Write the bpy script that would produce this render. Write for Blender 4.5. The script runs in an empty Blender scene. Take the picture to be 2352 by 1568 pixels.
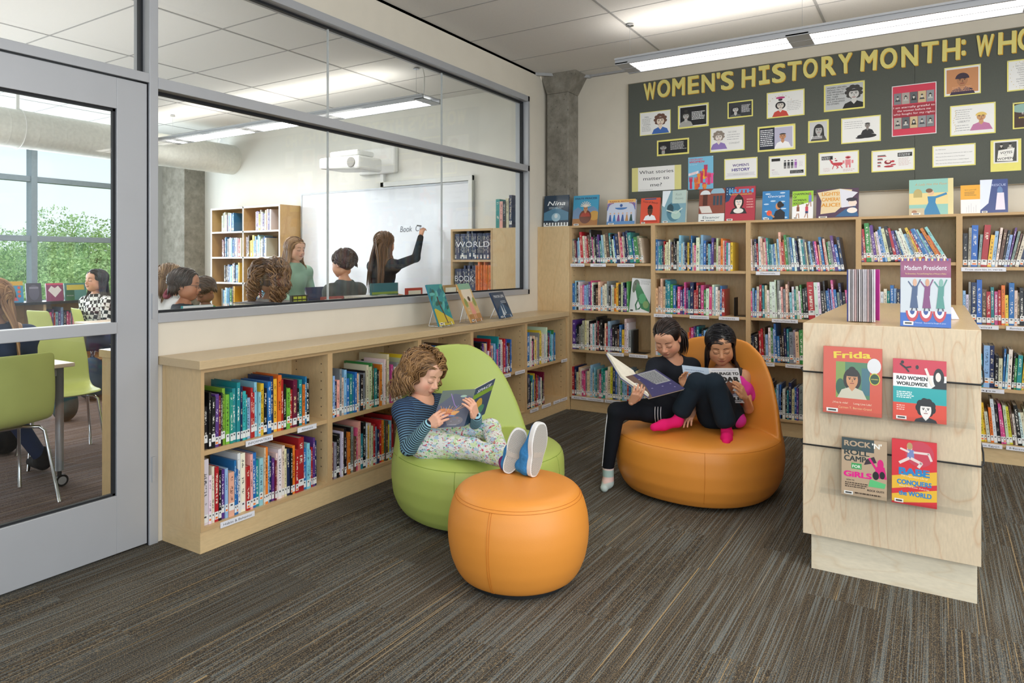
import bpy, math, random
import numpy as np
from mathutils import Vector, Matrix, Euler
import openvdb as vdb
SC = bpy.context.scene
COL = SC.collection
PI = math.pi
# ------------------------------------------------------------------ camera
FPX, CX, HY, CH, CAMX = 1568.0, 1176.0, 602.0, 1.35, 3.195      # focal length in px, centre, horizon row, eye height
YAW = math.atan(974 / 1568.0)
CA, SA = math.cos(YAW), math.sin(YAW)
cd = bpy.data.cameras.new('camera'); cam = bpy.data.objects.new('camera', cd); COL.objects.link(cam)
cd.lens = 24.0; cd.sensor_width = 36.0; cd.shift_y = -(784 - HY) / 2352.0; cd.clip_end = 300
cam.location = (CAMX, 0, CH); cam.rotation_euler = (PI / 2, 0, YAW)
SC.camera = cam
SC.view_settings.view_transform = 'Standard'; SC.view_settings.look = 'None'
SC.view_settings.gamma = 1.0; SC.view_settings.use_curve_mapping = False
SC.view_settings.exposure = 0.2
SC.cycles.max_bounces = 8; SC.cycles.transparent_max_bounces = 24; SC.cycles.caustics_reflective = False
SC.cycles.caustics_refractive = False; SC.cycles.use_denoising = True; SC.cycles.sample_clamp_indirect = 6
# ------------------------------------------------------------------ daylight
W = bpy.data.worlds.new('World'); SC.world = W; W.use_nodes = True
nt = W.node_tree; nt.nodes.clear()
_o = nt.nodes.new('ShaderNodeOutputWorld'); _b = nt.nodes.new('ShaderNodeBackground')
_tc = nt.nodes.new('ShaderNodeTexCoord'); _sx = nt.nodes.new('ShaderNodeSeparateXYZ'); _r = nt.nodes.new('ShaderNodeValToRGB')
nt.links.new(_tc.outputs['Generated'], _sx.inputs[0]); nt.links.new(_sx.outputs['Z'], _r.inputs[0])
_r.color_ramp.elements[0].position = 0.0; _r.color_ramp.elements[0].color = (0.86, 0.94, 1.0, 1)
_r.color_ramp.elements[1].position = 0.5; _r.color_ramp.elements[1].color = (0.58, 0.78, 1.0, 1)
nt.links.new(_r.outputs[0], _b.inputs['Color']); _b.inputs['Strength'].default_value = 1.15
nt.links.new(_b.outputs[0], _o.inputs[0])

def area(name, loc, rot, sx, sy, power, color=(1, 1, 1), spread=PI):
    l = bpy.data.lights.new(name, 'AREA'); l.shape = 'RECTANGLE'; l.size = sx; l.size_y = sy; l.energy = power; l.color = color
    l.spread = spread
    o = bpy.data.objects.new(name, l); COL.objects.link(o); o.location = loc; o.rotation_euler = rot
    return o
WARM = (1.0, 0.93, 0.84); COOL = (0.86, 0.93, 1.0)
_s = bpy.data.lights.new('sun', 'SUN'); _s.energy = 2.6; _s.angle = .02; _s.color = (1, .96, .9); _so = bpy.data.objects.new('sun', _s); COL.objects.link(_so); _so.rotation_euler = (math.radians(28), math.radians(28), 0)
area('window_daylight', (9.2, -1.0, 1.9), (0, PI / 2, 0), 2.4, 7.0, 205, COOL)             # the windows on the far side of the main room
area('window_daylight', (4.0, -4.6, 1.9), (PI / 2, 0, 0), 8.0, 2.6, 60, COOL)
area('class_daylight', (-6.3, 2.2, 1.9), (0, -PI / 2, 0), 2.0, 6.0, 165, COOL)
for yy in (2.3, -0.2, -2.7):
    area('unseen_light_row', (5.1, yy, 2.78), (0, 0, 0), 5.0, 0.25, 46, WARM)  # lamp rows out of view, added to light the main room
area('unseen_light_row', (-3.2, 2.0, 2.78), (0, 0, 0), 5.0, 0.25, 36, (1, .97, .92))  # no fixture hangs here; lamp added to brighten the classroom
area('unseen_light_row', (-3.2, -0.8, 2.78), (0, 0, 0), 5.0, 0.25, 40, WARM)  # second added classroom lamp, out of view
for yy in (2.3, -.2): area('ceiling_fill', (4.2, yy, 2.3), (PI, 0, 0), 6.0, 1.8, 40, (1, .97, .93))  # unseen fill lamps added to brighten the main ceiling
for yy in (2.0, -.8): area('ceiling_fill', (-3.2, yy, 2.2), (PI, 0, 0), 4.6, 2.0, 24, (1, .98, .95))  # added classroom fill, standing in for light bounced up to the ceiling

# ------------------------------------------------------------------ geometry helpers
def floor_pt(px, py, z=0.0):
    d = FPX * (CH - z) / (py - HY); r = (px - CX) / FPX * d
    return Vector((-d * SA + r * CA + CAMX, d * CA + r * SA, z))
def on_x(px, py, x):
    r = (px - CX) / FPX; dx = -SA + r * CA; dy = CA + r * SA; t = (x - CAMX) / dx
    return Vector((x, t * dy, CH - (py - HY) / FPX * t))
def on_y(px, py, y):
    r = (px - CX) / FPX; dx = -SA + r * CA; dy = CA + r * SA; t = y / dy
    return Vector((CAMX + t * dx, y, CH - (py - HY) / FPX * t))
def P(px, py, d):
    r = (px - CX) / FPX * d
    return Vector((-d * SA + r * CA + CAMX, d * CA + r * SA, CH - (py - HY) / FPX * d))
RGT = Vector((CA, SA, 0)); FWD = Vector((-SA, CA, 0)); UP = Vector((0, 0, 1))
def lin(c):
    return tuple(((v / 12.92) if v <= 0.04045 else ((v + 0.055) / 1.055) ** 2.4) for v in c)
def hexc(h):
    h = h.lstrip('#'); return lin(tuple(int(h[i:i + 2], 16) / 255 for i in (0, 2, 4)))
def tag(o, label=None, cat=None, group=None, kind=None):
    if label: o['label'] = label
    if cat: o['category'] = cat
    if group: o['group'] = group
    if kind: o['kind'] = kind
    return o
def empty(name, loc, rz=0.0, label=None, cat=None, group=None, parent=None):
    o = bpy.data.objects.new(name, None); COL.objects.link(o); o.location = loc; o.rotation_euler = (0, 0, rz)
    o.empty_display_size = 0.05
    if parent: o.parent = parent
    return tag(o, label, cat, group)

class MB:
    """collects shapes, builds ONE mesh object"""
    def __init__(s): s.v = []; s.f = []; s.m = []; s.c = []; s.cur = 0; s.col = (1, 1, 1); s.usecol = False
    def add(s, vs, fs):
        b = len(s.v); s.v += [tuple(v) for v in vs]
        for f in fs: s.f.append([b + i for i in f]); s.m.append(s.cur); s.c.append(s.col)
        return s
    def box(s, x0, x1, y0, y1, z0, z1, mat=None):
        if mat is not None: s.cur = mat
        v = [(x0, y0, z0), (x1, y0, z0), (x1, y1, z0), (x0, y1, z0), (x0, y0, z1), (x1, y0, z1), (x1, y1, z1), (x0, y1, z1)]
        return s.add(v, [(0, 3, 2, 1), (4, 5, 6, 7), (0, 1, 5, 4), (1, 2, 6, 5), (2, 3, 7, 6), (3, 0, 4, 7)])
    def obox(s, c, ax, ay, az, mat=None):
        """box with centre c and half-axis vectors"""
        if mat is not None: s.cur = mat
        c = Vector(c); v = []
        for k in (-1, 1):
            for i, j in ((-1, -1), (1, -1), (1, 1), (-1, 1)): v.append(c + ax * i + ay * j + az * k)
        return s.add(v, [(0, 3, 2, 1), (4, 5, 6, 7), (0, 1, 5, 4), (1, 2, 6, 5), (2, 3, 7, 6), (3, 0, 4, 7)])
    def prism(s, poly, z0, z1, mat=None):
        if mat is not None: s.cur = mat
        n = len(poly); v = [(p[0], p[1], z0) for p in poly] + [(p[0], p[1], z1) for p in poly]
        return s.add(v, [tuple(range(n))[::-1], tuple(range(n, 2 * n))] + [(i, (i + 1) % n, n + (i + 1) % n, n + i) for i in range(n)])
    def tube(s, pts, r, seg=8, mat=None, cap=True, closed=False):
        if mat is not None: s.cur = mat
        pts = [Vector(p) for p in pts]; n = len(pts); rs = r if isinstance(r, (list, tuple)) else [r] * n
        vs = []; up = None
        for i, p in enumerate(pts):
            if closed: t = pts[(i + 1) % n] - pts[i - 1]
            else: t = pts[min(i + 1, n - 1)] - pts[max(i - 1, 0)]
            t = t.normalized() if t.length > 1e-9 else Vector((0, 0, 1))
            if up is None: up = Vector((0, 0, 1)) if abs(t.z) < 0.9 else Vector((1, 0, 0))
            a = t.cross(up); a = a.normalized() if a.length > 1e-6 else t.orthogonal().normalized()
            b = a.cross(t).normalized(); up = b
            for k in range(seg):
                w = 2 * PI * k / seg; vs.append(p + (a * math.cos(w) + b * math.sin(w)) * rs[i])
        fs = []
        for i in range(n if closed else n - 1):
            for k in range(seg):
                j = (i + 1) % n; fs.append((i * seg + k, i * seg + (k + 1) % seg, j * seg + (k + 1) % seg, j * seg + k))
        if cap and not closed: fs += [tuple(range(seg)), tuple(range((n - 1) * seg, n * seg))[::-1]]
        return s.add(vs, fs)
    def lathe(s, prof, c=(0, 0, 0), seg=32, mat=None):
        if mat is not None: s.cur = mat
        vs = []; n = len(prof)
        for r, z in prof:
            for k in range(seg): w = 2 * PI * k / seg; vs.append((c[0] + r * math.cos(w), c[1] + r * math.sin(w), c[2] + z))
        fs = [(i * seg + k, i * seg + (k + 1) % seg, (i + 1) * seg + (k + 1) % seg, (i + 1) * seg + k) for i in range(n - 1) for k in range(seg)]
        fs += [tuple(range(seg))[::-1], tuple(range((n - 1) * seg, n * seg))]
        return s.add(vs, fs)
    def build(s, name, mats, parent=None, smooth=False, bevel=0.0, world=True, bseg=2):
        me = bpy.data.meshes.new(name)
        v = s.v
        if parent is not None and world:
            inv = mworld(parent).inverted(); v = [tuple(inv @ Vector(p)) for p in v]
        me.from_pydata(v, [], s.f)
        if not isinstance(mats, (list, tuple)): mats = [mats]
        for m in mats: me.materials.append(m)
        me.polygons.foreach_set('material_index', [min(i, len(mats) - 1) for i in s.m])
        if s.usecol: face_colors(me, s.c)
        if smooth: me.polygons.foreach_set('use_smooth', [True] * len(me.polygons))
        me.update()
        o = bpy.data.objects.new(name, me); COL.objects.link(o)
        if parent is not None: o.parent = parent
        if bevel:
            md = o.modifiers.new('bevel', 'BEVEL'); md.width = bevel; md.segments = bseg; md.limit_method = 'ANGLE'; md.harden_normals = False
        return o
def mworld(o):
    m = Matrix.LocRotScale(o.location, o.rotation_euler, o.scale)
    return (mworld(o.parent) @ m) if o.parent else m
def face_colors(me, cols):
    a = me.color_attributes.new('Col', 'FLOAT_COLOR', 'CORNER')
    n = np.array([len(p.vertices) for p in me.polygons]); c = np.array([tuple(x) + (1,) for x in cols], dtype=np.float32)
    a.data.foreach_set('color', np.repeat(c, n, axis=0).ravel())
def structure(o): o['kind'] = 'structure'; return o

# ------------------------------------------------------------------ materials
MATS = {}
def newmat(name):
    m = bpy.data.materials.new(name); m.use_nodes = True; t = m.node_tree; b = t.nodes['Principled BSDF']; return m, t, b
def N(t, typ, **kw):
    n = t.nodes.new(typ)
    for k, v in kw.items():
        if k.startswith('i_'): n.inputs[int(k[2:]) if k[2:].isdigit() else k[2:]].default_value = v
        else: setattr(n, k, v)
    return n
def ramp(t, fac, stops):
    r = N(t, 'ShaderNodeValToRGB'); t.links.new(fac, r.inputs[0]); e = r.color_ramp.elements
    while len(e) < len(stops): e.new(0.5)
    for i, (p, c) in enumerate(stops): e[i].position = p; e[i].color = tuple(c) + (1,)
    return r.outputs[0]
def bump(t, b, h, s=0.2, d=0.002):
    n = N(t, 'ShaderNodeBump'); n.inputs['Strength'].default_value = s; n.inputs['Distance'].default_value = d
    t.links.new(h, n.inputs['Height']); t.links.new(n.outputs[0], b.inputs['Normal'])
def coords(t, scale=(1, 1, 1), kind='Object', rot=(0, 0, 0)):
    c = N(t, 'ShaderNodeTexCoord'); m = N(t, 'ShaderNodeMapping'); m.inputs['Scale'].default_value = scale; m.inputs['Rotation'].default_value = rot
    t.links.new(c.outputs[kind], m.inputs[0]); return m.outputs[0]
def noise(t, vec, scale, detail=3, rough=0.5, dist=0.0):
    n = N(t, 'ShaderNodeTexNoise'); t.links.new(vec, n.inputs['Vector']); n.inputs['Scale'].default_value = scale
    n.inputs['Detail'].default_value = detail; n.inputs['Roughness'].default_value = rough; n.inputs['Distortion'].default_value = dist
    return n.outputs[0]
def math_(t, op, a, b=None):
    n = N(t, 'ShaderNodeMath'); n.operation = op
    for i, v in enumerate((a, b)):
        if v is None: continue
        if isinstance(v, (int, float)): n.inputs[i].default_value = v
        else: t.links.new(v, n.inputs[i])
    return n.outputs[0]
def mix(t, fac, a, b, mode='MIX'):
    n = N(t, 'ShaderNodeMix'); n.data_type = 'RGBA'; n.blend_type = mode
    for i, v in ((0, fac), (6, a), (7, b)):
        if isinstance(v, (int, float)): n.inputs[i].default_value = v
        elif isinstance(v, tuple): n.inputs[i].default_value = v + (1,)
        else: t.links.new(v, n.inputs[i])
    return n.outputs[2]
def plain(name, hexs, rough=0.5, metal=0.0, var=0.06, nscale=30, bmp=0.0, spec=0.5, coat=0.0):
    if name in MATS: return MATS[name]
    m, t, b = newmat(name); c = hexc(hexs); v = coords(t)
    n = noise(t, v, nscale, 3)
    t.links.new(ramp(t, n, [(0.3, tuple(x * (1 - var) for x in c)), (0.7, tuple(min(1, x * (1 + var)) for x in c))]), b.inputs['Base Color'])
    b.inputs['Roughness'].default_value = rough; b.inputs['Metallic'].default_value = metal
    b.inputs['Specular IOR Level'].default_value = spec
    if coat: b.inputs['Coat Weight'].default_value = coat; b.inputs['Coat Roughness'].default_value = 0.1
    if bmp: bump(t, b, n, bmp)
    MATS[name] = m; return m
def wood(name, base, line, scale=(1, 1, 1), rings=6.0, dist=3.0, amt=0.5, rough=0.42):
    """birch veneer: fine fibre plus cathedral contour lines; the grain runs along the axis with the small scale"""
    m, t, b = newmat(name); v = coords(t, scale); n1 = noise(t, v, 1.6, 2, 0.5, dist * 0.15)
    k = math_(t, 'MULTIPLY', n1, rings); fr = math_(t, 'FRACT', k)
    l = ramp(t, fr, [(0.0, (1, 1, 1)), (0.05, (0.35, 0.35, 0.35)), (0.16, (0, 0, 0)), (0.9, (0, 0, 0)), (1.0, (0.8, 0.8, 0.8))])
    v2 = coords(t, tuple(s * 14 for s in scale)); n2 = noise(t, v2, 3.0, 4, 0.6)
    base = hexc(base); line = hexc(line)
    c1 = ramp(t, n2, [(0.3, tuple(x * 0.90 for x in base)), (0.7, tuple(min(1, x * 1.06) for x in base))])
    f = math_(t, 'MULTIPLY', l, amt)
    n3 = noise(t, v, 1.1, 2); c2 = mix(t, math_(t, 'MULTIPLY', n3, 0.35), c1, tuple(x * 0.86 for x in base))
    t.links.new(mix(t, f, c2, line), b.inputs['Base Color']); b.inputs['Roughness'].default_value = rough
    b.inputs['Coat Weight'].default_value = 0.15; b.inputs['Coat Roughness'].default_value = 0.25
    return m
BIRCH = wood('birch_veneer', '#d6b98b', '#c39a68', (1.6, 1.6, 0.55), 5, 3, 0.35)
BIRCH_H = wood('birch_veneer_horizontal', '#d8bc8e', '#c8a173', (0.5, 0.5, 2.4), 4, 3, 0.25)
BIRCH_END = wood('birch_figured_panel', '#dfcdb0', '#c39468', (3.4, 3.4, .75), 9, 4, 0.45)
LAMINATE = wood('beige_laminate', '#cdb48c', '#c0a378', (6, 0.8, 6), 4, 2, 0.15, 0.33)
TOPLAM = wood('birch_top', '#dcc090', '#c6a06c', (5, 1.0, 5), 4, 2, 0.25, 0.3)
def plyedge():
    m, t, b = newmat('plywood_edge'); v = coords(t); s = N(t, 'ShaderNodeSeparateXYZ'); t.links.new(v, s.inputs[0])
    a = math_(t, 'ADD', math_(t, 'ADD', s.outputs[0], s.outputs[2]), s.outputs[1]); k = math_(t, 'FRACT', math_(t, 'MULTIPLY', a, 230))
    n = noise(t, v, 60, 2)
    c = mix(t, math_(t, 'MULTIPLY', ramp(t, k, [(0.4, (0, 0, 0)), (0.6, (1, 1, 1))]), 0.5), hexc('#c8a678'), hexc('#a07a4e'))
    t.links.new(mix(t, math_(t, 'MULTIPLY', n, 0.3), c, hexc('#d8bd92')), b.inputs['Base Color']); b.inputs['Roughness'].default_value = 0.55
    return m
PLY = plyedge()
HOLE = plain('peg_hole_dark', '#3a2c1e', 0.8)
WALLP = plain('cream_wall_paint', '#dad2c2', 0.85, var=0.02, nscale=6, bmp=0.03)
WALLW = plain('white_wall_paint', '#ebe9e2', 0.85, var=0.02, nscale=6, bmp=0.03)
CEIL = plain('ceiling_tile_white', '#e2e1df', 0.9, var=0.02, nscale=90, bmp=0.05)
GRIDM = plain('ceiling_joint_grey', '#a3a3a3', 0.7)
ALU = plain('clear_anodised_aluminium', '#b4b6ba', 0.42, 0.35, 0.02, 4)
ALUD = plain('dark_glazing_gasket', '#111419', 0.6)
STEEL = plain('chromed_steel', '#c9ccd0', 0.18, 1.0, 0.02)
WHITEP = plain('white_plastic', '#e9e9e6', 0.4, var=0.02)
BLACKP = plain('black_plastic', '#17181a', 0.45, var=0.05)
def concrete():
    m, t, b = newmat('board_formed_concrete'); v = coords(t); n = noise(t, v, 9, 6, 0.7); n2 = noise(t, v, 55, 2, 0.4)
    pits = ramp(t, n2, [(0.24, (0, 0, 0)), (0.30, (1, 1, 1))])
    c = ramp(t, n, [(0.3, hexc('#6c675c')), (0.5, hexc('#837e73')), (0.72, hexc('#9a958a'))])
    t.links.new(mix(t, math_(t, 'SUBTRACT', 1.0, pits), c, hexc('#3c3933')), b.inputs['Base Color']); b.inputs['Roughness'].default_value = 0.85
    bump(t, b, n, 0.4, 0.004); return m
CONC = concrete()
def carpet(name, dark, mid, blue, tan, plank=0.5):
    m, t, b = newmat(name); c = N(t, 'ShaderNodeTexCoord')
    # 0.25 x 1 m carpet planks laid along y: every plank has its own tone and stripe offset
    br = N(t, 'ShaderNodeTexBrick'); mp = N(t, 'ShaderNodeMapping'); mp.inputs['Rotation'].default_value = (0, 0, PI / 2)
    t.links.new(c.outputs['Object'], mp.inputs[0]); t.links.new(mp.outputs[0], br.inputs['Vector'])
    br.inputs['Scale'].default_value = 1.0; br.inputs['Brick Width'].default_value = 1.0; br.inputs['Row Height'].default_value = 0.25
    br.inputs['Mortar Size'].default_value = 0.0; br.inputs['Color1'].default_value = (0, 0, 0, 1); br.inputs['Color2'].default_value = (1, 1, 1, 1)
    br.offset = 0.37; tone = br.outputs['Color']
    sh = N(t, 'ShaderNodeVectorMath'); sh.operation = 'MULTIPLY_ADD'; sh.inputs[1].default_value = (3.7, 5.3, 1.0)
    t.links.new(tone, sh.inputs[0]); t.links.new(c.outputs['Object'], sh.inputs[2])
    def st(sx, sy, det=3):
        q = N(t, 'ShaderNodeMapping'); q.inputs['Scale'].default_value = (sx, sy, 1); t.links.new(sh.outputs[0], q.inputs[0])
        return noise(t, q.outputs[0], 1.0, det, 0.6)
    a = st(75, .8); bl = st(210, 1.3, 2); tn = st(130, .45, 1); fleck = st(300, 220, 2)
    base = ramp(t, a, [(0.33, hexc(dark)), (0.62, hexc(mid))])
    base = mix(t, ramp(t, bl, [(0.50, (0, 0, 0)), (0.60, (0.75, 0.75, 0.75))]), base, hexc(blue))
    base = mix(t, ramp(t, tn, [(0.705, (0, 0, 0)), (0.73, (0.9, 0.9, 0.9))]), base, hexc(tan))
    base = mix(t, ramp(t, fleck, [(0.52, (0, 0, 0)), (0.66, (0.55, 0.55, 0.55))]), base, hexc(tan))
    base = mix(t, ramp(t, fleck, [(0.34, (0.55, 0.55, 0.55)), (0.46, (0, 0, 0))]), base, tuple(x * 0.4 for x in hexc(dark)))
    k = math_(t, 'ADD', math_(t, 'MULTIPLY', N_sep(t, tone), 0.22), 0.88)
    cc = N(t, 'ShaderNodeCombineXYZ'); [t.links.new(k, cc.inputs[i]) for i in range(3)]
    t.links.new(mix(t, 1.0, base, cc.outputs[0], 'MULTIPLY'), b.inputs['Base Color']); b.inputs['Roughness'].default_value = 0.95
    b.inputs['Specular IOR Level'].default_value = 0.15; bump(t, b, fleck, 0.5, 0.003); return m
def N_sep(t, col):
    s = N(t, 'ShaderNodeSeparateColor'); t.links.new(col, s.inputs[0]); return s.outputs[0]
CARPET = carpet('striped_carpet', '#34302c', '#4b463f', '#717a7c', '#ab936c')
CARPET2 = carpet('purple_brown_carpet', '#4a3b33', '#6e5a50', '#87828b', '#a58f7c')
def glass(name, tint=(0.97, 0.985, 0.98), refl=0.9, rough=0.0):
    m = bpy.data.materials.new(name); m.use_nodes = True; t = m.node_tree; t.nodes.clear()
    o = N(t, 'ShaderNodeOutputMaterial'); tr = N(t, 'ShaderNodeBsdfTransparent'); gl = N(t, 'ShaderNodeBsdfGlossy'); mx = N(t, 'ShaderNodeMixShader')
    lw = N(t, 'ShaderNodeLayerWeight'); lw.inputs[0].default_value = 0.5; fr = N(t, 'ShaderNodeMath'); fr.operation = 'MULTIPLY_ADD'
    t.links.new(math_(t, 'POWER', lw.outputs['Facing'], 4.0), fr.inputs[0]); fr.inputs[1].default_value = 0.5; fr.inputs[2].default_value = 0.035; tr.inputs[0].default_value = tint + (1,); gl.inputs['Roughness'].default_value = rough
    t.links.new(math_(t, 'MULTIPLY', fr.outputs[0], refl), mx.inputs[0]); t.links.new(tr.outputs[0], mx.inputs[1]); t.links.new(gl.outputs[0], mx.inputs[2])
    t.links.new(mx.outputs[0], o.inputs[0]); return m
GLASS = glass('clear_glass'); ACRYL = glass('clear_acrylic', (0.985, 0.99, 0.99), 0.8, 0.03)
def emit(name, col, s):
    m, t, b = newmat(name); b.inputs['Base Color'].default_value = (0.8, 0.8, 0.8, 1)
    b.inputs['Emission Color'].default_value = col + (1,); b.inputs['Emission Strength'].default_value = s; return m
LAMP = emit('lit_diffuser', (1.0, 0.97, 0.93), 6.0)
def printm(name, rough=0.35, coat=0.3, attr='Col'):
    m, t, b = newmat(name); a = N(t, 'ShaderNodeAttribute'); a.attribute_name = attr
    t.links.new(a.outputs['Color'], b.inputs['Base Color']); b.inputs['Roughness'].default_value = rough
    b.inputs['Coat Weight'].default_value = coat; b.inputs['Coat Roughness'].default_value = 0.08; return m
PRINT = printm('printed_cover', 0.3, 0.5); PAPER = printm('printed_paper', 0.6, 0.0); GLOSSY = printm('plastic_jacket_print', 0.28, 0.45)
def pagesm():
    m, t, b = newmat('page_edges'); v = coords(t, (500, 3, 3)); n = noise(t, v, 1.0, 2)
    t.links.new(ramp(t, n, [(0.3, hexc('#bfb7a4')), (0.7, hexc('#efeadc'))]), b.inputs['Base Color']); b.inputs['Roughness'].default_value = 0.8; return m
PAGES = pagesm()

# ------------------------------------------------------------------ lettering
_tc = {}
def glyphs(s, bold=0.0, shear=0.0, spacing=1.0):
    """2D triangles of a line of writing, 1 unit high letters; returns verts, faces, width"""
    k = (s, bold, shear, spacing)
    if k in _tc: return _tc[k]
    if bold:
        v, f, w = glyphs(s, 0.0, shear, spacing); V, F = [], []
        for dx, dy in ((0, 0), (bold, bold * .6), (-bold, bold * .6), (bold, -bold * .6), (-bold, -bold * .6)):
            b = len(V); V += [(a[0] + dx, a[1] + dy, len(V) / max(1, len(v))) for a in v]; F += [tuple(i + b for i in q) for q in f]
        _tc[k] = (V, F, w); return _tc[k]
    cu = bpy.data.curves.new('t', 'FONT'); cu.body = s; cu.size = 1.0; cu.offset = bold; cu.shear = shear; cu.resolution_u = 4; cu.space_character = spacing
    ob = bpy.data.objects.new('t', cu); me = ob.to_mesh()
    v = [(p.co.x, p.co.y) for p in me.vertices]; f = [tuple(p.vertices) for p in me.polygons]; ob.to_mesh_clear()
    bpy.data.objects.remove(ob); bpy.data.curves.remove(cu)
    w = (max(a[0] for a in v) - min(a[0] for a in v)) if v else 0; x0 = min(a[0] for a in v) if v else 0
    v = [(a[0] - x0, a[1]) for a in v]; _tc[k] = (v, f, w); return _tc[k]

class Art:
    """flat printed artwork: shapes in a sheet of w x h metres, y up, origin lower left; layered 0.15 mm apart"""
    def __init__(s, w, h): s.w = w; s.h = h; s.mb = MB(); s.mb.usecol = True; s.z = 0.0; s.step = 0.00004
    def _n(s, c): s.z += s.step; s.mb.col = hexc(c) if isinstance(c, str) else c
    def poly(s, pts, c):
        for ax, lim, sg in ((0, 0, 1), (0, 1, -1), (1, 0, 1), (1, 1, -1)):      # trim to the sheet
            out = []
            for i in range(len(pts)):
                p, q = pts[i - 1], pts[i]; dp, dq = (p[ax] - lim) * sg, (q[ax] - lim) * sg
                if (dp < 0) != (dq < 0): t = dp / (dp - dq); out.append((p[0] + (q[0] - p[0]) * t, p[1] + (q[1] - p[1]) * t))
                if dq >= 0: out.append(q)
            pts = out
            if len(pts) < 3: return s
        s._n(c); s.mb.add([(x * s.w, y * s.h, s.z) for x, y in pts], [tuple(range(len(pts)))]); return s
    def rect(s, x0, y0, x1, y1, c): return s.poly([(x0, y0), (x1, y0), (x1, y1), (x0, y1)], c)
    def ell(s, cx, cy, rx, ry, c, a0=0, a1=360, n=20, rot=0):
        p = []; cr, sr = math.cos(math.radians(rot)), math.sin(math.radians(rot)); asp = s.w / s.h
        full = (a1 - a0) >= 360
        for i in range(n + (0 if full else 1)):
            w = math.radians(a0 + (a1 - a0) * i / n); x, y = rx * math.cos(w), ry * math.sin(w) / asp
            p.append((cx + x * cr - y * sr * 1, cy + (x * sr + y * cr) * 1 if asp == 0 else cy + (x * sr * asp + y * cr * 1 * 1)))
        return s.poly(p, c)
    def circ(s, cx, cy, r, c): return s.ell(cx, cy, r, r * s.w / s.h * (s.w / s.h) / (s.w / s.h), c)
    def line(s, pts, wd, c):
        s._n(c)
        for (xa, ya), (xb, yb) in zip(pts[:-1], pts[1:]):
            a = Vector((xa * s.w, ya * s.h)); b = Vector((xb * s.w, yb * s.h)); d = (b - a)
            if d.length < 1e-7: continue
            n = Vector((-d.y, d.x)).normalized() * wd * s.w / 2; d = d.normalized() * wd * s.w * 0.25
            q = [a - n - d, b - n + d, b + n + d, a + n - d]; s.mb.add([(p.x, p.y, s.z) for p in q], [(0, 1, 2, 3)])
        return s
    def text(s, st, x, y, hgt, c, align='c', bold=0.0, fit=None, rot=0, shear=0.0, sy=1.0):
        """hgt: letter size as a fraction of sheet height; fit: width as a fraction of the sheet"""
        v, f, w = glyphs(st, bold, shear)
        if not v: return s
        k = hgt * s.h; kx = k
        if fit: kx = fit * s.w / max(w, 1e-6)
        off = {'c': -w / 2, 'l': 0, 'r': -w}[align]; s._n(c); cr, sr = math.cos(math.radians(rot)), math.sin(math.radians(rot))
        vs = []
        for q in v:
            X = (q[0] + off) * kx; Y = q[1] * k * sy; vs.append((x * s.w + X * cr - Y * sr, y * s.h + X * sr + Y * cr, s.z + (q[2] * 6e-6 if len(q) > 2 else 0)))
        s.mb.add(vs, f); return s
    def lines(s, x0, x1, y0, y1, n, c, th=0.35, rnd=0, jit=0.25):
        """small print: rows of word-like dashes"""
        R = random.Random(rnd); s._n(c)
        for i in range(n):
            y = y1 - (y1 - y0) * (i + 0.5) / n; hh = (y1 - y0) / n * th / 2; x = x0; xe = x1 - R.random() * jit * (x1 - x0)
            while x < xe:
                wl = (0.02 + 0.06 * R.random()) * (1 if (x1 - x0) > 0.3 else 0.7); xa = min(x + wl, xe)
                s.mb.add([(x * s.w, (y - hh) * s.h, s.z), (xa * s.w, (y - hh) * s.h, s.z), (xa * s.w, (y + hh) * s.h, s.z), (x * s.w, (y + hh) * s.h, s.z)], [(0, 1, 2, 3)])
                x = xa + 0.012
        return s
    def portrait(s, cx, cy, r, skin, hair, coat, style='short', ink='#222222'):
        """a plain bust: r = head half width in sheet widths"""
        q = s.w / s.h
        def E(dx, dy, rx, ry, c): s.ell(cx + dx * r, cy + dy * r * q, rx * r, ry * r * q * q / q, c)
        if style in ('long', 'bun'): E(0, 0.0, 1.45, 1.65, hair)
        if style == 'long': s.poly([(cx - 1.45 * r, cy + .1 * r * q), (cx + 1.45 * r, cy + .1 * r * q), (cx + 1.6 * r, cy - 1.9 * r * q), (cx - 1.6 * r, cy - 1.9 * r * q)], hair)
        if style == 'curly':
            for k in range(9): E(1.15 * math.cos(k * .7 - .3), .45 + 1.1 * math.sin(k * .7 - .3), .6, .6, hair)
        s.poly([(cx - 2.4 * r, cy - 3.4 * r * q), (cx + 2.4 * r, cy - 3.4 * r * q), (cx + 1.7 * r, cy - 1.9 * r * q), (cx + .5 * r, cy - 1.4 * r * q), (cx - .5 * r, cy - 1.4 * r * q), (cx - 1.7 * r, cy - 1.9 * r * q)], coat)
        s.poly([(cx - .42 * r, cy - .6 * r * q), (cx + .42 * r, cy - .6 * r * q), (cx + .5 * r, cy - 1.5 * r * q), (cx, cy - 2.1 * r * q), (cx - .5 * r, cy - 1.5 * r * q)], skin)
        E(0, 0, 0.95, 1.25, skin)
        s.ell(cx, cy + .55 * r * q, 1.02 * r, .95 * r, hair, 5, 175)
        if style == 'bun': E(0, 1.7, .6, .5, hair)
        if style == 'cap': s.ell(cx, cy + .3 * r * q, 1.2 * r, 1.3 * r, hair, 0, 180); 
        for sx in (-1, 1):
            s.line([(cx + sx * .62 * r, cy + .28 * r * q), (cx + sx * .2 * r, cy + .32 * r * q)], .13 * r, ink); E(sx * .4, .08, .14, .09, ink)
        s.line([(cx, cy + .05 * r * q), (cx + .1 * r, cy - .35 * r * q), (cx - .05 * r, cy - .38 * r * q)], .07 * r, ink)
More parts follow.
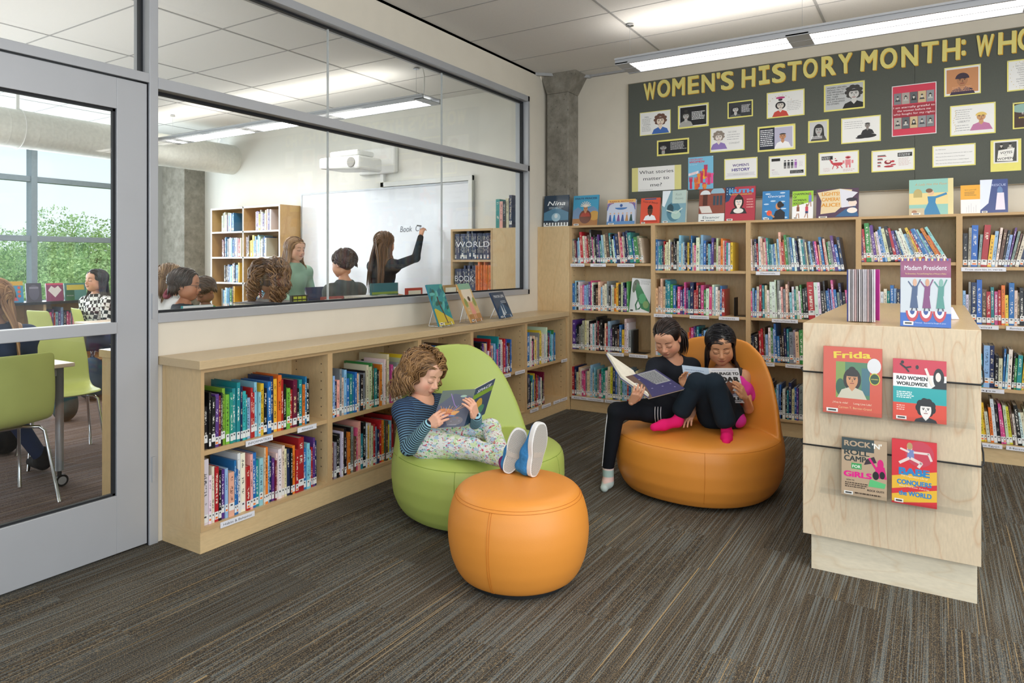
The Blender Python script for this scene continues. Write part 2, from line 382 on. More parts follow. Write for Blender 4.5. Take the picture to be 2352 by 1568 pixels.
        s.line([(cx - .3 * r, cy - .68 * r * q), (cx + .3 * r, cy - .66 * r * q)], .13 * r, '#8a3a34')
        return s
    def place(s, name, M4, parent, mat):
        """M4: world matrix of the sheet's lower-left corner, +z towards the reader"""
        s.mb.v = [tuple(M4 @ Vector(p)) for p in s.mb.v]
        return s.mb.build(name, mat, parent)
def frame4(o, ex, ey, ez):
    m = Matrix.Identity(4)
    for i, e in enumerate((ex, ey, ez)): m[0][i], m[1][i], m[2][i] = e
    m[0][3], m[1][3], m[2][3] = o; return m
# ================================================================== THE ROOM
YB = 5.93; ZC = 3.13; XG = -6.45
HOLEX = []
def sbox(name, b, mat): m = MB(); m.box(*b); return structure(m.build(name, mat))
f_ = MB(); f_.box(-0.05, 10, -5, YB, -0.1, 0); structure(f_.build('floor', CARPET))
f_ = MB(); f_.box(-7.5, -0.05, -3.5, YB, -0.1, 0); structure(f_.build('floor_classroom', CARPET2))
sbox('wall_back', (-.06, 10, YB, YB + .15, 0, 3.5), WALLP); sbox('wall_back_classroom', (-7.2, -.06, YB, YB + .15, 0, 3.5), WALLW)
m = MB(); m.box(-.12, 0, 1.895, YB, 0, 1.057); m.box(-.12, 0, 5.435, YB, 1.057, 2.877); m.box(-.12, 0, -4, YB, 2.877, 3.5)
structure(m.build('wall_left', WALLP))
# ceilings: tiles with open joints (the joint strips are parts of the ceiling)
m = MB(); m.prism([(-.02, -5), (10, -5), (10, YB), (.40, YB), (-.02, 5.56)], ZC, ZC + .05)
ceil = structure(m.build('ceiling', CEIL))
m = MB()
for k in range(-8, 3):
    y = 4.505 + .6225 * k
    m.box(0, 10, y - .005, y + .005, ZC - .0015, ZC + .002)
for k in range(0, 7): x = 1.22 + 1.272 * k; m.box(x - .009, x + .009, -4.5, YB, ZC - .003, ZC + .002)
m.box(-.03, .0, -4, 5.56, ZC - .02, ZC + .03); m.box(.40, 10, YB - .025, YB, ZC - .02, ZC + .03)
m.obox((.19, 5.745, ZC - .005), Vector((.21, .185, 0)), Vector((.008, -.009, 0)), Vector((0, 0, .02)))
structure(m.build('trim_1', GRIDM))
m = MB(); m.box(-7.2, -.12, -3.5, 5.6, ZC, ZC + .05); m.box(-5.2, -.12, 5.6, YB, ZC, ZC + .05)
structure(m.build('ceiling_classroom', CEIL))
m = MB()
for k in range(-8, 3): y = 4.505 + .6225 * k; m.box(-7.2, -.12, y - .006, y + .006, ZC - .002, ZC + .001)
for x in (-1.435, -2.718, -4.0, -5.28): m.box(x - .009, x + .009, -3.5, YB, ZC - .003, ZC + .001)
structure(m.build('trim_2', GRIDM))
sbox('wall_classroom_front', (-7.2, -.12, -3.65, -3.5, 0, 3.5), WALLW)
# exterior window wall of the classroom
m = MB(); m.box(XG - .25, XG, -3.5, YB, 0, .80); m.box(XG - .25, XG, -3.5, YB, 3.0, 3.5); m.box(XG - .25, XG, 5.5, YB, .8, 3.0)
structure(m.build('wall_window_side', WALLW))
wn = empty('window_1', (XG - .1, 2.5, .8)); structure(wn)
m = MB()
ym = 4.14
for k in range(-4, 1):
    y = ym + 1.6 * k
    if y < -3.4: continue
    m.box(XG - .16, XG - .02, y - .035, y + .035, .8, 3.0)
for z in (.83, 1.65, 2.40, 2.97): m.box(XG - .14, XG - .04, -3.5, 5.5, z - .035, z + .035)
m.box(XG - .16, XG - .02, 5.43, 5.5, .8, 3.0)
m.build('mullion_frame', plain('grey_window_frame', '#97a2aa', .45, .2), wn, bevel=.004)
m = MB(); m.box(XG - .1, XG - .092, -3.5, 5.48, .82, 2.98); m.build('pane', GLASS, wn)
# concrete columns
def column(name, x0, x1, y0, y1, zc, flare, y2=None):
    m = MB(); m.box(x0, x1, y0, y1, 0, zc)
    a, b, c = x0 - flare * .42, x1 + flare, ZC + .25
    v = [(x0, y0, zc), (x1, y0, zc), (x1, y1, zc), (x0, y1, zc), (a, y0 - flare * .5, c), (b, y0 - flare * .5, c), (b, y1, c), (a, y1, c)]
    m.add(v, [(0, 3, 2, 1), (4, 5, 6, 7), (0, 1, 5, 4), (1, 2, 6, 5), (2, 3, 7, 6), (3, 0, 4, 7)])
    return tag(structure(m.build(name, CONC, bevel=.006)))
column('trim_3', .035, .262, 5.72, YB + .02, 2.95, .25)
column('trim_4', -6.15, -5.62, 5.62, YB + .02, 3.3, .05)
# interior glazed screen: frame in the left wall
FR = .045
w2 = structure(empty('window_2', (0, 3.66, 1.05)))
m = MB()
Y0, Y1, Z0, Z1 = 1.8951, 5.435, 1.057, 2.877
m.box(-.125, .012, Y0, Y1, Z0, Z0 + .045); m.box(-.125, .012, Y0, Y1, Z1 - .05, Z1)
m.box(-.125, .012, Y1 - .03, Y1, Z0, Z1); m.box(-.125, .012, 1.895, Y1, 2.185, 2.24)
m.build('window_frame', ALU, w2, bevel=.002)
m = MB()
for z in (Z0 + .045, 2.24): m.box(-.066, -.044, 1.895, Y1 - .03, z, z + .012)
for z in (2.185, Z1 - .05): m.box(-.068, -.042, 1.895, Y1 - .03, z - .014, z)
for z0, z1 in ((Z0 + .045, 2.185), (2.24, Z1 - .05)): m.box(-.07, -.04, Y1 - .045, Y1 - .03, z0, z1)
m.build('gasket', ALUD, w2)
yj = [on_x(754, 500, -.05).y, on_x(1015.5, 500, -.05).y]
ys = [1.895] + yj + [Y1 - .03]
for a, b in zip(ys[:-1], ys[1:]):
    for z0, z1 in ((Z0 + .05, 2.182), (2.245, Z1 - .055)):
        m = MB(); m.box(-.059, -.051, a + .002, b - .002, z0, z1); m.build('pane', GLASS, w2)
m = MB()
for y in yj: m.box(-.061, -.049, y - .004, y + .004, Z0 + .05, 2.182); m.box(-.061, -.049, y - .004, y + .004, 2.245, Z1 - .055)
m.build('silicone_joint', plain('silicone_joint_grey', '#b8bcbc', .4), w2)
# door frame with transom
d0 = structure(empty('trim_5', (0, 1.86, 0)))
m = MB(); m.box(-.125, .012, 1.852, 1.895, 0, ZC); m.box(-.125, .012, -.4, 1.852, 2.205, 2.25); m.box(-.125, .012, -.45, -.4, 0, ZC)
m.build('door_frame', ALU, d0, bevel=.002)
m = MB(); m.box(-.075, -.045, 1.84, 1.852, 2.25, 2.877); m.box(-.06, -.0, 1.8505, 1.8525, 0, 2.205); m.box(-.06, 0, .9, 1.852, 2.2035, 2.2055)
m.build('gasket', ALUD, d0)
m = MB(); m.box(-.059, -.051, -.4, 1.84, 2.25, 2.877); m.build('pane', GLASS, d0)
m = MB(); m.box(.012, .018, 1.862, 1.878, 1.08, 1.2); m.box(.012, .018, 1.862, 1.878, .3, .42); m.build('hinge', ALU, d0)
# door leaf
dr = structure(empty('door_1', (0, 1.84, 0)))
m = MB(); ya, yb = .87, 1.846
m.box(-.045, .0, 1.705, yb, .012, 2.198); m.box(-.045, .0, ya, ya + .13, .012, 2.198); m.box(-.045, .0, ya + .13, 1.705, 2.055, 2.198)
m.box(-.045, .0, ya + .13, 1.705, .012, .278)
m.build('door_frame', ALU, dr, bevel=.0015)
m = MB(); m.box(-.05, .006, ya + .13, 1.705, 1.022, 1.075); m.build('mid_rail', ALU, dr, bevel=.003)
m = MB()
m.box(-.03, -.012, 1.693, 1.705, .278, 2.055); m.box(-.03, -.012, ya + .13, 1.705, 2.043, 2.055); m.box(-.03, -.012, ya + .13, 1.705, .278, .288)
m.build('gasket', ALUD, dr)
m = MB(); m.box(-.026, -.018, ya + .13, 1.7, .28, 2.05); m.build('pane', GLASS, dr)

# ------------------------------------------------------------------ lamps
def pendant(x0, x1, y0, y1, z, label, joints, hang, cord=None):
    t = empty('pendant_light', ((x0 + x1) / 2, (y0 + y1) / 2, z), 0, label, 'light')
    m = MB(); e = .10
    m.box(x0, x0 + e, y0, y1, z, z + .012); m.box(x1 - e, x1, y0, y1, z, z + .012)
    m.box(x0, x1, y0, y0 + .018, z - .004, z + .045); m.box(x0, x1, y1 - .018, y1, z - .004, z + .045)
    ym_ = (y0 + y1) / 2; m.box(x0, x1, ym_ - .005, ym_ + .005, z - .003, z + .02)
    for x in joints: m.box(x - .07, x + .07, y0, y1, z - .001, z + .012)
    m.box(x0, x1, y0 + .006, y1 - .006, z + .036, z + .042); m.box(x0, x1, y0 - .012, y0, z + .03, z + .045); m.box(x0, x1, y1, y1 + .012, z + .03, z + .045)  # top plate added to block the diffusers' light from the ceiling
    m.build('housing', ALU, t, bevel=.002)
    edges = [x0 + e] + [q for x in joints for q in (x - .07, x + .07)] + [x1 - e]
    for a, b in zip(edges[::2], edges[1::2]):
        m = MB(); m.box(a, b, y0 + .018, ym_ - .006, z + .004, z + .03); m.box(a, b, ym_ + .006, y1 - .018, z + .004, z + .03)
        m.build('diffuser', LAMP, t)
    for x in hang:
        m = MB(); m.tube([(x, ym_, z + .04), (x, ym_, ZC)], .0018, 5); m.lathe([(.012, 0), (.03, .005), (.028, .014), (.006, .02)], (x, ym_, ZC - .02), 12)
        m.tube([(x, ym_, z + .03), (x, ym_, z + .08)], .005, 6)
        m.build('suspension_wire', STEEL, t)
    if cord:
        x = cord; m = MB(); m.tube([(x, ym_ + .03, z + .04), (x + .01, ym_ + .04, z + .14), (x + .035, ym_ + .01, z + .25), (x + .02, ym_, ZC)], .006, 6); m.build('cord', WHITEP, t)
    return t
pendant(1.19, 6.2, 4.66, 4.94, 2.8, 'long white linear pendant light above the dark pinboard', [2.44, 3.69, 4.94], [1.25, 2.45, 3.7, 4.95])
pendant(-4.74, -.67, 4.72, 4.98, 2.8, 'long linear pendant light in the classroom behind the glass screen', [-1.95, -3.2, -4.45], [-.85, -3.2, -4.65], -.8)
area('pendant_glow', (3.7, 4.8, 2.86), (PI, 0, 0), 5.0, .26, 16, WARM); area('pendant_glow', (-3.2, 4.85, 2.86), (PI, 0, 0), 4.2, .26, 12, WARM)

# ------------------------------------------------------------------ duct
dt = empty('air_duct', (-5.0, 3, 2.7), 0, 'big white round spiral air duct hung under the classroom ceiling', 'duct')
m = MB(); pr = []
y = -3.4
while y < 5.85: pr += [(.2, y), (.2, y + .05), (.2, y + .10), (.2005, y + .115), (.2025, y + .12), (.2005, y + .125)]; y += .13
m.tube([(-5.0, q[1], 2.75) for q in pr], [q[0] for q in pr], 40); m.build('pipe', plain('white_duct_paint', '#e4e4dc', .5), dt, smooth=True)
for y in (3.35, .6):
    m = MB(); m.tube([(-5.0 + .208 * math.cos(a), y, 2.75 + .208 * math.sin(a)) for a in np.linspace(0, 2 * PI, 33)[:-1]], .006, 6, closed=True)
    m.box(-5.01, -4.99, y - .015, y + .015, 2.95, ZC + .02); m.build('hanger', WHITEP, dt)
# small wiring and pipes in the open ceiling bay at the back
pp = empty('ceiling_pipe', (-5.9, 5.7, 3.1), 0, 'grey pipe run in the open ceiling gap by the classroom column', 'pipe')
m = MB(); m.tube([(-5.3, 5.75, 3.06), (-6.1, 5.75, 3.06), (-6.3, 5.7, 3.0)], .03, 10); m.tube([(-5.3, 5.68, 3.1), (-6.3, 5.6, 3.1)], .012, 8); m.build('pipe', ALU, pp)

# ------------------------------------------------------------------ cabinets
def case(name, T, Wd, D, kick, h, shelves, label, group, holes=True, kickD=.02):
    """T = (location, rz); local x along the front, y into the case, front at y=0; returns root"""
    r = empty(name, T[0], T[1], label, 'bookcase', group); t = .018
    for x in (0, Wd - t):
        m = MB(); m.box(x, x + t, .002, D, kick, h, 0); m.box(x, x + t, 0, .002, kick, h, 1)
        if holes:
            xi = x + t + .0002 if x == 0 else x - .0012
            for yy in (.05, D - .05):
                z = kick + .1
                while z < h - .05: m.box(xi, xi + .001, yy - .003, yy + .003, z, z + .006, 2); z += .048
        m.build('side_panel', [BIRCH, PLY, HOLE], r, world=False)
    for nm, z in [('top_panel', h - t), ('bottom_panel', kick)]:
        m = MB(); m.box(t, Wd - t, .002, D, z, z + t, 0); m.box(t, Wd - t, 0, .002, z, z + t, 1); m.build(nm, [BIRCH_H, PLY], r, world=False)
    for z in shelves:
        m = MB(); m.box(t + .001, Wd - t - .001, .010, D - .01, z - .022, z, 0); m.box(t + .001, Wd - t - .001, .006, .010, z - .022, z, 1); m.build('shelf', [BIRCH_H, PLY], r, world=False)
    m = MB(); m.box(t, Wd - t, D - .008, D, kick + t, h - t); m.build('back_panel', BIRCH, r, world=False)
    m = MB(); m.box(0, Wd, kickD, D, 0, kick); m.build('toe_kick', BIRCH_H, r, world=False)
    return r
LOW = []   # low run on the left wall: origin at (.31, y), local x -> +y, local y -> -x
lowy = [1.92, 2.712, 3.493, 4.09, 4.867, 5.598]
names = ['first from the door', 'second from the door', 'third from the door', 'fourth from the door', 'fifth from the door, in the corner']
for i in range(5):
    sh = [[.472], [.468], [.47], [.47], [.47]][i]
    r = case('low_bookcase', ((.31, lowy[i], 0), PI / 2), lowy[i + 1] - lowy[i], .305, .10, .855, sh,
             'low birch bookcase bay with two shelves, ' + names[i], 'low bookcases under the glass screen', kickD=.004)
    LOW.append(r)
m = MB(); m.box(.004, .335, 1.898, 5.598, .857, .897)
ct = m.build('countertop', LAMINATE, bevel=.0015); tag(ct, 'long beige laminate counter over the low bookcases under the glass screen', 'countertop')
TALL = []
tx = [.34, 1.136, 1.926, 2.711, 3.331, 4.127, 4.92]
tz = [(1.34, .914, .554), (1.28, .913, .556), (1.28, .912, .567), (1.35, .93, .555), (1.318, .928, .503), (1.318, .928, .503)]
tn = ['leftmost tall birch bookcase bay, beside the corner filler', 'second tall birch bookcase bay, behind the girl with the ponytail', 'third tall birch bookcase bay, behind the girl in pink',
      'fourth tall birch bookcase bay, half hidden by the display end', 'rightmost tall birch bookcase bay at the picture edge', 'tall birch bookcase bay past the picture edge']
for i in range(5):
    TALL.append(case('tall_bookcase', ((tx[i], 5.6, 0), 0), tx[i + 1] - tx[i], .315, .115, 1.683, tz[i], tn[i], 'tall bookcases on the back wall', kickD=.02))
fp = empty('corner_filler', (.17, 5.7, 0), 0, 'plain birch filler box between glass screen wall and tall bookcases', 'cabinet')
m = MB(); m.box(.002, .338, 5.6, 5.618, 0, 1.683); m.build('front_panel', BIRCH, fp)
m = MB(); m.box(.002, .338, 5.618, 5.72, 1.665, 1.683); m.build('top_panel', BIRCH_H, fp)
# display end of the island shelving
DX0, DX1, DY0 = 2.697, 3.345, 3.23
ds = empty('island_bookcase', (3.02, 4.1, 0), 0, 'birch island bookcase with figured end panel holding four books', 'bookcase')
m = MB(); m.box(DX0, DX1, DY0, DY0 + .02, .16, 1.083); m.build('end_panel', BIRCH_END, ds, bevel=.001)
m = MB(); m.box(DX0 + .03, DX1 - .012, DY0 + .03, 5.08, 0, .16); m.build('plinth', wood('pale_birch_plinth', '#e6dcc4', '#cdb48e', (.6, .6, 2.5), 6, 5, .35), ds, bevel=.001)
for a, b in ((DY0 + .02, 4.16), (4.165, 5.08)):
    m = MB(); m.box(DX0, DX1, a, b, 1.063, 1.083); m.build('top_panel', TOPLAM, ds, bevel=.001)
m = MB(); m.box(3.012, 3.03, DY0 + .02, 5.08, .18, 1.063); m.build('centre_panel', BIRCH, ds)
for y in (4.16, 5.06): m = MB(); m.box(DX0, DX1, y, y + .02, .16, 1.063); m.build('side_panel', BIRCH, ds)
for z in (.16, .46, .76):
    for a, b in ((DX0 + .01, 3.012), (3.03, DX1 - .01)): m = MB(); m.box(a, b, DY0 + .02, 5.06, z, z + .018); m.build('shelf', BIRCH_H, ds)
# elastic cords round the island end, each with its acrylic trays
CORD = plain('black_elastic_cord', '#15171a', .6)
for zc, lab in ((.872, 'upper black elastic cord round the figured end panel'), (.553, 'lower black elastic cord round the figured end panel')):
    z0 = zc; y = DY0 - .006
    pts = [(DX0 - .006, DY0 + .25, z0 + .0), (DX0 - .007, DY0 + .0, z0 + .012), (DX0, y, z0), (DX1, y, z0 - .0), (DX1 + .008, DY0 + .0, z0 + .012), (DX1 + .007, DY0 + .02, z0 + .05), (DX1 + .006, DY0 + .3, z0 + .06)]
    m = MB(); m.tube(pts, .0035, 8); tag(m.build('elastic_cord', CORD, smooth=True), lab, 'cord')
def tray(x0, x1, zt, zb, lab):
    r = empty('acrylic_tray', ((x0 + x1) / 2, DY0 - .03, zb), 0, lab, 'holder')
    m = MB(); m.box(x0, x1, DY0 - .015, DY0 - .011, zb, zt); m.build('back_plate', ACRYL, r)
    m = MB(); m.box(x0, x1, DY0 - .062, DY0 - .011, zb - .004, zb); m.build('ledge', ACRYL, r)
    m = MB(); m.box(x0, x1, DY0 - .066, DY0 - .062, zb - .004, zb + .02); m.build('lip', ACRYL, r)
    m = MB()
    for x in (x0 + .05, x1 - .08): m.box(x, x + .03, DY0 - .011, DY0 - .002, zt - .02, zt)
    m.build('hanger', ACRYL, r)
tray(2.775, 3.322, .872, .710, 'wide clear acrylic tray holding the two upper books')
tray(2.773, 3.315, .560, .372, 'wide clear acrylic tray holding the two lower books')
# ================================================================== PINBOARD, LETTERS, POSTERS
BOARD = plain('charcoal_pinboard_fabric', '#595c55', 0.9, var=0.05, nscale=200)
bx = on_y(2101, 200, 5.905).x
pb = empty('pinboard', (2.5, 5.915, 1.9), 0, 'long charcoal pinboard covered with letters and portraits on the back wall', 'pinboard')
for a, b in ((.79, bx - .001), (bx + .001, 5.2)): m = MB(); m.box(a, b, 5.906, 5.928, 1.897, 2.985); m.build('panel', BOARD, pb)
m = MB(); m.box(.785, 5.2, 5.904, 5.929, 1.892, 1.897); m.box(.785, 5.2, 5.904, 5.929, 2.985, 2.989); m.box(.785, .79, 5.904, 5.929, 1.892, 2.989); m.build('edge_trim', plain('pinboard_edge', '#8d8068', .6), pb)
YW = 5.9035
LY = plain('pale_yellow_card', '#e6d982', .7, var=.02); LG = plain('golden_card', '#e0a82c', .7, var=.02)
LETTERS = [('W', 1492.5, 209.5), ('O', 1524.4, 203), ('M', 1558.4, 199), ('E', 1592.4, 194.6), ('N', 1626.4, 190.4), ("'", 1649.8, 173.4), ('S', 1670.4, 185),
           ('H', 1718.9, 178.7), ('I', 1755, 172), ('S', 1788.6, 168), ('T', 1824, 163), ('O', 1861, 156.7), ('R', 1903, 151), ('Y', 1941.5, 145.4),
           ('M', 1995.3, 139), ('O', 2040.6, 133.6), ('N', 2089, 128.4), ('T', 2135, 120), ('H', 2184.5, 114.3), (':', 2212.8, 109), ('W', 2261.2, 104.8), ('H', 2313, 97.8), ('O', 2357, 89.5)]
LW = [28, 30, 30, 26, 31, 8, 30, 32, 25, 32, 33, 34, 34, 33, 38, 40, 39, 40, 42, 10, 41, 43, 41]
words = ['first word'] * 7 + ['second word'] * 7 + ['third word'] * 6 + ['fourth word'] * 3
seen = {}
for i, (ch, px, py) in enumerate(LETTERS):
    p = on_y(px, py, YW)
    hgt = .155 if ch not in "':" else .05
    if ch == 'I':
        v, f = [], []
        for (x0, x1, y0, y1) in ((0, .6, 0, .16), (.21, .39, .16, .56), (0, .6, .56, .72)):
            b = len(v); v += [(x0, y0), (x1, y0), (x1, y1), (x0, y1)]; f.append((b, b + 1, b + 2, b + 3))
        w_ = .6
    else: v, f, w_ = glyphs(ch, 0.03)
    xs = [a[0] for a in v]; ysv = [a[1] for a in v]; hh = max(ysv) - min(ysv); k = hgt / .72 if ch in "':" else hgt / hh
    if ch == "'": k = .05 / hh
    if ch == ':': k = .115 / hh
    cxv = (max(xs) + min(xs)) / 2; cyv = (max(ysv) + min(ysv)) / 2; kx = (on_y(px + LW[i] / 2, py, YW).x - on_y(px - LW[i] / 2, py, YW).x) / (max(xs) - min(xs)) * .97
    seen.setdefault((ch, words[i]), 0); seen[(ch, words[i])] += 1
    nm = {"'": 'apostrophe', ':': 'colon'}.get(ch, 'letter ' + ch)
    rot = math.radians([2, 0, -1, 0, 0, 0, 0, -1, 1, 0, -2, 0, 0, 1, -3, 0, 0, -2, -1, 0, -3, -1, 0][i]); c_, s_ = math.cos(rot), math.sin(rot)
    r = empty('paper_letter', (p.x, YW, p.z), 0, 'pale yellow card %s in the %s of the pinboard banner' % (nm, words[i]), 'letter', 'banner letters on the pinboard')
    for nm2, off, yy, mt in (('gold_backing', (.005, -.005), .0, LG), ('card_face', (0, 0), -.0022, LY)):
        m = MB()
        vs = []
        for q in v:
            X, Z = (q[0] - cxv) * kx, (q[1] - cyv) * k; vs.append((p.x + X * c_ - Z * s_ + off[0], YW + yy - .0005 - (q[2] * 1e-4 if len(q) > 2 else 0), p.z + X * s_ + Z * c_ + off[1]))
        m.add(vs, f); m.build(nm2, mt, r)
PIN = plain('pushpin_white', '#dcdcda', .3)
YEL = '#e9e07c'
def poster(l, rr, yt, yb, label, fn, back=YEL, m_=.05, white='#ecebe8', mm=None, name='poster'):
    a = on_y(l, yt, YW); b = on_y(l, yb, YW); c = on_y(rr, yt, YW); w = c.x - a.x; h = a.z - b.z
    r = empty(name, (a.x + w / 2, YW, b.z), 0, label, 'poster', 'posters pinned to the dark board')
    m = MB(); m.box(a.x, a.x + w, YW - .0006, YW, b.z, b.z + h); m.build('backing_sheet', plain('yellow_card', back, .7, var=.02) if back == YEL else plain('card_' + back.strip('#'), back, .6, var=.02), r)
    if mm is None: mm = (m_, m_ * w / h, m_, m_ * w / h)      # left, bottom, right, top margins as fractions
    iw, ih = w * (1 - mm[0] - mm[2]), h * (1 - mm[1] - mm[3])
    A = Art(iw, ih); A.rect(0, 0, 1, 1, white); fn(A)
    A.place('print', frame4((a.x + w * mm[0], YW - .0007, b.z + h * mm[1]), (1, 0, 0), (0, 0, 1), (0, -1, 0)), r, PAPER)
    m = MB()
    for x in (a.x + .006, a.x + w - .006): m.lathe([(.0035, 0), (.0035, .003), (.002, .006)], (0, 0, 0), 8); n = 24; m.v[-n:] = [(x + q[0], YW - .001 - q[2], b.z + h - .006 + q[1]) for q in m.v[-n:]]
    m.build('pushpins', PIN, r)
    return r
def _p1(A): A.portrait(.68, .55, .13, '#e8d6c4', '#6b4a3c', '#3f68b0', 'curly'); A.text('MEN', .22, .76, .1, '#8a8a8a'); A.text('WOMEN', .22, .42, .09, '#8a8a8a'); A.lines(.06, .4, .5, .74, 4, '#9a9a9a', .3, 1); A.lines(.06, .4, .14, .40, 4, '#9a9a9a', .3, 2)
def _p2(A): A.rect(.03, .04, .97, .96, '#17181b'); A.portrait(.24, .52, .11, '#b9b7b2', '#35332f', '#a7a5a0', 'bun'); A.lines(.45, .95, .3, .72, 6, '#e8e8e8', .55, 3)
def _p3(A): A.rect(0, 0, 1, 1, '#35373c'); A.portrait(.3, .5, .13, '#c4c2be', '#202124', '#5b5d60', 'long'); A.lines(.56, .97, .25, .8, 7, '#d9d9d9', .5, 4)
def _p4(A): A.portrait(.36, .46, .10, '#dcd3c9', '#2c2a2a', '#c8463a', 'bun'); A.ell(.36, .78, .13, .07, '#b83f7a'); A.lines(.55, .95, .2, .62, 6, '#a8a8a8', .22, 5); [A.ell(.36 + .36 * math.cos(t_ * .28), .42 + .46 * math.sin(t_ * .28), .018, .008, '#a6742e', rot=t_ * 30) for t_ in range(1, 11)]
def _p5(A): A.rect(0, 0, 1, 1, '#1b1c1e'); A.portrait(.17, .5, .12, '#a19f9c', '#3c3b39', '#2c2c2c', 'short'); A.lines(.42, .98, .28, .92, 7, '#cfcfcf', .45, 6)
def _p6(A): A.portrait(.24, .60, .11, '#e6dbd2', '#8d8074', '#8f78b8', 'curly'); A.text('NO ONE', .66, .76, .09, '#9b9b9b'); A.lines(.5, .92, .42, .72, 3, '#a8a8a8', .25, 7); A.text('CONSENT', .72, .27, .10, '#9b9b9b')
def _p7(A): A.rect(0, 0, .45, 1, '#1f2437'); A.lines(.03, .42, .14, .93, 9, '#e6e6ea', .5, 8, .1); A.rect(.45, .06, .97, .97, '#b9b6cc'); A.portrait(.69, .55, .10, '#c48c66', '#241f1e', '#f2f0f2', 'short')
def _p8(A): A.rect(0, 0, 1, 1, '#c9c9c9'); A.portrait(.52, .55, .2, '#b4b2af', '#2b2a2a', '#4f4d4c', 'long'); A.lines(.08, .8, .1, .25, 2, '#f0f0f0', .5, 9)
def _p9(A):
    A.rect(0, 0, 1, 1, '#bfc1c1'); A.portrait(.76, .56, .14, '#cdcbc7', '#3a3836', '#191919', 'curly')
    for i, s_ in enumerate(('WOMEN, LIKE MEN,', 'SHOULD TRY TO DO', 'THE IMPOSSIBLE.', 'AND WHEN THEY', 'FAIL, THEIR', 'FAILURE SHOULD', 'BE A CHALLENGE', 'TO OTHERS.')): A.text(s_, .04, .87 - i * .095, .085, '#2a2b2d', 'l')
def _p10(A): A.lines(.06, .62, .55, .9, 4, '#8c8c8c', .18, 10); A.portrait(.68, .66, .075, '#8b857f', '#1c1c1c', '#2c2c2e', 'short'); A.ell(.66, .22, .26, .13, '#28282a'); A.ell(.5, .16, .14, .06, '#28282a')
def _p11(A):
    R = random.Random(4)
    for y0, y1 in ((.63, .86), (.13, .36)):
        for k in range(5):
            x0 = .03 + k * .19; A.rect(x0, y0, x0 + .18, y1, ['#7c7f82', '#a9a39a', '#5d6064', '#c9b48c', '#8f9295'][(k + (y0 < .3)) % 5])
            A.portrait(x0 + .09, y0 + .13, .026, '#d8d2c8', '#2b2b2b', ['#3a3d42', '#b8b8b4', '#222222'][k % 3], ['short', 'bun', 'long'][k % 3])
    A.rect(.0, .37, 1, .61, '#9e2b39')
    for i, s_ in enumerate(('I am eternally grateful to', 'the women before me', 'who fought for my rights')): A.text(s_, .5, .545 - i * .068, .055, '#f5e9ea', fit=[.96, .78, .96][i])
def _p12(A): A.rect(.04, .06, .96, .94, '#c98c5f'); A.portrait(.5, .52, .17, '#b07a55', '#3b2c3c', '#3f3048', 'cap'); A.lines(.2, .84, .1, .3, 4, '#d9a27c', .5, 12)
def _p13(A):
    for i, s_ in enumerate(('I am', 'NO LONGER', 'accepting the', 'THINGS I', 'CANNOT', 'Change', 'I am', 'CHANGING', 'the THINGS', 'I cannot', 'accept')): A.text(s_, .5, .88 - i * .077, .065, '#7d7d7d')
    [A.ell(.5 + .44 * math.cos(t_ * .3), .5 + .46 * math.sin(t_ * .3), .018, .008, '#cdb45c', rot=t_ * 30) for t_ in range(21)]
def _p14(A): A.portrait(.7, .58, .11, '#c99a6c', '#e2c36a', '#c07aa2', 'cap'); A.text('LIBERTY', .3, .42, .1, '#8f8f8f'); A.lines(.1, .5, .52, .9, 5, '#9c9c9c', .22, 14); A.lines(.1, .5, .1, .36, 3, '#9c9c9c', .22, 15); [A.ell(.08 + .03 * math.sin(t_), .12 + t_ * .08, .018, .008, '#cfae3c', rot=60) for t_ in range(10)]
def _p15(A): A.rect(0, 0, 1, 1, '#46342c'); A.ell(.3, .8, .4, .18, '#8fb0a6'); A.text('Each day', .5, .55, .13, '#f0f0ee'); A.text('every moment', .55, .38, .13, '#e8d23c')
def _p16(A):
    A.text('Do YOU know:', .05, .82, .07, '#3c3c3c', 'l')
    for i, s_ in enumerate(('In what year did American women win the right to vote?', 'Who was the first woman to run for President?', 'Who was the first woman to earn a medical degree?', 'Who was the first African American to publish poetry?')): A.text(s_, .05, .62 - i * .17, .06, '#3c3c3c', 'l', fit=[.9, .72, .82, .88][i])
def _p17(A):
    A.rect(.0, .0, 1, 1, '#e8e6e2'); A.rect(.06, .06, .94, .94, '#4d4d4a')
    for x in (.32, .68): A.portrait(x, .8, .055, '#cfc9bf', '#262626', '#b9b6ae' if x > .5 else '#33312e', 'cap')
    A.poly([(.2, .58), (.86, .66), (.78, .08), (.14, .1)], '#eceae4'); A.text('VOTES', .52, .42, .15, '#222222', rot=3, bold=.01); A.text('FOR', .5, .34, .05, '#444444', rot=3); A.text('WOMEN', .48, .15, .15, '#222222', rot=2, bold=.01)
def _p18(A):
    for i in range(4): A.rect(.12, .76 - i * .17, .12 + .2 / (1 + i * .6), .8 - i * .17, '#2a2a2a'); A.rect(.12, .71 - i * .17, .12 + .22 / (1 + i * .6), .75 - i * .17, '#b43038')
    A.ell(.38, .42, .09, .2, '#8e2a36'); A.ell(.39, .46, .05, .12, '#f0dcd4'); A.ell(.4, .2, .12, .09, '#b43038'); A.ell(.5, .45, .045, .1, '#c43a44'); A.ell(.51, .28, .07, .06, '#b43038')
    A.rect(.62, .66, .97, .86, '#1d1d1d'); A.lines(.64, .95, .69, .83, 2, '#e8e8e8', .4, 18); A.lines(.64, .95, .2, .6, 6, '#c48a8a', .2, 19)
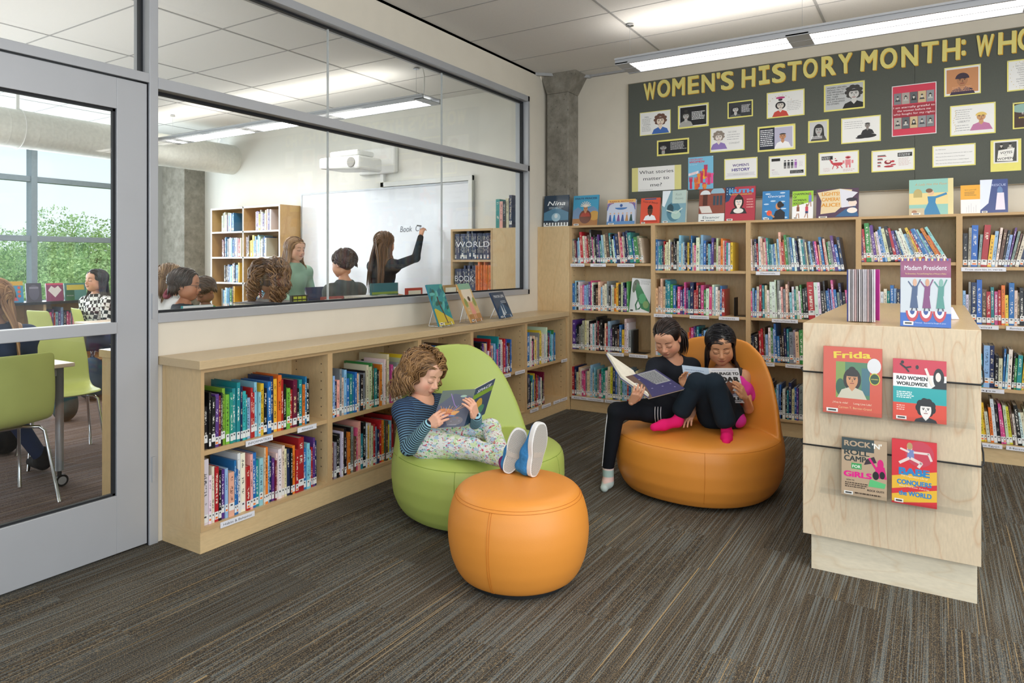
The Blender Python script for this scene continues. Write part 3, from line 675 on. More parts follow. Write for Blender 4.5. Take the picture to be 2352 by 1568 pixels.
def _p19(A):
    A.rect(.05, .68, .35, .86, '#1d1d1d'); A.lines(.06, .33, .7, .84, 3, '#e8e8e8', .4, 20)
    A.poly([(.28, .58), (.36, .52), (.56, .52), (.62, .5), (.6, .4), (.54, .36), (.4, .38), (.34, .44), (.3, .52)], '#c8414a')
    for a_, b_ in (((.38, .4), (.34, .22)), ((.42, .4), (.5, .26)), ((.54, .4), (.6, .24)), ((.5, .4), (.46, .22))): A.line([a_, b_], .02, '#c8414a')
    A.line([(.34, .55), (.28, .66)], .04, '#c8414a'); A.ell(.44, .62, .035, .05, '#8e2a36'); A.ell(.42, .72, .02, .035, '#c8414a')
    A.ell(.75, .74, .075, .12, '#e08a90'); A.ell(.75, .73, .05, .08, '#9a2f38'); A.rect(.68, .38, .82, .64, '#e08a90'); A.rect(.69, .24, .74, .38, '#e08a90'); A.rect(.77, .24, .82, .38, '#e08a90'); A.rect(.84, .45, .89, .6, '#e08a90'); A.rect(.61, .45, .66, .6, '#e08a90')
    A.lines(.62, .93, .06, .2, 2, '#c48a8a', .25, 21); A.lines(.1, .3, .1, .3, 4, '#c48a8a', .2, 22)
def _p20(A):
    A.rect(.05, .78, .3, .92, '#1d1d1d'); A.text('MEET', .06, .33, .06, '#8a2a6c', 'l', bold=.02); A.lines(.06, .28, .08, .28, 3, '#b0a0b0', .2, 23)
    for i in range(4):
        c = '#3c3d40' if i < 3 else '#a468b8'; x = .44 + i * .1
        A.ell(x, .77, .032, .055, c); A.rect(x - .035, .52, x + .035, .7, c); A.rect(x - .03, .38, x - .006, .52, c); A.rect(x + .006, .38, x + .03, .52, c)
    A.rect(.58, .12, .96, .28, '#1d1d1d'); A.lines(.6, .95, .14, .26, 2, '#bdbdbd', .3, 24); A.lines(.84, .94, .45, .72, 5, '#b8a8bc', .2, 25)
def _p21(A): A.text("WOMEN'S", .5, .62, .19, '#46307c', bold=.02, fit=.52); A.text('HISTORY', .5, .38, .21, '#3b2f86', bold=.03, fit=.56); A.poly([(.05, .3), (.95, .3), (.92, .2), (.98, .12), (.02, .12), (.08, .2)], '#dddbdd'); A.text('CREATING A NATIONAL MUSEUM', .5, .19, .05, '#8a8a8a')
def _p22(A):
    A.rect(0, 0, 1, 1, '#79bcdc'); A.text('VISIONARY', .04, .9, .075, '#d8384a', 'l', bold=.01, fit=.55); A.text('WOMEN', .04, .82, .085, '#d8384a', 'l', bold=.03, fit=.6); A.text('Who inspires You?', .06, .76, .03, '#e8eef2', 'l')
    R = random.Random(3)
    for k in range(17):
        x = .1 + .85 * R.random(); y = .02 + (.2 + .6 * x) * R.random(); c = ['#e2673a', '#d8386a', '#f2b32c', '#c8305a', '#ee8f3a', '#e8589a'][k % 6]
        A.poly([(x - .05, y - .22), (x + .05, y - .22), (x + .045, y), (x - .045, y)], c); A.ell(x, y + .03, .07, .045, c)
        for q in range(4): A.line([(x - .05 + q * .033, y + .04), (x - .06 + q * .04, y + .04 + (.05 if k % 3 else .1))], .028, c)
    A.poly([(.02, .5), (.42, .57), (.42, .49), (.02, .42)], '#f0e6ea'); A.text('MARCH HISTORY', .22, .51, .028, '#c8305a', rot=8); A.text('MONTH 2018', .22, .475, .028, '#c8305a', rot=8)
def _p23(A):
    A.rect(.0, 0, .13, 1, '#ddd68c'); A.rect(.87, 0, 1, 1, '#ddd68c')
    for i, s_ in enumerate(('What stories', 'matter to', 'me?')): A.text(s_, .5, .72 - i * .27, .2, '#24262c', fit=[.69, .52, .23][i])
    A.text('Library Topic for Understanding Society', .3, .05, .035, '#555555')
specs = [(1469.5, 1540.5, 259.5, 312.6, 'drawn portrait of a woman in a blue coat, leftmost poster on the pinboard', _p1, .02),
    (1557, 1628, 243.5, 296.7, 'black poster with a pale profile portrait and white quote below the letter E', _p2, .05),
    (1671, 1729.5, 235, 273, 'small dark photo poster of a woman in a headscarf below the letter H', _p3, .05),
    (1761, 1848, 213.8, 273, 'white poster of a drawn woman with pink flowers and red dress', _p4, .03),
    (1508.8, 1582.8, 323, 359, 'small black poster with a grey face at left and white small print', _p5, .05),
    (1631, 1710.4, 294.5, 351, 'white poster of a drawn curly haired woman in a lilac jacket', _p6, .03),
    (1740, 1827, 292, 349.5, 'poster with navy text panel beside a photo of a woman in white', _p7, .05),
    (1856, 1903.7, 278.3, 328.5, 'small grey photo poster of a long haired woman looking right', _p8, .08),
    (1892.4, 1986.3, 195.7, 257.7, 'grey poster of a smiling short haired woman with a capital letter quote', _p9, .04),
    (1932, 2023.3, 272.4, 331, 'white poster with script text and a woman in a black gown', _p10, .03),
    (2168.5, 2253, 156.7, 222.8, 'orange brown portrait of a woman in a flying cap', _p12, .03),
    (2313, 2384, 140, 211, 'white handwritten poster in a leafy ring at the right picture edge', _p13, .05),
    (2182, 2287, 244, 313.7, 'white poster of a drawn woman with yellow headwrap and pink shawl', _p14, .03),
    (2326, 2400, 236.5, 297, 'dark brown poster with yellow and white words at the right picture edge', _p15, .05),
    (2141.6, 2241, 335.6, 385, 'white question sheet with five lines of small print on yellow card', _p16, .03),
    (2001.6, 2101, 346.7, 396, 'infographic poster with red and black bars and two red heads', _p18, .03),
    (1880, 1973, 351.4, 403, 'infographic poster with a red horse rider and a pink astronaut', _p19, .03),
    (1765.6, 1851.7, 359.4, 409.4, 'infographic poster with three black figures and a purple one', _p20, .03),
    (1663.6, 1740, 365.8, 413.6, 'white poster with two purple words over a pale ribbon', _p21, .03)]
for s_ in specs: poster(s_[0], s_[1], s_[2], s_[3], s_[4], s_[5], m_=s_[6])
poster(2048.4, 2151, 199, 314.4, 'tall red poster with ten old photos and a white sentence', _p11, back='#eae4e4', m_=.02, white='#cf3a52')
poster(2275, 2345.7, 323, 395, 'yellow sheet with an old photo of women holding a voting placard', _p17, mm=(.1, .26, .1, .04))
poster(1580.7, 1638.5, 362, 436, 'blue poster with many raised red, pink and yellow hands', _p22, back='#79bcdc', m_=.0)
poster(1451.4, 1564.8, 386.4, 440.8, 'white sheet with three lines of big black text between yellow margins', _p23, m_=.0)

# ================================================================== FACE-OUT BOOKS
def picture_book(F, w, h, t, fn, label, spine='#33415c', group=None, mat=None, sticker=True, name='picture_book', back=None):
    """F: world matrix, origin lower-left front corner, x right, y up, z to the reader"""
    T = lambda m: [tuple(F @ Vector(p)) for p in m.v]
    base = F @ Vector((w / 2, 0, -t / 2)); r = empty(name, base, 0, label, 'book', group)
    cm = plain('cloth_' + spine.strip('#'), spine, .4, var=.03, coat=.2); c = .0025
    m = MB(); m.box(0, w, 0, h, -c, 0); m.box(0, w, 0, h, -t, -t + c); m.box(-.001, c, 0, h, -t, 0); m.v = T(m); m.build('cover', cm, r)
    m = MB(); m.box(c, w - .004, .003, h - .003, -t + c, -c); m.v = T(m); m.build('pages', PAGES, r)
    A = Art(w, h); fn(A)
    if sticker: A.rect(.06, .02, .26, .075, '#efefec'); A.rect(.09, .035, .23, .06, '#3a3a3a')
    A.place('cover_art', F @ Matrix.Translation((0, 0, .0004)), r, mat or GLOSSY)
    return r
def lean(o, ex, back, deg):
    """frame for a sheet whose foot starts at o, running along ex, leaning back towards 'back' by deg"""
    ex = Vector(ex).normalized(); back = Vector(back).normalized(); a = math.radians(deg)
    ey = UP * math.cos(a) + back * math.sin(a); ez = ex.cross(ey)
    return frame4(o, ex, ey, ez)
GT = 'face-out picture books along the top of the tall bookcases'
def c_nina(A):
    A.rect(0, 0, 1, 1, '#16324a'); A.poly([(0, .45), (.5, .62), (1, .45), (1, .2), (0, .2)], '#4b7f9e'); A.ell(.5, .3, .18, .12, '#9fc4d6'); A.ell(.5, .34, .07, .06, '#dbe6ea')
    A.text('Nina', .5, .68, .2, '#f0f4f6', shear=.25, fit=.72, bold=.01); A.lines(.2, .8, .56, .64, 2, '#c4d6de', .4, 31)
    A.rect(0, 0, 1, .13, '#e8ecee'); [A.rect(.05 + k * .12, .03, .1 + k * .12, .13, '#1b1b1f') for k in range(8)]
def c_prin(A):
    A.rect(0, 0, 1, 1, '#3f9cc2'); A.poly([(0, .5), (.2, .62), (.4, .5), (.6, .58), (.8, .64), (1, .5), (1, .2), (0, .2)], '#6f8fb4'); A.rect(0, 0, 1, .24, '#a8713c'); A.ell(.85, .33, .2, .14, '#c99a4a')
    A.ell(.5, .3, .24, .2, '#6b3b2b'); A.portrait(.5, .56, .085, '#c08a62', '#241a16', '#a63f2e', 'short'); [A.line([(.5, .62), (.5 + .2 * math.cos(k * .45), .66 + .14 * math.sin(k * .45))], .03, '#e8dccb') for k in range(8)]
    A.text('PAIUTE PRINCESS', .5, .87, .08, '#2a3556', fit=.86, bold=.02)
def c_sus(A):
    A.rect(0, 0, 1, 1, '#c7cfe2'); A.rect(0, 0, 1, .14, '#5f8fc4'); A.rect(0, .88, 1, 1, '#e8b96a'); A.text('SUSAN B. ANTHONY', .5, .9, .07, '#9a2f3a', fit=.86, bold=.02)
    for k in range(6): A.line([(0, .84 - k * .05), (.22 - k * .03, .86)], .03, '#4f6fb4' if k % 2 else '#c06a72'); A.line([(1, .84 - k * .05), (.78 + k * .03, .86)], .03, '#4f6fb4' if k % 2 else '#c06a72')
    A.ell(.5, .68, .22, .1, '#4a7ab8', 180, 360); A.ell(.5, .76, .05, .07, '#3a5c9a')
    for k in range(6): x = .12 + k * .15; A.poly([(x - .06, .14), (x + .06, .14), (x + .02, .4), (x - .02, .4)], ['#3a5c9a', '#2e7fc0', '#7a4c8a', '#3a5c9a', '#b88a5a', '#2c4a44'][k]); A.ell(x, .45, .03, .04, '#d8b49a')
def c_red(A): A.rect(0, 0, 1, 1, '#d8543c'); A.rect(.2, .93, .8, .98, '#2e5c8c'); A.text('Voice of Beauty', .5, .8, .1, '#2a1a18', shear=.25, fit=.8, rot=-8); A.portrait(.5, .5, .14, '#5a3524', '#1a1412', '#e6ecf2', 'short'); A.rect(.1, .07, .9, .13, '#b83c2a')
def c_pale(A):
    A.rect(0, 0, 1, 1, '#7fa6b4'); A.poly([(0, 1), (.35, 1), (.1, .5), (0, .55)], '#e4ecf2'); A.ell(.5, .35, .3, .22, '#4f7f92'); A.ell(.35, .45, .14, .1, '#2e4c58'); A.ell(.6, .25, .2, .1, '#a9c8c0'); A.line([(.2, .4), (.6, .3), (.85, .45)], .05, '#c2d4cc')  # near-white corner polygon paints the jacket's glare into the cover
    A.rect(.42, .6, 1, 1, '#b8ccc4'); A.text('Ruth', .68, .84, .1, '#8e9f9c', shear=.2); A.text('Asawa', .7, .72, .1, '#8e9f9c', shear=.2)
def c_ele(A):
    A.rect(0, 0, 1, 1, '#8a4a3c'); [A.rect(0, .3 + k * .05, 1, .303 + k * .05, '#a86a58') for k in range(14)]; A.ell(.24, .83, .2, .1, '#d8dce0', 0, 180); A.ell(.72, .85, .27, .14, '#8fb4c8', 0, 180)
    A.rect(.15, .5, .33, .83, '#4f2c24'); [A.rect(.55 + k * .13, .5, .64 + k * .13, .78, '#3a4a58') for k in range(3)]
    [A.poly([(.02 + k * .02, .48 - k * .035), (.42 + k * .02, .48 - k * .035), (.44 + k * .02, .45 - k * .035), (.0 + k * .02, .45 - k * .035)], '#e6e2dc') for k in range(6)]
    A.rect(0, 0, 1, .25, '#dfe4e4'); A.text('Eleanor', .5, .1, .11, '#3c4c58', fit=.66); A.lines(.3, .7, .02, .07, 1, '#7c8a92', .5, 33)
def c_ruth(A):
    A.rect(0, 0, 1, 1, '#b23a4a'); A.poly([(0, 1), (.32, 1), (.12, .6), (0, .55)], '#25466c'); [A.ell(.05 + .09 * (k % 3), .95 - .08 * (k // 3), .015, .012, '#e8eef2') for k in range(8)]
    A.text('RUTH', .52, .82, .15, '#4f9fd0', fit=.8, bold=.06); A.text('BADER GINSBURG', .52, .76, .045, '#d8b84a', fit=.74, bold=.02); A.portrait(.45, .55, .12, '#f0e0d4', '#2c2422', '#2a2c30', 'bun'); A.ell(.45, .3, .17, .06, '#e8e6e0')
    A.lines(.72, .95, .36, .66, 4, '#e0a6a0', .4, 34); [A.ell(.41 + k * .09, .56, .03, .022, '#b8c4cc') for k in range(2)]
def c_geo(A):
    A.rect(0, 0, 1, 1, '#3580bc'); [A.ell(x, y, .1, .022, '#bcd6ea') for x, y in ((.2, .9), (.75, .92), (.15, .55), (.4, .65), (.75, .62), (.2, .3), (.8, .38), (.12, .08), (.85, .08))]; A.text('Georgia', .52, .78, .1, '#eef4f8', shear=.3, fit=.62)
    A.poly([(.38, 0), (.85, 0), (.85, .25), (.68, .38), (.5, .3)], '#20242c'); A.ell(.6, .47, .1, .1, '#c98a5c'); A.ell(.66, .52, .1, .1, '#241c1c'); A.ell(.76, .5, .05, .05, '#241c1c'); A.ell(.27, .24, .1, .08, '#e8583a'); A.line([(.45, .1), (.32, .2)], .06, '#c98a5c')
def c_soc(A):
    A.rect(0, 0, 1, 1, '#eeeff2'); A.poly([(0, 1), (1, 1), (1, .62), (0, .45)], '#9ccb3c'); [A.text(s_, .05, .86 - k * .11, .1, '#1c2c1c', 'l', fit=f_, shear=.1, bold=.02) for k, (s_, f_) in enumerate((('CHAMPIONS', .78), ('OF', .16), ("WOMEN'S", .62), ('SOCCER', .5)))]
    for x, c1, c2 in ((.28, '#8c5a44', '#f2f2f2'), (.7, '#c8485a', '#2c3a6c'), (.85, '#7a86c4', '#7a86c4')): yy = .28 if x < .8 else .68; A.ell(x, yy + .2, .05, .04, '#a87858'); A.rect(x - .07, yy, x + .07, yy + .16, c1); A.rect(x - .07, yy - .08, x + .07, yy, c2); A.line([(x - .03, yy - .08), (x - .1, yy - .22)], .04, '#a87858'); A.line([(x + .03, yy - .08), (x + .05, yy - .24)], .04, '#a87858')
def c_lca(A):
    A.rect(0, 0, 1, 1, '#4f3650'); A.poly([(.02, .9), (.55, 1), (.85, .95), (.7, .5), (.45, .2), (.1, .15), (.12, .6)], '#e4cfa6'); A.poly([(.55, 1), (.98, .85), (.75, .55), (.95, .4), (.6, .35)], '#dcdce6')
    [A.text(s_, .34, .78 - k * .19, .17, '#d8942c', fit=f_, bold=.03) for k, (s_, f_) in enumerate((('LIGHTS!', .42), ('CAMERA!', .42), ('ALICE!', .44)))]; A.ell(.86, .5, .1, .14, '#ecd9cc'); A.ell(.84, .62, .13, .08, '#2b2636'); A.poly([(.45, .05), (1, .05), (.92, .38), (.7, .3)], '#2e5f8c'); A.ell(.85, .25, .12, .12, '#f0e4dc')
def c_lady(A):
    A.rect(0, 0, 1, 1, '#8fc4b8'); A.rect(0, .3, 1, .62, '#e4cf8e'); A.ell(.2, .6, .1, .14, '#b8a86c', 0, 180); A.rect(.1, .5, .3, .6, '#b8a86c'); A.text('A Lady Has the Floor', .5, .83, .09, '#c8965a', shear=.3, fit=.74); A.rect(.88, 0, 1, 1, '#e2d39c')
    A.poly([(.3, .0), (.72, .0), (.6, .35), (.62, .52), (.42, .52), (.44, .35)], '#2a7fb0'); A.line([(.58, .48), (.84, .58)], .06, '#2a7fb0'); A.ell(.5, .62, .07, .08, '#e0b896'); A.ell(.46, .68, .08, .06, '#7a5338'); A.rect(0, 0, .35, .2, '#c8b898'); A.ell(.12, .1, .06, .05, '#a87858')
def c_yel(A): A.rect(0, 0, 1, 1, '#e8e8ea'); A.rect(0, .5, 1, 1, '#e8a832'); A.text('Quiz yourself', .5, .82, .05, '#5a4428', fit=.6); A.lines(.2, .8, .62, .78, 3, '#8a6a34', .4, 35); [A.line([(.3 + k * .12, .05), (.3 + k * .12, .24 + .06 * (k % 3))], .01, '#9a9aa6') for k in range(5)]
def c_jack(A): A.rect(0, 0, 1, 1, '#3a4c86'); A.poly([(0, 1), (.45, 1), (.3, .3), (0, .1)], '#dfe6f4'); A.ell(.72, .66, .1, .08, '#5f7fae'); A.poly([(.55, .1), (.9, .1), (.86, .6), (.62, .6)], '#e4dcea'); A.text('RESCUE', .68, .8, .09, '#b8c4e4', fit=.5)  # pale left polygon is glare put into the jacket colour
tops = [(1248.5, 1304.6, 449, .012, c_nina, 'dark blue picture book with white script, above the corner filler beside the concrete column', '#22384e'),
    (1314, 1372, 447.8, .012, c_prin, 'blue picture book with a rider in a feather headdress on top of the tall bookcases', '#3f7f9e'),
    (1393, 1457, 457.5, .03, c_sus, 'pale blue picture book with curtains and marching women on top of the bookcases', '#a5b0d0'),
    (1470, 1513.8, 454, .02, c_red, 'small orange red book with a girl in a white top on the bookcases', '#c04a36'),
    (1519, 1573.7, 436.5, .035, c_pale, 'pale sea green picture book in a glaring plastic jacket on the bookcases', '#a9bcb8'),
    (1603.8, 1663, 432.5, .012, c_ele, 'picture book with a red brick townhouse and pale bottom band', '#8a4a3c'),
    (1664.8, 1733, 427.5, .022, c_ruth, 'crimson picture book of a woman in a black robe with lace collar', '#7c2a3a'),
    (1750, 1811.7, 437.5, .012, c_geo, 'sky blue picture book with a woman holding an orange flower', '#2c6ca4'),
    (1819, 1867, 438, .010, c_soc, 'green and white book with football players on top of the bookcases', '#b8c4b0'),
    (1874.7, 1971.7, 433, .012, c_lca, 'wide plum picture book with gold capitals and a reclining woman', '#4f3650'),
    (2088, 2190, 410, .03, c_lady, 'large teal and cream picture book of a woman in a blue dress', '#cfc08c'),
    (2206.8, 2251.7, 424.4, .006, c_yel, 'small yellow and white quiz card standing on the rightmost bookcase', '#e0a030'),
    (2251.5, 2315.5, 411, .02, c_jack, 'navy picture book with painted jacket glare, rightmost on top of the bookcases', '#26305c')]
for i, (l, rr, yt, t, fn, lab, sp) in enumerate(tops):
    y0 = 5.69 if i else 5.665; a = on_y(l, 500, y0); b = on_y(rr, 500, y0); h = on_y((l + rr) / 2, yt, y0 + .03).z - 1.6838
    F = lean((a.x, y0, 1.6840), (1, 0, 0), (0, 1, 0), 4 if i == 0 else 8)
    rb = picture_book(F, b.x - a.x, h, t, fn, lab, sp, GT, sticker=(i != 11))
    if i == 11: rb.name = 'quiz_card'; rb['category'] = 'card'
    elif i > 0:
        m = MB(); xm = (a.x + b.x) / 2; m.tube([(xm, y0 + .02 + t, 1.685), (xm, y0 + .09, 1.685), (xm, y0 + .045 + t, 1.685 + h * .5)], .0015, 5)
        tag(m.build('book_stand', STEEL), 'thin wire stand behind the ' + lab.split(' with')[0].split(' on top')[0].split(' in a')[0].split(' of a')[0], 'stand', 'wire stands behind the face-out books')

def wire_stand(F, w, h, lab, grp):
    m = MB(); q = lambda x, y, z: F @ Vector((x, y, z)); fz = F @ Vector((0, 0, 0)); 
    back = (F.to_3x3() @ Vector((0, 0, -1))); back.z = 0; back.normalize(); foot = lambda x, k: Vector(((F @ Vector((x, 0, 0))).x, (F @ Vector((x, 0, 0))).y, fz.z - .008)) + back * k
    r = empty('wire_stand', foot(w / 2, 0), 0, lab, 'stand', grp)
    for s_ in (.25, .75):
        m = MB(); x = w * s_; m.tube([q(x, .018, .012), q(x, -.006, .012), q(x, -.006, -.016), q(x, h * .62, -.016)], .0016, 6, cap=True); m.build('arm', STEEL, r)
    m = MB(); m.tube([q(w * .25, h * .62, -.016), q(w * .75, h * .62, -.016)], .0016, 6); m.tube([q(w * .25, .018, .012), q(w * .75, .018, .012)], .0016, 6); m.build('cross_wire', STEEL, r)
    m = MB(); a = foot(w * .25, .12); b = foot(w * .75, .12); m.tube([q(w * .35, h * .6, -.017), a, b, q(w * .65, h * .6, -.017)], .0016, 6); m.tube([a, foot(w * .25, -.0)], .0016, 6); m.tube([b, foot(w * .75, 0)], .0016, 6); m.build('rear_leg', STEEL, r)
    return r
def c_teal(A):
    A.rect(0, 0, 1, 1, '#2f8a8c'); R = random.Random(5)
    for k in range(26): A.ell(R.random(), .35 + .6 * R.random(), .05 + .14 * R.random(), .02 + .03 * R.random(), ['#1f6a78', '#4aa08a', '#2a5f50', '#5fb0a8'][k % 4], rot=R.random() * 60)
    A.poly([(0, 0), (1, 0), (1, .12), (.45, .3), (.1, .42), (0, .4)], '#c8b23c'); A.line([(.42, .62), (.46, .45), (.55, .25), (.6, .05)], .06, '#5a3a34'); A.ell(.42, .66, .04, .03, '#4a2c28')
def c_girl(A):
    A.rect(0, 0, 1, 1, '#d8b47a'); A.ell(.5, .75, .4, .2, '#e8ddc8'); A.rect(0, .85, 1, 1, '#7fb49a'); A.rect(0, 0, 1, .2, '#b8824a'); A.ell(.15, .5, .12, .1, '#8a9a4c'); A.ell(.85, .5, .12, .1, '#8a9a4c')
    A.poly([(.32, .2), (.68, .2), (.6, .5), (.4, .5)], '#e89a8c'); A.rect(.4, .08, .47, .2, '#e0a080'); A.rect(.53, .08, .6, .2, '#e0a080'); A.ell(.5, .56, .09, .06, '#e0b08c'); A.ell(.5, .6, .1, .05, '#2c1c18'); [A.text(s_, x, .38 - k * .08, .05, '#f0ece0') for k in range(3) for s_, x in (('Asian', .18), ('lo', .82))]
def c_maya(A):
    A.rect(0, 0, 1, 1, '#1c3a54'); A.poly([(0, .2), (.5, .6), (1, .3), (1, 0), (0, 0)], '#2c5474'); A.text('MAYA LIN', .52, .78, .16, '#eef2f4', fit=.74); A.poly([(.3, .1), (.4, .5), (.5, .1)], '#c8d2d8'); A.poly([(.5, .15), (.58, .55), (.62, .15)], '#b0bcc4'); A.lines(.5, .9, .55, .66, 2, '#c4ccd2', .4, 36)
GC = 'picture books on wire stands along the counter'
for (bl, br, tl, tp, fn, lab, sp, sl) in (
    ((1009.6, 749), (1044, 743.6), (979, 654), 14, c_teal, 'teal and yellow picture book on a wire stand, nearest on the counter', '#2a7f94', 'left wire stand on the counter under the teal and yellow picture book'),
    ((1084, 740.9), (1121.5, 732), (1048.8, 652.4), 14, c_girl, 'tan picture book with a girl in pink on a wire stand, middle of three', '#c89a5a', 'middle wire stand on the counter under the tan picture book'),
    ((1150, 731), (1192, 723.5), (1125.6, 671.8), 14, c_maya, 'navy picture book with white capitals on a wire stand, farthest on the counter', '#1f3a5c', 'far wire stand on the counter under the navy picture book')):
    z0 = .897 + .012; a = floor_pt(*bl, z0); b = floor_pt(*br, z0); ex = (b - a); w = ex.length; ex.normalize(); bk = Vector((-ex.y, ex.x, 0))
    w = min(w, .24); hpx = 0
    # height from the top-left corner: solve along the leaning direction
    best = min((abs((lambda p: (CX + FPX * ((p.x - CAMX) * CA + p.y * SA) / (-(p.x - CAMX) * SA + p.y * CA), HY + FPX * (CH - p.z) / (-(p.x - CAMX) * SA + p.y * CA)))(a + (UP * math.cos(math.radians(g)) + bk * math.sin(math.radians(g))) * hh)[0] - tl[0]) +
                abs((lambda p: HY + FPX * (CH - p.z) / (-(p.x - CAMX) * SA + p.y * CA))(a + (UP * math.cos(math.radians(g)) + bk * math.sin(math.radians(g))) * hh) - tl[1]), hh, g) for hh in np.arange(.14, .34, .004) for g in range(5, 40, 1))
    F = lean(a, ex, bk, best[2]); picture_book(F, w, best[1], .012, fn, lab, sp, GC); wire_stand(F, w, best[1], sl, 'wire book stands on the counter')
# books on the island end
def c_frida(A):
    A.rect(0, 0, 1, 1, '#cf5640'); A.rect(.22, .24, .8, .78, '#4f7f5c'); A.rect(.22, .24, .38, .78, '#7f9a4c'); A.rect(.66, .3, .8, .7, '#3f6f7c'); A.ell(.3, .4, .08, .1, '#2f5a44'); A.portrait(.5, .52, .105, '#c98e62', '#22180f', '#c9c4b0', 'bun'); A.line([(.42, .575), (.58, .575)], .018, '#1c1410')
    A.text('Frida', .5, .84, .14, '#e2c832', fit=.62, bold=.03, rot=3); A.text('¡Viva la vida!', .3, .155, .04, '#f0dcc0', fit=.26); A.text('Long Live Life!', .68, .155, .04, '#f0dcc0', fit=.3); A.text('Carmen T. Bernier-Grand', .55, .085, .045, '#f0c48c', fit=.56)
    A.ell(.87, .74, .115, .09, '#dcdde0'); A.ell(.88, .55, .09, .07, '#c8c43c'); A.ell(.88, .55, .075, .06, '#28492c'); A.text('AWARD', .88, .54, .025, '#e8e070')
def c_rad(A):
    A.rect(0, 0, 1, 1, '#c9374a'); A.rect(0, .55, 1, .76, '#f0f0ee'); A.rect(0, .29, 1, .55, '#1fa3a6'); A.rect(0, .13, 1, .29, '#d84a34'); A.rect(0, 0, 1, .13, '#d84a34')
    A.text('RAD WOMEN', .07, .665, .085, '#1b1b1d', 'l', fit=.58, bold=.04); A.text('WORLDWIDE', .07, .575, .08, '#1b1b1d', 'l', fit=.58, bold=.04); A.lines(.07, .42, .36, .48, 4, '#e4f2f2', .5, 37); A.lines(.07, .25, .16, .26, 3, '#f0d0c8', .4, 38)
    A.portrait(.62, .2, .11, '#ece8e4', '#1b1b1d', '#26262a', 'curly', '#1b1b1d'); A.ell(.86, .72, .1, .12, '#1b1b1d'); A.ell(.85, .74, .05, .055, '#e8e0d8'); A.poly([(.72, .55), (1, .55), (1, .66), (.86, .64)], '#1b1b1d'); A.line([(.74, .6), (.62, .86)], .05, '#e8e0d8')
    A.line([(.14, .92), (.24, .86), (.34, .88)], .035, '#1b1b1d'); A.line([(.24, .86), (.3, .8)], .03, '#1b1b1d'); A.ell(.46, .88, .03, .025, '#26262a'); A.ell(.18, .95, .03, .02, '#1b1b1d')
def c_rock(A):
    A.rect(0, 0, 1, 1, '#b9a287'); A.rect(0, .78, .72, 1, '#3c4a4c'); [A.text(s_, .06, y, .13, c, 'l', fit=f_, bold=.03) for s_, y, c, f_ in (('ROCK', .86, '#b9a287', .58), ('ROLL', .71, '#2e3a3c', .55), ('CAMP', .6, '#2e3a3c', .48))]
    A.text("'N'", .78, .86, .12, '#f0efe8', fit=.2, bold=.03); A.rect(.22, .47, .45, .57, '#3fa05c'); A.text('FOR', .335, .49, .07, '#f0f0e8', fit=.18, bold=.02); A.text('GiRLS', .06, .33, .13, '#e0218c', 'l', fit=.6, bold=.05); A.poly([(.5, .56), (.78, .62), (.72, .72), (.55, .66)], '#3a3038')
    A.ell(.86, .6, .07, .06, '#d8207c'); A.poly([(.7, .36), (1, .36), (.95, .56), (.78, .56)], '#d8207c'); A.line([(.62, .68), (.78, .5)], .05, '#d8207c'); A.ell(.76, .4, .07, .05, '#26262a'); A.ell(.9, .42, .06, .045, '#26262a'); A.poly([(.6, .2), (.95, .2), (.98, .28), (.64, .33)], '#5fc07c')
    A.text('HOW TO', .2, .26, .03, '#2a2a2a', bold=.02); A.lines(.08, .62, .14, .24, 3, '#4a3c30', .5, 39); A.text('ROCK OUT!!', .76, .12, .045, '#2a2220', fit=.36, bold=.02); A.lines(.3, .95, .03, .09, 1, '#4a3c30', .4, 40)
def c_babe(A):
    A.rect(0, 0, 1, 1, '#d5343e'); A.poly([(0, .42), (1, .56), (1, .36), (0, .22)], '#e8b93c'); A.poly([(0, .14), (1, .28), (1, .1), (0, -.0)], '#e8b93c'); A.rect(0, .0, 1, .03, '#c82c38'); A.ell(.62, .8, .32, .12, '#c8485a')
    A.ell(.4, .89, .06, .045, '#e6d6d2'); A.ell(.4, .91, .065, .035, '#b99a6c'); A.poly([(.34, .72), (.5, .7), (.5, .85), (.36, .86)], '#7c8cc0'); A.line([(.5, .82), (.82, .82), (.88, .72)], .055, '#e6d6d2'); A.line([(.44, .72), (.66, .66), (.6, .6)], .07, '#e6d6d2'); A.line([(.38, .72), (.18, .64)], .07, '#e6d6d2'); A.line([(.38, .82), (.2, .86)], .05, '#e6d6d2')
    A.text('BABE', .5, .46, .15, '#2f86c4', fit=.66, bold=.05); A.text('The Legendary Life of', .5, .425, .035, '#f4e8d8', fit=.6, rot=-3); A.text('CONQUERS', .5, .31, .1, '#2f86c4', fit=.76, bold=.04); A.text('Babe Didrikson Zaharias', .5, .265, .035, '#f4e8d8', fit=.66, rot=-3)
    A.text('the WORLD', .52, .14, .1, '#2f86c4', fit=.72, bold=.04)
GI = 'face-out books in the acrylic trays on the island end'
def isl(x0, x1, z0, z1, t, fn, lab, sp, rz=0):
    F = lean((x0, DY0 - .052, z0), (1, 0, 0), (0, 1, 0), 4) @ Matrix.Rotation(math.radians(rz), 4, 'Z')
    picture_book(F, x1 - x0, z1 - z0, t, fn, lab, sp, GI)
isl(2.785, 3.006, .712, .992, .016, c_frida, 'red picture book with a painted portrait, upper left in the acrylic trays', '#b5483a')
isl(3.046, 3.230, .712, .958, .014, c_rad, 'red, white and teal book of drawn women, upper right in the trays', '#b42f40')
isl(2.856, 3.024, .374, .612, .014, c_rock, 'tan book with pink and dark lettering, lower left in the trays', '#9a866c')
isl(3.042, 3.198, .374, .630, .014, c_babe, 'red and yellow striped book with a hurdler, lower right in the trays', '#b52c36')
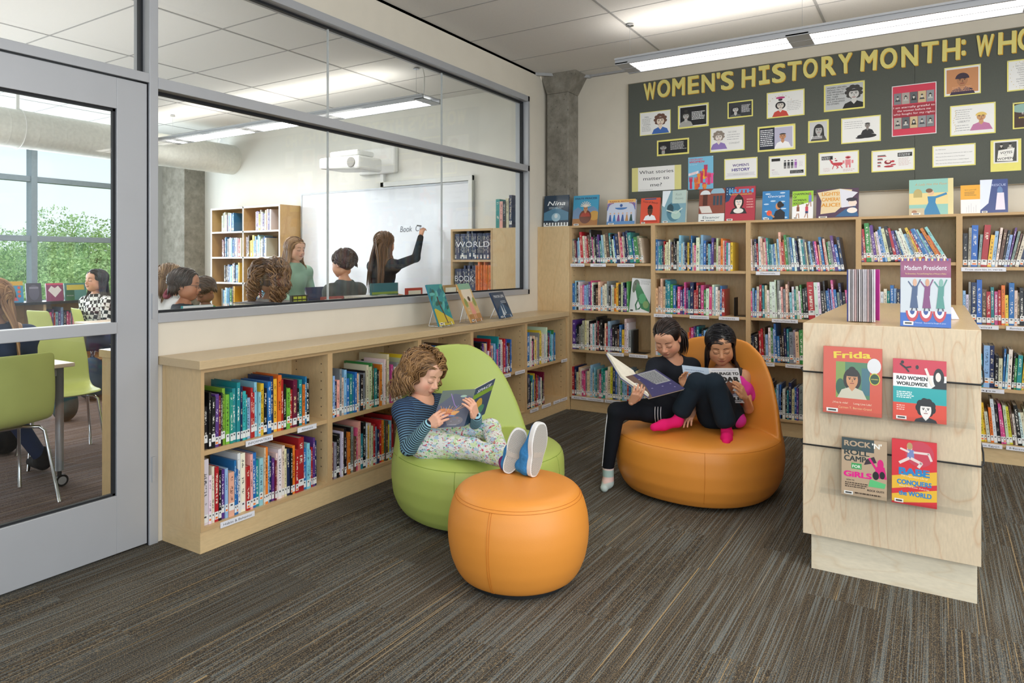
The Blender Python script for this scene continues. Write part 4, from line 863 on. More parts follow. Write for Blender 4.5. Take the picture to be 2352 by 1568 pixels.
# on top of the island
def c_mad(A):
    A.rect(0, 0, 1, 1, '#c3ccd4'); A.rect(0, .72, 1, 1, '#88406c'); [A.rect(.02 + k * .06, .965, .05 + k * .06, 1, '#3f62a8' if k % 2 else '#e8dca0') for k in range(16)]; A.rect(0, 0, 1, .2, '#2f62b8')
    A.text('Madam President', .5, .83, .095, '#dfe4ee', fit=.84); A.text('The Extraordinary, True (and Evolving) Story of Women in Politics', .5, .765, .03, '#e6d28c', fit=.82); A.text('by Catherine Thimmesh   Illustrated by Douglas B. Jones', .5, .05, .025, '#c8d8f0', fit=.8)
    for x, c, sk in ((.28, '#41587e', '#d0a68c'), (.53, '#7c3f74', '#c89678'), (.8, '#4f8f88', '#78aaa0')):
        A.poly([(x - .09, .27), (x + .08, .27), (x + .04, .5), (x - .05, .5)], c); A.poly([(x - .06, .45), (x + .06, .45), (x + .07, .6), (x - .04, .6)], c); A.ell(x + .01, .645, .04, .035, sk); A.line([(x + .05, .58), (x + .12, .69)], .025, c); A.line([(x - .04, .58), (x - .12, .66)], .025, c); A.line([(x - .04, .27), (x - .05, .235)], .025, '#3a3a4a'); A.line([(x + .04, .27), (x + .05, .235)], .025, '#3a3a4a')
    for k in range(3): x = .24 + k * .27; A.ell(x, .23, .13, .1, '#b8404c', 180, 360); A.ell(x, .23, .09, .065, '#e8ecf0', 180, 360); A.ell(x, .23, .05, .035, '#2f4f94', 180, 360)
b_ = floor_pt(2068, 748, 1.085); F = lean((b_.x, b_.y, 1.0845), (1, 0, 0), (0, 1, 0), 7)
picture_book(F, .178, .283, .014, c_mad, 'tall purple, grey and blue book of three dancing figures atop the island', '#3a5ca8', None)
ob = empty('open_book', (2.93, 3.40, 1.085), 0, 'fanned open book standing on the island with pink and navy covers', 'book')
q0 = floor_pt(1946, 738, 1.085); q1 = floor_pt(2020, 736, 1.085); sp_ = Vector(((q0.x + q1.x) / 2, q0.y + .19, 1.085)); hB = .232
def leaf(a, col, th=.0012, nm='page', mat=None, seg=8, curve=0.0):
    m = MB(); pts = []
    for i in range(seg + 1):
        t_ = i / seg; p = sp_.lerp(a, t_); n_ = Vector((-(a - sp_).y, (a - sp_).x, 0)).normalized(); p = p + n_ * curve * math.sin(t_ * PI); pts.append((p, n_))
    vs = []
    for p, n_ in pts: vs += [p - n_ * th, p + n_ * th, p + n_ * th + UP * hB, p - n_ * th + UP * hB]
    fs = []
    for i in range(seg): b = i * 4; fs += [(b, b + 4, b + 7, b + 3), (b + 1, b + 2, b + 6, b + 5), (b + 3, b + 7, b + 6, b + 2), (b, b + 1, b + 5, b + 4)]
    fs += [(0, 3, 2, 1), (seg * 4, seg * 4 + 1, seg * 4 + 2, seg * 4 + 3)]
    m.add(vs, fs); return m.build(nm, mat, ob)
leaf(Vector((q0.x, q0.y, 1.085)), 0, .0016, 'front_cover', plain('navy_cover', '#3c4a8c', .35)); leaf(Vector((q1.x, q1.y, 1.085)), 0, .0016, 'back_cover', plain('magenta_cover', '#c8389c', .35))
R_ = random.Random(9); pgm = [plain('page_white', '#d8d6de', .7), plain('page_grey', '#8f8d92', .7), plain('page_pinkish', '#b8a0a4', .7)]
for k in range(13):
    t_ = (k + .9) / 14.2; a = Vector((q0.x + (q1.x - q0.x) * t_, q0.y - .004 * math.sin(t_ * PI), 1.087)); leaf(a, 0, .0022 if k % 3 else .0035, 'page', pgm[[0, 1, 0, 2, 1, 0, 1, 0, 0, 2, 1, 0, 0][k]], curve=(.012 if k % 2 else -.008))
# small folded card with a purple foot, behind the tall book
m = MB(); a = floor_pt(2186, 733, 1.085); m.add([(a.x, a.y, 1.0855), (a.x + .03, a.y + .02, 1.0855), (a.x + .004, a.y + .03, 1.14), (a.x - .004, a.y + .01, 1.14)], [(0, 1, 2, 3)])
o = m.build('folded_card', plain('lilac_card', '#d8d2e8', .6)); md = o.modifiers.new('s', 'SOLIDIFY'); md.thickness = .002; tag(o, 'small white and purple folded card behind the tall book on the island', 'card')
# ================================================================== SHELVED BOOKS
PALC = dict(k='#18181c', n='#1d2d55', b='#2a6db0', l='#8fc0da', t='#23888c', r='#b3242c', m='#701c36', p='#d54f86', v='#5b3a82', o='#e27a2a', y='#e2c438', g='#3c8848',
            w='#e6e4de', c='#d7cdb2', s='#8b8f97', d='#5f4636', i='#7fb53c', q='#39b8b8', a='#a99f90', e='#e9b9a4')
CN = dict(k='black', n='navy', b='blue', l='light blue', t='teal', r='red', m='maroon', p='pink', v='purple', o='orange', y='yellow', g='green', w='white', c='cream', s='grey', d='brown',
          i='lime green', q='turquoise', a='beige', e='salmon')
def spine_material():
    m, t, b = newmat('book_cloth'); a = N(t, 'ShaderNodeAttribute'); a.attribute_name = 'Col'; c2 = N(t, 'ShaderNodeAttribute'); c2.attribute_name = 'Ink'; sp = N(t, 'ShaderNodeAttribute'); sp.attribute_name = 'Spine'
    s = N(t, 'ShaderNodeSeparateXYZ'); t.links.new(sp.outputs['Vector'], s.inputs[0])
    q = N(t, 'ShaderNodeMapping'); q.inputs['Scale'].default_value = (1.6, 190, 1); t.links.new(sp.outputs['Vector'], q.inputs[0])
    let = ramp(t, noise(t, q.outputs[0], 1.0, 1, .5), [(.49, (0, 0, 0)), (.53, (1, 1, 1))])
    q2 = N(t, 'ShaderNodeMapping'); q2.inputs['Scale'].default_value = (.1, 22, 1); q2.inputs['Location'].default_value = (5, 3, 0); t.links.new(sp.outputs['Vector'], q2.inputs[0])
    wd = ramp(t, noise(t, q2.outputs[0], 1.0, 1, .5), [(.44, (0, 0, 0)), (.47, (1, 1, 1))])
    band = math_(t, 'LESS_THAN', math_(t, 'ABSOLUTE', s.outputs[0]), .46); top = math_(t, 'LESS_THAN', math_(t, 'ABSOLUTE', math_(t, 'SUBTRACT', s.outputs[2], .58)), .32)
    k = math_(t, 'MULTIPLY', math_(t, 'MULTIPLY', let, wd), math_(t, 'MULTIPLY', band, top))
    t.links.new(mix(t, math_(t, 'MULTIPLY', k, .85), a.outputs['Color'], c2.outputs['Color']), b.inputs['Base Color']); b.inputs['Roughness'].default_value = .32
    b.inputs['Coat Weight'].default_value = .35; b.inputs['Coat Roughness'].default_value = .12; return m
SPM = spine_material()
LABEL = printm('spine_sticker', .5, .2)
ORD = ['zeroth', 'first', 'second', 'third', 'fourth', 'fifth', 'sixth', 'seventh', 'eighth', 'ninth', 'tenth', 'eleventh', 'twelfth', 'thirteenth', 'fourteenth', 'fifteenth', 'sixteenth', 'seventeenth', 'eighteenth', 'nineteenth']
for tn_, w_ in ((20, 'twent'), (30, 'thirt'), (40, 'fort'), (50, 'fift')):
    ORD.append(w_ + 'ieth'); ORD += [w_ + 'y-' + ORD[k] for k in range(1, 10)]
BOOKS = []
def row(unit, z, x0, x1, place, seed, codes=None, n=None, pal='wwccbblltkknnrpvsgm', h=(.19, .27), th=(.010, .024), lean0=0, lean1=0, dep=(.15, .21), sticker=1.0, setb=.012, gap=.0008, group=None, thin=1.0, lab_extra=''):
    R = random.Random(seed); x = x0; k = 0
    mats = mworld(unit)
    while x < x1:
        if codes and k >= len(codes): break
        c = codes[k] if codes else R.choice(pal)
        t = R.uniform(*th) * thin; hh = R.uniform(*h)
        if R.random() < .12: hh = min(hh * 1.15, h[1] * 1.12)
        if R.random() < .1: t *= 1.5
        if c.isupper(): c = c.lower(); t *= 1.7; hh = h[1] * 1.05
        fr = (x - x0) / max(1e-6, x1 - x0); ln = lean0 + (lean1 - lean0) * fr + R.uniform(-1.2, 1.2) * (1 if (lean0 or lean1) else .5)
        dd = R.uniform(*dep) * (hh / .24) ** .5; a = math.radians(ln)
        M = mats @ Matrix.Translation((x, setb + R.uniform(0, .012), z)) @ Matrix.Rotation(a, 4, 'Y')
        if a > 0: M = M      # leans to the right: pivots on its lower-left corner
        BOOKS.append(dict(M=M, t=t, h=hh, d=dd, c=c, lab=R.random() < sticker, rnd=R.random() * 50, place=place, k=k + 1, grp=group, dot=R.random() < .3, seed=R.random(), lift=(t * math.sin(-a) if a < 0 else t * math.sin(a))))
        x += t / max(.5, math.cos(a)) + gap + R.random() * .0012; k += 1
LB = LOW
def lw(i): return lowy[i + 1] - lowy[i] - .02
g0 = 'books on the low bookcases'; g1 = 'books on the tall bookcases'
L = dict(group=g0, h=(.20, .275), th=(.009, .0215), dep=(.16, .22))
row(LB[0], .4725, .020, .66, 'upper shelf, first low bay', 1, codes='kkkkvmkiittTnqtlrrllykbNyOrkirmktobkkN', **L)
row(LB[0], .1185, .020, .735, 'lower shelf, first low bay', 2, codes='wwcrkvlebbwWrebtlcOlnvmwwccnkorRbllrvn', **L)
row(LB[1], .4685, .020, .74, 'upper shelf, second low bay', 3, codes='tlnesclbtbbelkskccgdtkcowwkclpnwswcyelwrk', **L)
row(LB[1], .1185, .020, .70, 'lower shelf, second low bay', 4, codes='wmskkwdknoksdpetkwyccrlnrogdylrrddo', **L)
row(LB[2], .4705, .020, .55, 'upper shelf, third low bay', 5, codes='kstkeBlwbbopnldpksdwb', **L)
row(LB[2], .1185, .020, .50, 'lower shelf, third low bay', 6, codes='kwroyldkbwmtsr', **L)
row(LB[3], .4705, .020, .74, 'upper shelf, fourth low bay', 7, codes='krtdwckbvvecnwrRsenlbptvwelrpvlmdb', **L)
row(LB[4], .4705, .020, .60, 'upper shelf, fifth low bay', 8, codes='ytbBwwpkeycssYcwclwwkrvbtlpgb', **L)
row(LB[4], .1185, .020, .52, 'lower shelf, fifth low bay', 9, codes='mkkNkwtbykrrdlvwkm', **L)
row(LB[3], .1185, .02, .16, 'lower shelf, fourth low bay', 10, codes='kdnswk', **L)
T_ = dict(group=g1, h=(.20, .27), th=(.0105, .022), dep=(.16, .22), setb=.010)
def tw(i): return tx[i + 1] - tx[i] - .04
pos = ['first', 'second', 'third', 'fourth', 'fifth']
mixb = 'wwccblltknrpvsgmoqy'
row(TALL[0], 1.3405, .02, .70, 'top shelf, first tall bay', 21, codes='scmllwRwerdkpcknvtlcdtkwbnepcnNtbgacktRlb', lean0=-3, lean1=-7, **T_)
row(TALL[0], .9145, .02, .56, 'second shelf, first tall bay', 22, codes='blkwepllvpwkdelcwskwcoykcnvgdkN', **T_)
row(TALL[0], .5545, .02, .57, 'third shelf, first tall bay', 23, codes='vnkaaacckwlckmkkkerlvkkdbycwssswkk', **T_)
row(TALL[0], .134, .02, .74, 'bottom shelf, first tall bay', 24, codes='rncewppscclcltspttwCYNbswgllrbwcckblcoda', **T_)
row(TALL[1], 1.2805, .02, .66, 'top shelf, second tall bay', 25, codes='blttnrccwsdkkwlclnkykbcpwllbklbvdceoeptwyrpmRD', lean0=0, lean1=0, thin=.88, **T_)
row(TALL[1], .9135, .02, .60, 'second shelf, second tall bay', 26, codes='eeeettgbkpvbpvtnrrkpgwpwlwcbrkclwlbcP', **T_)
row(TALL[1], .5565, .02, .05, 'third shelf, second tall bay', 27, codes='wl', **T_)
row(TALL[1], .5565, .30, .56, 'third shelf, second tall bay, right part', 28, codes='orpvntbklqpadd', **T_)
row(TALL[1], .134, .02, .72, 'bottom shelf, second tall bay', 29, pal=mixb, **T_)
row(TALL[2], 1.2805, .02, .68, 'top shelf, third tall bay', 30, codes='wcnrwecpttlbclerogsbwnkwtscnlkvpebrcgsvbnkdcoA', lean0=-2, lean1=-9, thin=.9, **T_)
row(TALL[2], .9125, .02, .745, 'second shelf, third tall bay', 31, codes='plbcrktcwWWcswesedlwtcwgkkRWWkkbvlpbsnkpeonkPyb', lean0=0, lean1=-6, thin=.9, **T_)
row(TALL[2], .5675, .02, .74, 'third shelf, third tall bay', 32, codes='knkrrdlwglbbkkntssegkvpbocvlbtnkswc', lean0=-2, lean1=-2, **T_)
row(TALL[2], .134, .02, .74, 'bottom shelf, third tall bay', 33, codes='aaskNNndtlbkwktNcbvsktrkndabkln', **T_)
row(TALL[3], 1.3505, .02, .56, 'top shelf, fourth tall bay', 34, codes='vrGcvcwblckrvkbwwwlayrbllboolbgw', lean0=-2, lean1=-30, **T_)
row(TALL[3], .9305, .02, .58, 'second shelf, fourth tall bay', 35, codes='bwvgcccwwtblnrcoke', **T_)
row(TALL[3], .5555, .02, .58, 'third shelf, fourth tall bay', 36, pal=mixb, **T_)
row(TALL[3], .134, .02, .58, 'bottom shelf, fourth tall bay', 37, pal=mixb, **T_)
row(TALL[4], 1.3185, .02, .70, 'top shelf, fifth tall bay', 38, codes='kaBsRylwdklvsdcnAgptlrncb', lean0=0, lean1=28, **T_)
row(TALL[4], .9285, .02, .74, 'second shelf, fifth tall bay', 39, codes='lwsNbdrtproyBcdknBcKwvlcl', **dict(T_, th=(.013, .026)))
row(TALL[4], .5035, .02, .72, 'third shelf, fifth tall bay', 40, codes='tGcpitLNkcblwkgtycblrsnbw', lean0=-2, lean1=12, **T_)
row(TALL[4], .134, .02, .72, 'bottom shelf, fifth tall bay', 41, codes='kydwkcyycowkppcydwkwcwkl', lean0=-3, lean1=-12, **T_)
# bookends
def bookend(M, lab, mat, h=.2, w=.12):
    m = MB(); m.box(0, .0025, 0, w, 0, h); m.box(-.0, .11, 0, w, 0, .0015); m.v = [tuple(M @ Vector(p)) for p in m.v]; return tag(m.build('bookend', mat, bevel=.001), lab, 'bookend')
bookend(mworld(LOW[3]) @ Matrix.Translation((.43, .012, .4715)), 'red metal bookend among the books in the fourth low bay', plain('red_enamel', '#8e1c24', .35), .24, .14)
bookend(mworld(TALL[0]) @ Matrix.Translation((.61, .02, .5555)), 'black metal bookend on the third shelf, first tall bay', BLACKP)
bookend(mworld(TALL[1]) @ Matrix.Translation((.675, .02, .9145)), 'black metal bookend on the second shelf, second tall bay', BLACKP, .15)
# face-out books inside the shelves
def c_liz(A):
    A.rect(0, 0, 1, 1, '#dcdee0'); A.lines(.45, .95, .82, .95, 4, '#7c8084', .3, 50)
    A.ell(.24, .80, .17, .1, '#4a5c48'); A.ell(.14, .72, .08, .09, '#5c6a58'); A.poly([(.28, .88), (.45, .78), (.75, .5), (1, .28), (1, .05), (.6, .12), (.35, .4), (.22, .66)], '#2f7a4c'); A.ell(.6, .42, .2, .1, '#4fa06c', rot=-40); A.ell(.8, .25, .16, .07, '#7a9a5c', rot=-35)
    A.line([(.42, .42), (.3, .22), (.36, .08)], .07, '#2f6a48'); A.line([(.62, .25), (.5, .12), (.42, .1)], .06, '#2f6a48'); A.ell(.2, .83, .025, .018, '#1a1a1a'); A.rect(.06, .03, .2, .08, '#3a3a3a')
F = lean(mworld(TALL[0]) @ Vector((.565, .03, .915)), (1, 0, 0), (0, 1, 0), 8) @ Matrix.Rotation(math.radians(3), 4, 'Z').inverted()
picture_book(F, .185, .30, .014, c_liz, 'white picture book with a green lizard on the first tall bay', '#c8ccd0', None, sticker=False)
def c_pas(A):
    A.rect(0, 0, 1, 1, '#3f9a84'); A.rect(0, .84, .75, 1, '#6fa8b8'); [A.ell(.08 + k * .12, .9, .05, .04, ['#b8543c', '#3a2c28', '#d8c8a8'][k % 3]) for k in range(6)]; A.rect(.06, .44, .62, .78, '#c9d2e6'); A.text('THE', .33, .7, .06, '#2a3a7c', bold=.02); A.text('MIRACLES', .34, .61, .08, '#2a3a8c', fit=.5, bold=.02); A.text('OF', .34, .55, .04, '#2a3a7c'); A.text('PASSOVER', .34, .46, .08, '#2a3a8c', fit=.5, bold=.02)
    A.rect(.75, .6, 1, 1, '#d8c87c'); A.ell(.86, .55, .13, .14, '#e8b89c'); A.poly([(.7, .02), (1, .02), (1, .45), (.82, .5), (.74, .3)], '#e9e4e8'); A.text('Josh and Sheilah', .32, .35, .04, '#1e4a40')
a = floor_pt(1164, 947, .125); 
F = lean((.285, mworld(LOW[3]).translation.y + .30, .1215), (0.15, 1, 0), (-1, .15, 0), 18)
picture_book(F, .235, .255, .012, c_pas, 'green picture book with a white title panel in the fourth low bay', '#2c7a68', None, sticker=False)
wire_stand(F, .235, .255, 'wire stand under the green picture book in the fourth low bay', 'wire book stands on the counter')
# shelf labels
STRIP = plain('label_strip_white', '#e4e4ea', .35)
def shelf_label(unit, x0, x1, z, text, n=0):
    r = MB(); r.box(x0, x1, -.0045, -.001, z - .030, z - .003); o = r.build('shelf_label', STRIP, unit, world=False)
    A = Art(x1 - x0, .027)
    A.text(text, .5, .28, .6, '#33343a', fit=min(.86, .09 * len(text) * .027 / (x1 - x0) * 2.6 if False else .84 if len(text) > 9 else .6))
    M = Matrix.Translation((x0, -.0047, z - .030)) @ Matrix(((1, 0, 0, 0), (0, 0, -1, 0), (0, 1, 0, 0), (0, 0, 0, 1)))
    A.mb.v = [tuple(M @ Vector(p)) for p in A.mb.v]; t = A.mb.build('lettering', PAPER, o, world=False)
SLs = [(0, 0, .24, .40, .472, 'INFORMATION'), (0, 0, .56, .69, .472, 'Almanacs'), (0, 0, .10, .29, .118, 'Habits & Behavior'),
 (0, 3, .40, .53, .47, 'Games'), (0, 3, .60, .75, .47, 'Art & Drawing'), (0, 4, .62, .76, .47, 'Biography'), (0, 4, .06, .20, .118, 'Mythology'), (0, 4, .26, .42, .118, 'Communities'), (0, 4, .47, .60, .118, 'Economics'), (0, 4, .61, .74, .118, 'Holidays'),
 (1, 0, .01, .15, 1.34, 'Earth Science'), (1, 0, .21, .36, 1.34, 'Weather'), (1, 0, .47, .63, 1.34, 'Earthquakes & Volcanoes'), (1, 0, .37, .53, .554, 'Evolution & Fossils'), (1, 0, .58, .75, .554, 'Rocks & Minerals'), (1, 0, .02, .34, .133, 'Botany / Plants    Cultured Plants'), (1, 0, .35, .50, .133, 'Zoology / Animals'),
 (1, 1, .01, .17, .913, 'Aquatic Life'), (1, 1, .32, .48, .913, 'Invertebrates/Spiders'), (1, 1, .56, .72, .913, 'Insects'), (1, 2, .06, .24, 1.28, 'Mammals'), (1, 2, .18, .37, .912, 'Medicine/Human Body'), (1, 2, .03, .20, .567, 'TECHNOLOGY'), (1, 2, .28, .44, .567, 'Machines & Inventions'), (1, 2, .55, .68, .133, 'N.A.S.A.'),
 (1, 4, .01, .26, 1.318, 'True stories in verse'), (1, 4, .50, .70, 1.318, 'Poetry'), (1, 4, .03, .22, .928, 'Survival'), (1, 4, .26, .52, .928, 'Battles & Catastrophes'), (1, 4, .02, .25, .503, 'Maps'), (1, 4, .05, .24, .133, 'Ancient Egypt'), (1, 4, .26, .50, .133, 'Mesopotamia')]
for k, u, a, b, z, s_ in SLs: shelf_label((LOW, TALL)[k][u], a, b, z, s_)
# ================================================================== SOLID SHAPES FROM DISTANCE FIELDS
V3 = lambda p: np.array([p[0], p[1], p[2]], dtype=np.float32)
def cap(a, b, ra, rb=None, k=.02, op='+', c=0): return dict(t='cap', a=V3(a), b=V3(b), ra=ra, rb=ra if rb is None else rb, k=k, op=op, c=c)
def ell(cn, r, R=None, k=.02, op='+', c=0):
    return dict(t='ell', a=V3(cn), r=np.array(r if hasattr(r, '__len__') else (r, r, r), dtype=np.float32), R=None if R is None else np.array(R, dtype=np.float32), k=k, op=op, c=c)
def pd(p, X, Y, Z):
    if p['t'] == 'cap':
        a, b = p['a'], p['b']; ba = b - a; bb = float(ba @ ba) + 1e-12
        x, y, z = X - a[0], Y - a[1], Z - a[2]; t = np.clip((x * ba[0] + y * ba[1] + z * ba[2]) / bb, 0, 1)
        return np.sqrt((x - t * ba[0]) ** 2 + (y - t * ba[1]) ** 2 + (z - t * ba[2]) ** 2) - (p['ra'] + (p['rb'] - p['ra']) * t)
    x, y, z = X - p['a'][0], Y - p['a'][1], Z - p['a'][2]; r = p['r']
    if p['R'] is not None:
        R = p['R']; x, y, z = R[0, 0] * x + R[1, 0] * y + R[2, 0] * z, R[0, 1] * x + R[1, 1] * y + R[2, 1] * z, R[0, 2] * x + R[1, 2] * y + R[2, 2] * z
    k0 = np.sqrt((x / r[0]) ** 2 + (y / r[1]) ** 2 + (z / r[2]) ** 2); k1 = np.sqrt((x / r[0] ** 2) ** 2 + (y / r[1] ** 2) ** 2 + (z / r[2] ** 2) ** 2) + 1e-9
    return k0 * (k0 - 1) / k1
def bounds(p):
    if p['t'] == 'cap': r = max(p['ra'], p['rb']); return np.minimum(p['a'], p['b']) - r, np.maximum(p['a'], p['b']) + r
    r = float(max(p['r'])); return p['a'] - r, p['a'] + r
def field(prims, vox, pad=None):
    los, his = zip(*[bounds(p) for p in prims if p['op'] == '+']); pad = pad or vox * 4
    lo = np.min(los, axis=0) - pad; hi = np.max(his, axis=0) + pad; n = np.ceil((hi - lo) / vox).astype(int) + 1
    F = np.full(n, .2, dtype=np.float32); ax = [lo[i] + vox * np.arange(n[i], dtype=np.float32) for i in range(3)]
    for p in prims:
        a, b = bounds(p); m = p['k'] + vox * 4; i0 = np.maximum(((a - m - lo) / vox).astype(int), 0); i1 = np.minimum(((b + m - lo) / vox).astype(int) + 2, n)
        if (i1 <= i0).any(): continue
        sl = tuple(slice(i0[q], i1[q]) for q in range(3)); d = pd(p, ax[0][sl[0]][:, None, None], ax[1][sl[1]][None, :, None], ax[2][sl[2]][None, None, :]); G = F[sl]; k = max(p['k'], 1e-5)
        if p['op'] == '+': h = np.clip(.5 + .5 * (d - G) / k, 0, 1); F[sl] = d + (G - d) * h - k * h * (1 - h)
        else: h = np.clip(.5 - .5 * (G + d) / k, 0, 1); F[sl] = G + (-d - G) * h + k * h * (1 - h)
    return F, lo
def to_mesh(F, lo, vox):
    g = vdb.FloatGrid(); g.background = .2; g.copyFromArray(np.clip(F, -3 * vox, 3 * vox).astype(np.float32))
    pts, quads = g.convertToQuads(isovalue=0.0); return np.array(pts, dtype=np.float64) * vox + lo, np.array(quads)[:, ::-1]
def np_mesh(name, pts, quads, mats, parent=None, cols=None, smooth=True, attrs=None):
    if parent is not None: inv = np.array(mworld(parent).inverted()); pts = pts @ inv[:3, :3].T + inv[:3, 3]
    me = bpy.data.meshes.new(name); me.vertices.add(len(pts)); me.vertices.foreach_set('co', np.asarray(pts, dtype=np.float32).ravel())
    nf, w = quads.shape; me.loops.add(nf * w); me.polygons.add(nf); me.loops.foreach_set('vertex_index', quads.ravel().astype(np.int32))
    me.polygons.foreach_set('loop_start', (np.arange(nf) * w).astype(np.int32)); me.polygons.foreach_set('use_smooth', np.full(nf, smooth))
    me.update(calc_edges=True)
    if cols is not None: a = me.color_attributes.new('Col', 'FLOAT_COLOR', 'POINT'); a.data.foreach_set('color', np.c_[cols, np.ones(len(cols))].astype(np.float32).ravel())
    for nm, v in (attrs or {}).items(): a = me.attributes.new(nm, 'FLOAT', 'POINT'); a.data.foreach_set('value', np.asarray(v, dtype=np.float32))
    for m in (mats if isinstance(mats, (list, tuple)) else [mats]): me.materials.append(m)
    o = bpy.data.objects.new(name, me); COL.objects.link(o)
    if parent is not None: o.parent = parent
    return o
def relax(pts, quads, it=1, f=.5):
    n = len(pts); e = np.concatenate([quads[:, [i, (i + 1) % 4]] for i in range(4)]); e = np.concatenate([e, e[:, ::-1]])
    cnt = np.bincount(e[:, 0], minlength=n)[:, None] + 1e-9
    for _ in range(it):
        s = np.stack([np.bincount(e[:, 0], weights=pts[e[:, 1], q], minlength=n) for q in range(3)], axis=1); pts = pts * (1 - f) + s / cnt * f
    return pts
def solid(name, prims, vox, mats, parent=None, paint=None, it=1, attrs=None):
    F, lo = field(prims, vox); pts, q = to_mesh(F, lo, vox); pts = relax(pts, q, it)
    return np_mesh(name, pts, q, mats, parent, paint(pts) if paint else None, True, attrs(pts) if attrs else None)
from mathutils.bvhtree import BVHTree
def hug(obj, pts, off=.001):
    me = obj.data; bv = BVHTree.FromPolygons([v.co for v in me.vertices], [tuple(p.vertices) for p in me.polygons]); M = mworld(obj); Mi = M.inverted(); out = []
    for p in pts:
        l, n, i, d = bv.find_nearest(Mi @ Vector(p)); out.append(M @ (l + n * off) if l is not None else Vector(p))
    return out

# ------------------------------------------------------------------ soft seats
def leather(name, hx, dk):
    m, t, b = newmat(name); v = coords(t); n = noise(t, v, 420, 3, .6); n2 = noise(t, v, 3, 2); c = hexc(hx)
    t.links.new(mix(t, math_(t, 'MULTIPLY', n2, .25), c, tuple(x * .88 for x in c)), b.inputs['Base Color']); b.inputs['Roughness'].default_value = .42
    bump(t, b, n, .25, .0012); s = plain(name + '_seam', dk, .6); return m, s
LORG, LORGS = leather('orange_leatherette', '#e2923a', '#c8761c'); LGRN, LGRNS = leather('green_leatherette', '#adbd60', '#7f9636')
BASEBLK = plain('black_base_ring', '#0f0f0f', .8)  # plain black ring under each soft seat
def lounge(name, cr, cdp, fr, fd, mat, seam, label, a=.445, b=.43, hb=.80):
    c = RGT * cr + FWD * cdp + Vector((CAMX, 0, 0)); f = (RGT * fr + FWD * fd).normalized(); rz = math.atan2(f.y, f.x) + PI / 2
    root = empty(name, (c.x, c.y, 0), rz, label, 'chair'); vox = .008
    lo = np.array([-.58, -.58, -.02], dtype=np.float32); n = np.array([146, 146, 128]); X, Y, Z = [lo[i] + vox * np.arange(n[i], dtype=np.float32) for i in range(3)]
    X, Y, Z = X[:, None, None], Y[None, :, None], Z[None, None, :]
    pz = np.interp(Z, [0, .02, .06, .12, .2, .28, .36, .5, .65, .78, .86, .92, .955, .97], [.80, .87, .93, .98, 1.0, .995, .965, .925, .865, .79, .71, .58, .38, .0]).astype(np.float32)
    rho = (np.abs(X / a) ** 2.25 + np.abs(Y / b) ** 2.25) ** (1 / 2.25); outer = (rho - pz) * .42
    outer = np.maximum(outer, .022 - Z)
    zs = .375 - .12 * np.clip(rho, 0, 1.2) ** 6 * .35 - .0 * X; yb = .190 + (Z - .36) * .20 - .50 * X ** 2
    carve = -np.maximum(zs - Z, (Y - yb) * .9)
    k = .03; h = np.clip(.5 + .5 * (outer - carve) / k, 0, 1); F = carve + (outer - carve) * h + k * h * (1 - h)
    F = (F / np.maximum(1, 1)).astype(np.float32); pts, q = to_mesh(F, lo, vox); pts = relax(pts, q, 3)
    me_o = np_mesh('cushion_body', pts, q, mat); me_o.parent = root
    M = mworld(root); pt = []
    def sp(ang, z, s=1): 
        u = math.cos(ang), math.sin(ang); r = s * float(np.interp(z, [0, .2, .28, .36], [.76, 1, .995, .965])) / ((abs(u[0] / a) ** 2.25 + abs(u[1] / b) ** 2.25) ** (1 / 2.25)); return M @ Vector((u[0] * r, u[1] * r, z))
    seamp = [sp(math.radians(d), .335) for d in range(-205, 26, 4)]
    m = MB(); m.tube(hug(me_o, seamp, .0002), .0015, 6); m.build('seam', seam, root, smooth=True)
    for ang in (-60, -205, 25, -140):
        m = MB(); m.tube(hug(me_o, [sp(math.radians(ang), z) for z in np.linspace(.03, .335, 14)], .0), .0016, 6); m.build('seam', seam, root, smooth=True)
    m = MB(); m.lathe([(a * .70, .0), (a * .74, .004), (a * .74, .03)], (0, 0, 0), 40); m.v = [tuple(M @ Vector(p)) for p in m.v]; m.build('base_ring', BASEBLK, root)
    return root
GREEN = lounge('lounge_chair', -.185, 3.755, .62, -.78, LGRN, LGRNS, 'lime green egg-shaped lounge chair with a curly haired girl in it', a=.46, b=.45)
ORANGE = lounge('lounge_chair', 1.12, 4.10, -.66, -.75, LORG, LORGS, 'wide orange lounge chair shared by two reading girls', a=.475, b=.47)
oc = RGT * .027 + FWD * 2.945 + Vector((CAMX, 0, 0))
ot = empty('ottoman', (oc.x, oc.y, 0), 0, 'round orange leatherette ottoman in front, under a pair of shoes', 'ottoman')
prof = [(0.001, .02), (.21, .02), (.248, .028), (.270, .06), (.290, .11), (.301, .17), (.304, .22), (.299, .28), (.286, .33), (.273, .36), (.255, .384), (.225, .398), (.15, .405), (.07, .408), (.001, .409)]
t_ = np.linspace(0, len(prof) - 1, 60); pr = [(float(np.interp(x, range(len(prof)), [p[0] for p in prof])), float(np.interp(x, range(len(prof)), [p[1] for p in prof]))) for x in t_]
m = MB(); m.lathe(pr, (oc.x, oc.y, 0), 96); ob_ = m.build('cushion_body', LORG, ot, smooth=True)
sub = ob_.modifiers.new('s', 'SMOOTH'); sub.iterations = 6
m = MB()
for rr2, z in ((.2728, .3605), (.2655, .3705)): m.tube([(oc.x + rr2 * math.cos(w), oc.y + rr2 * math.sin(w), z) for w in np.linspace(0, 2 * PI, 97)[:-1]], .0009, 5, closed=True)
m.build('top_seam', LORGS, ot, smooth=True)
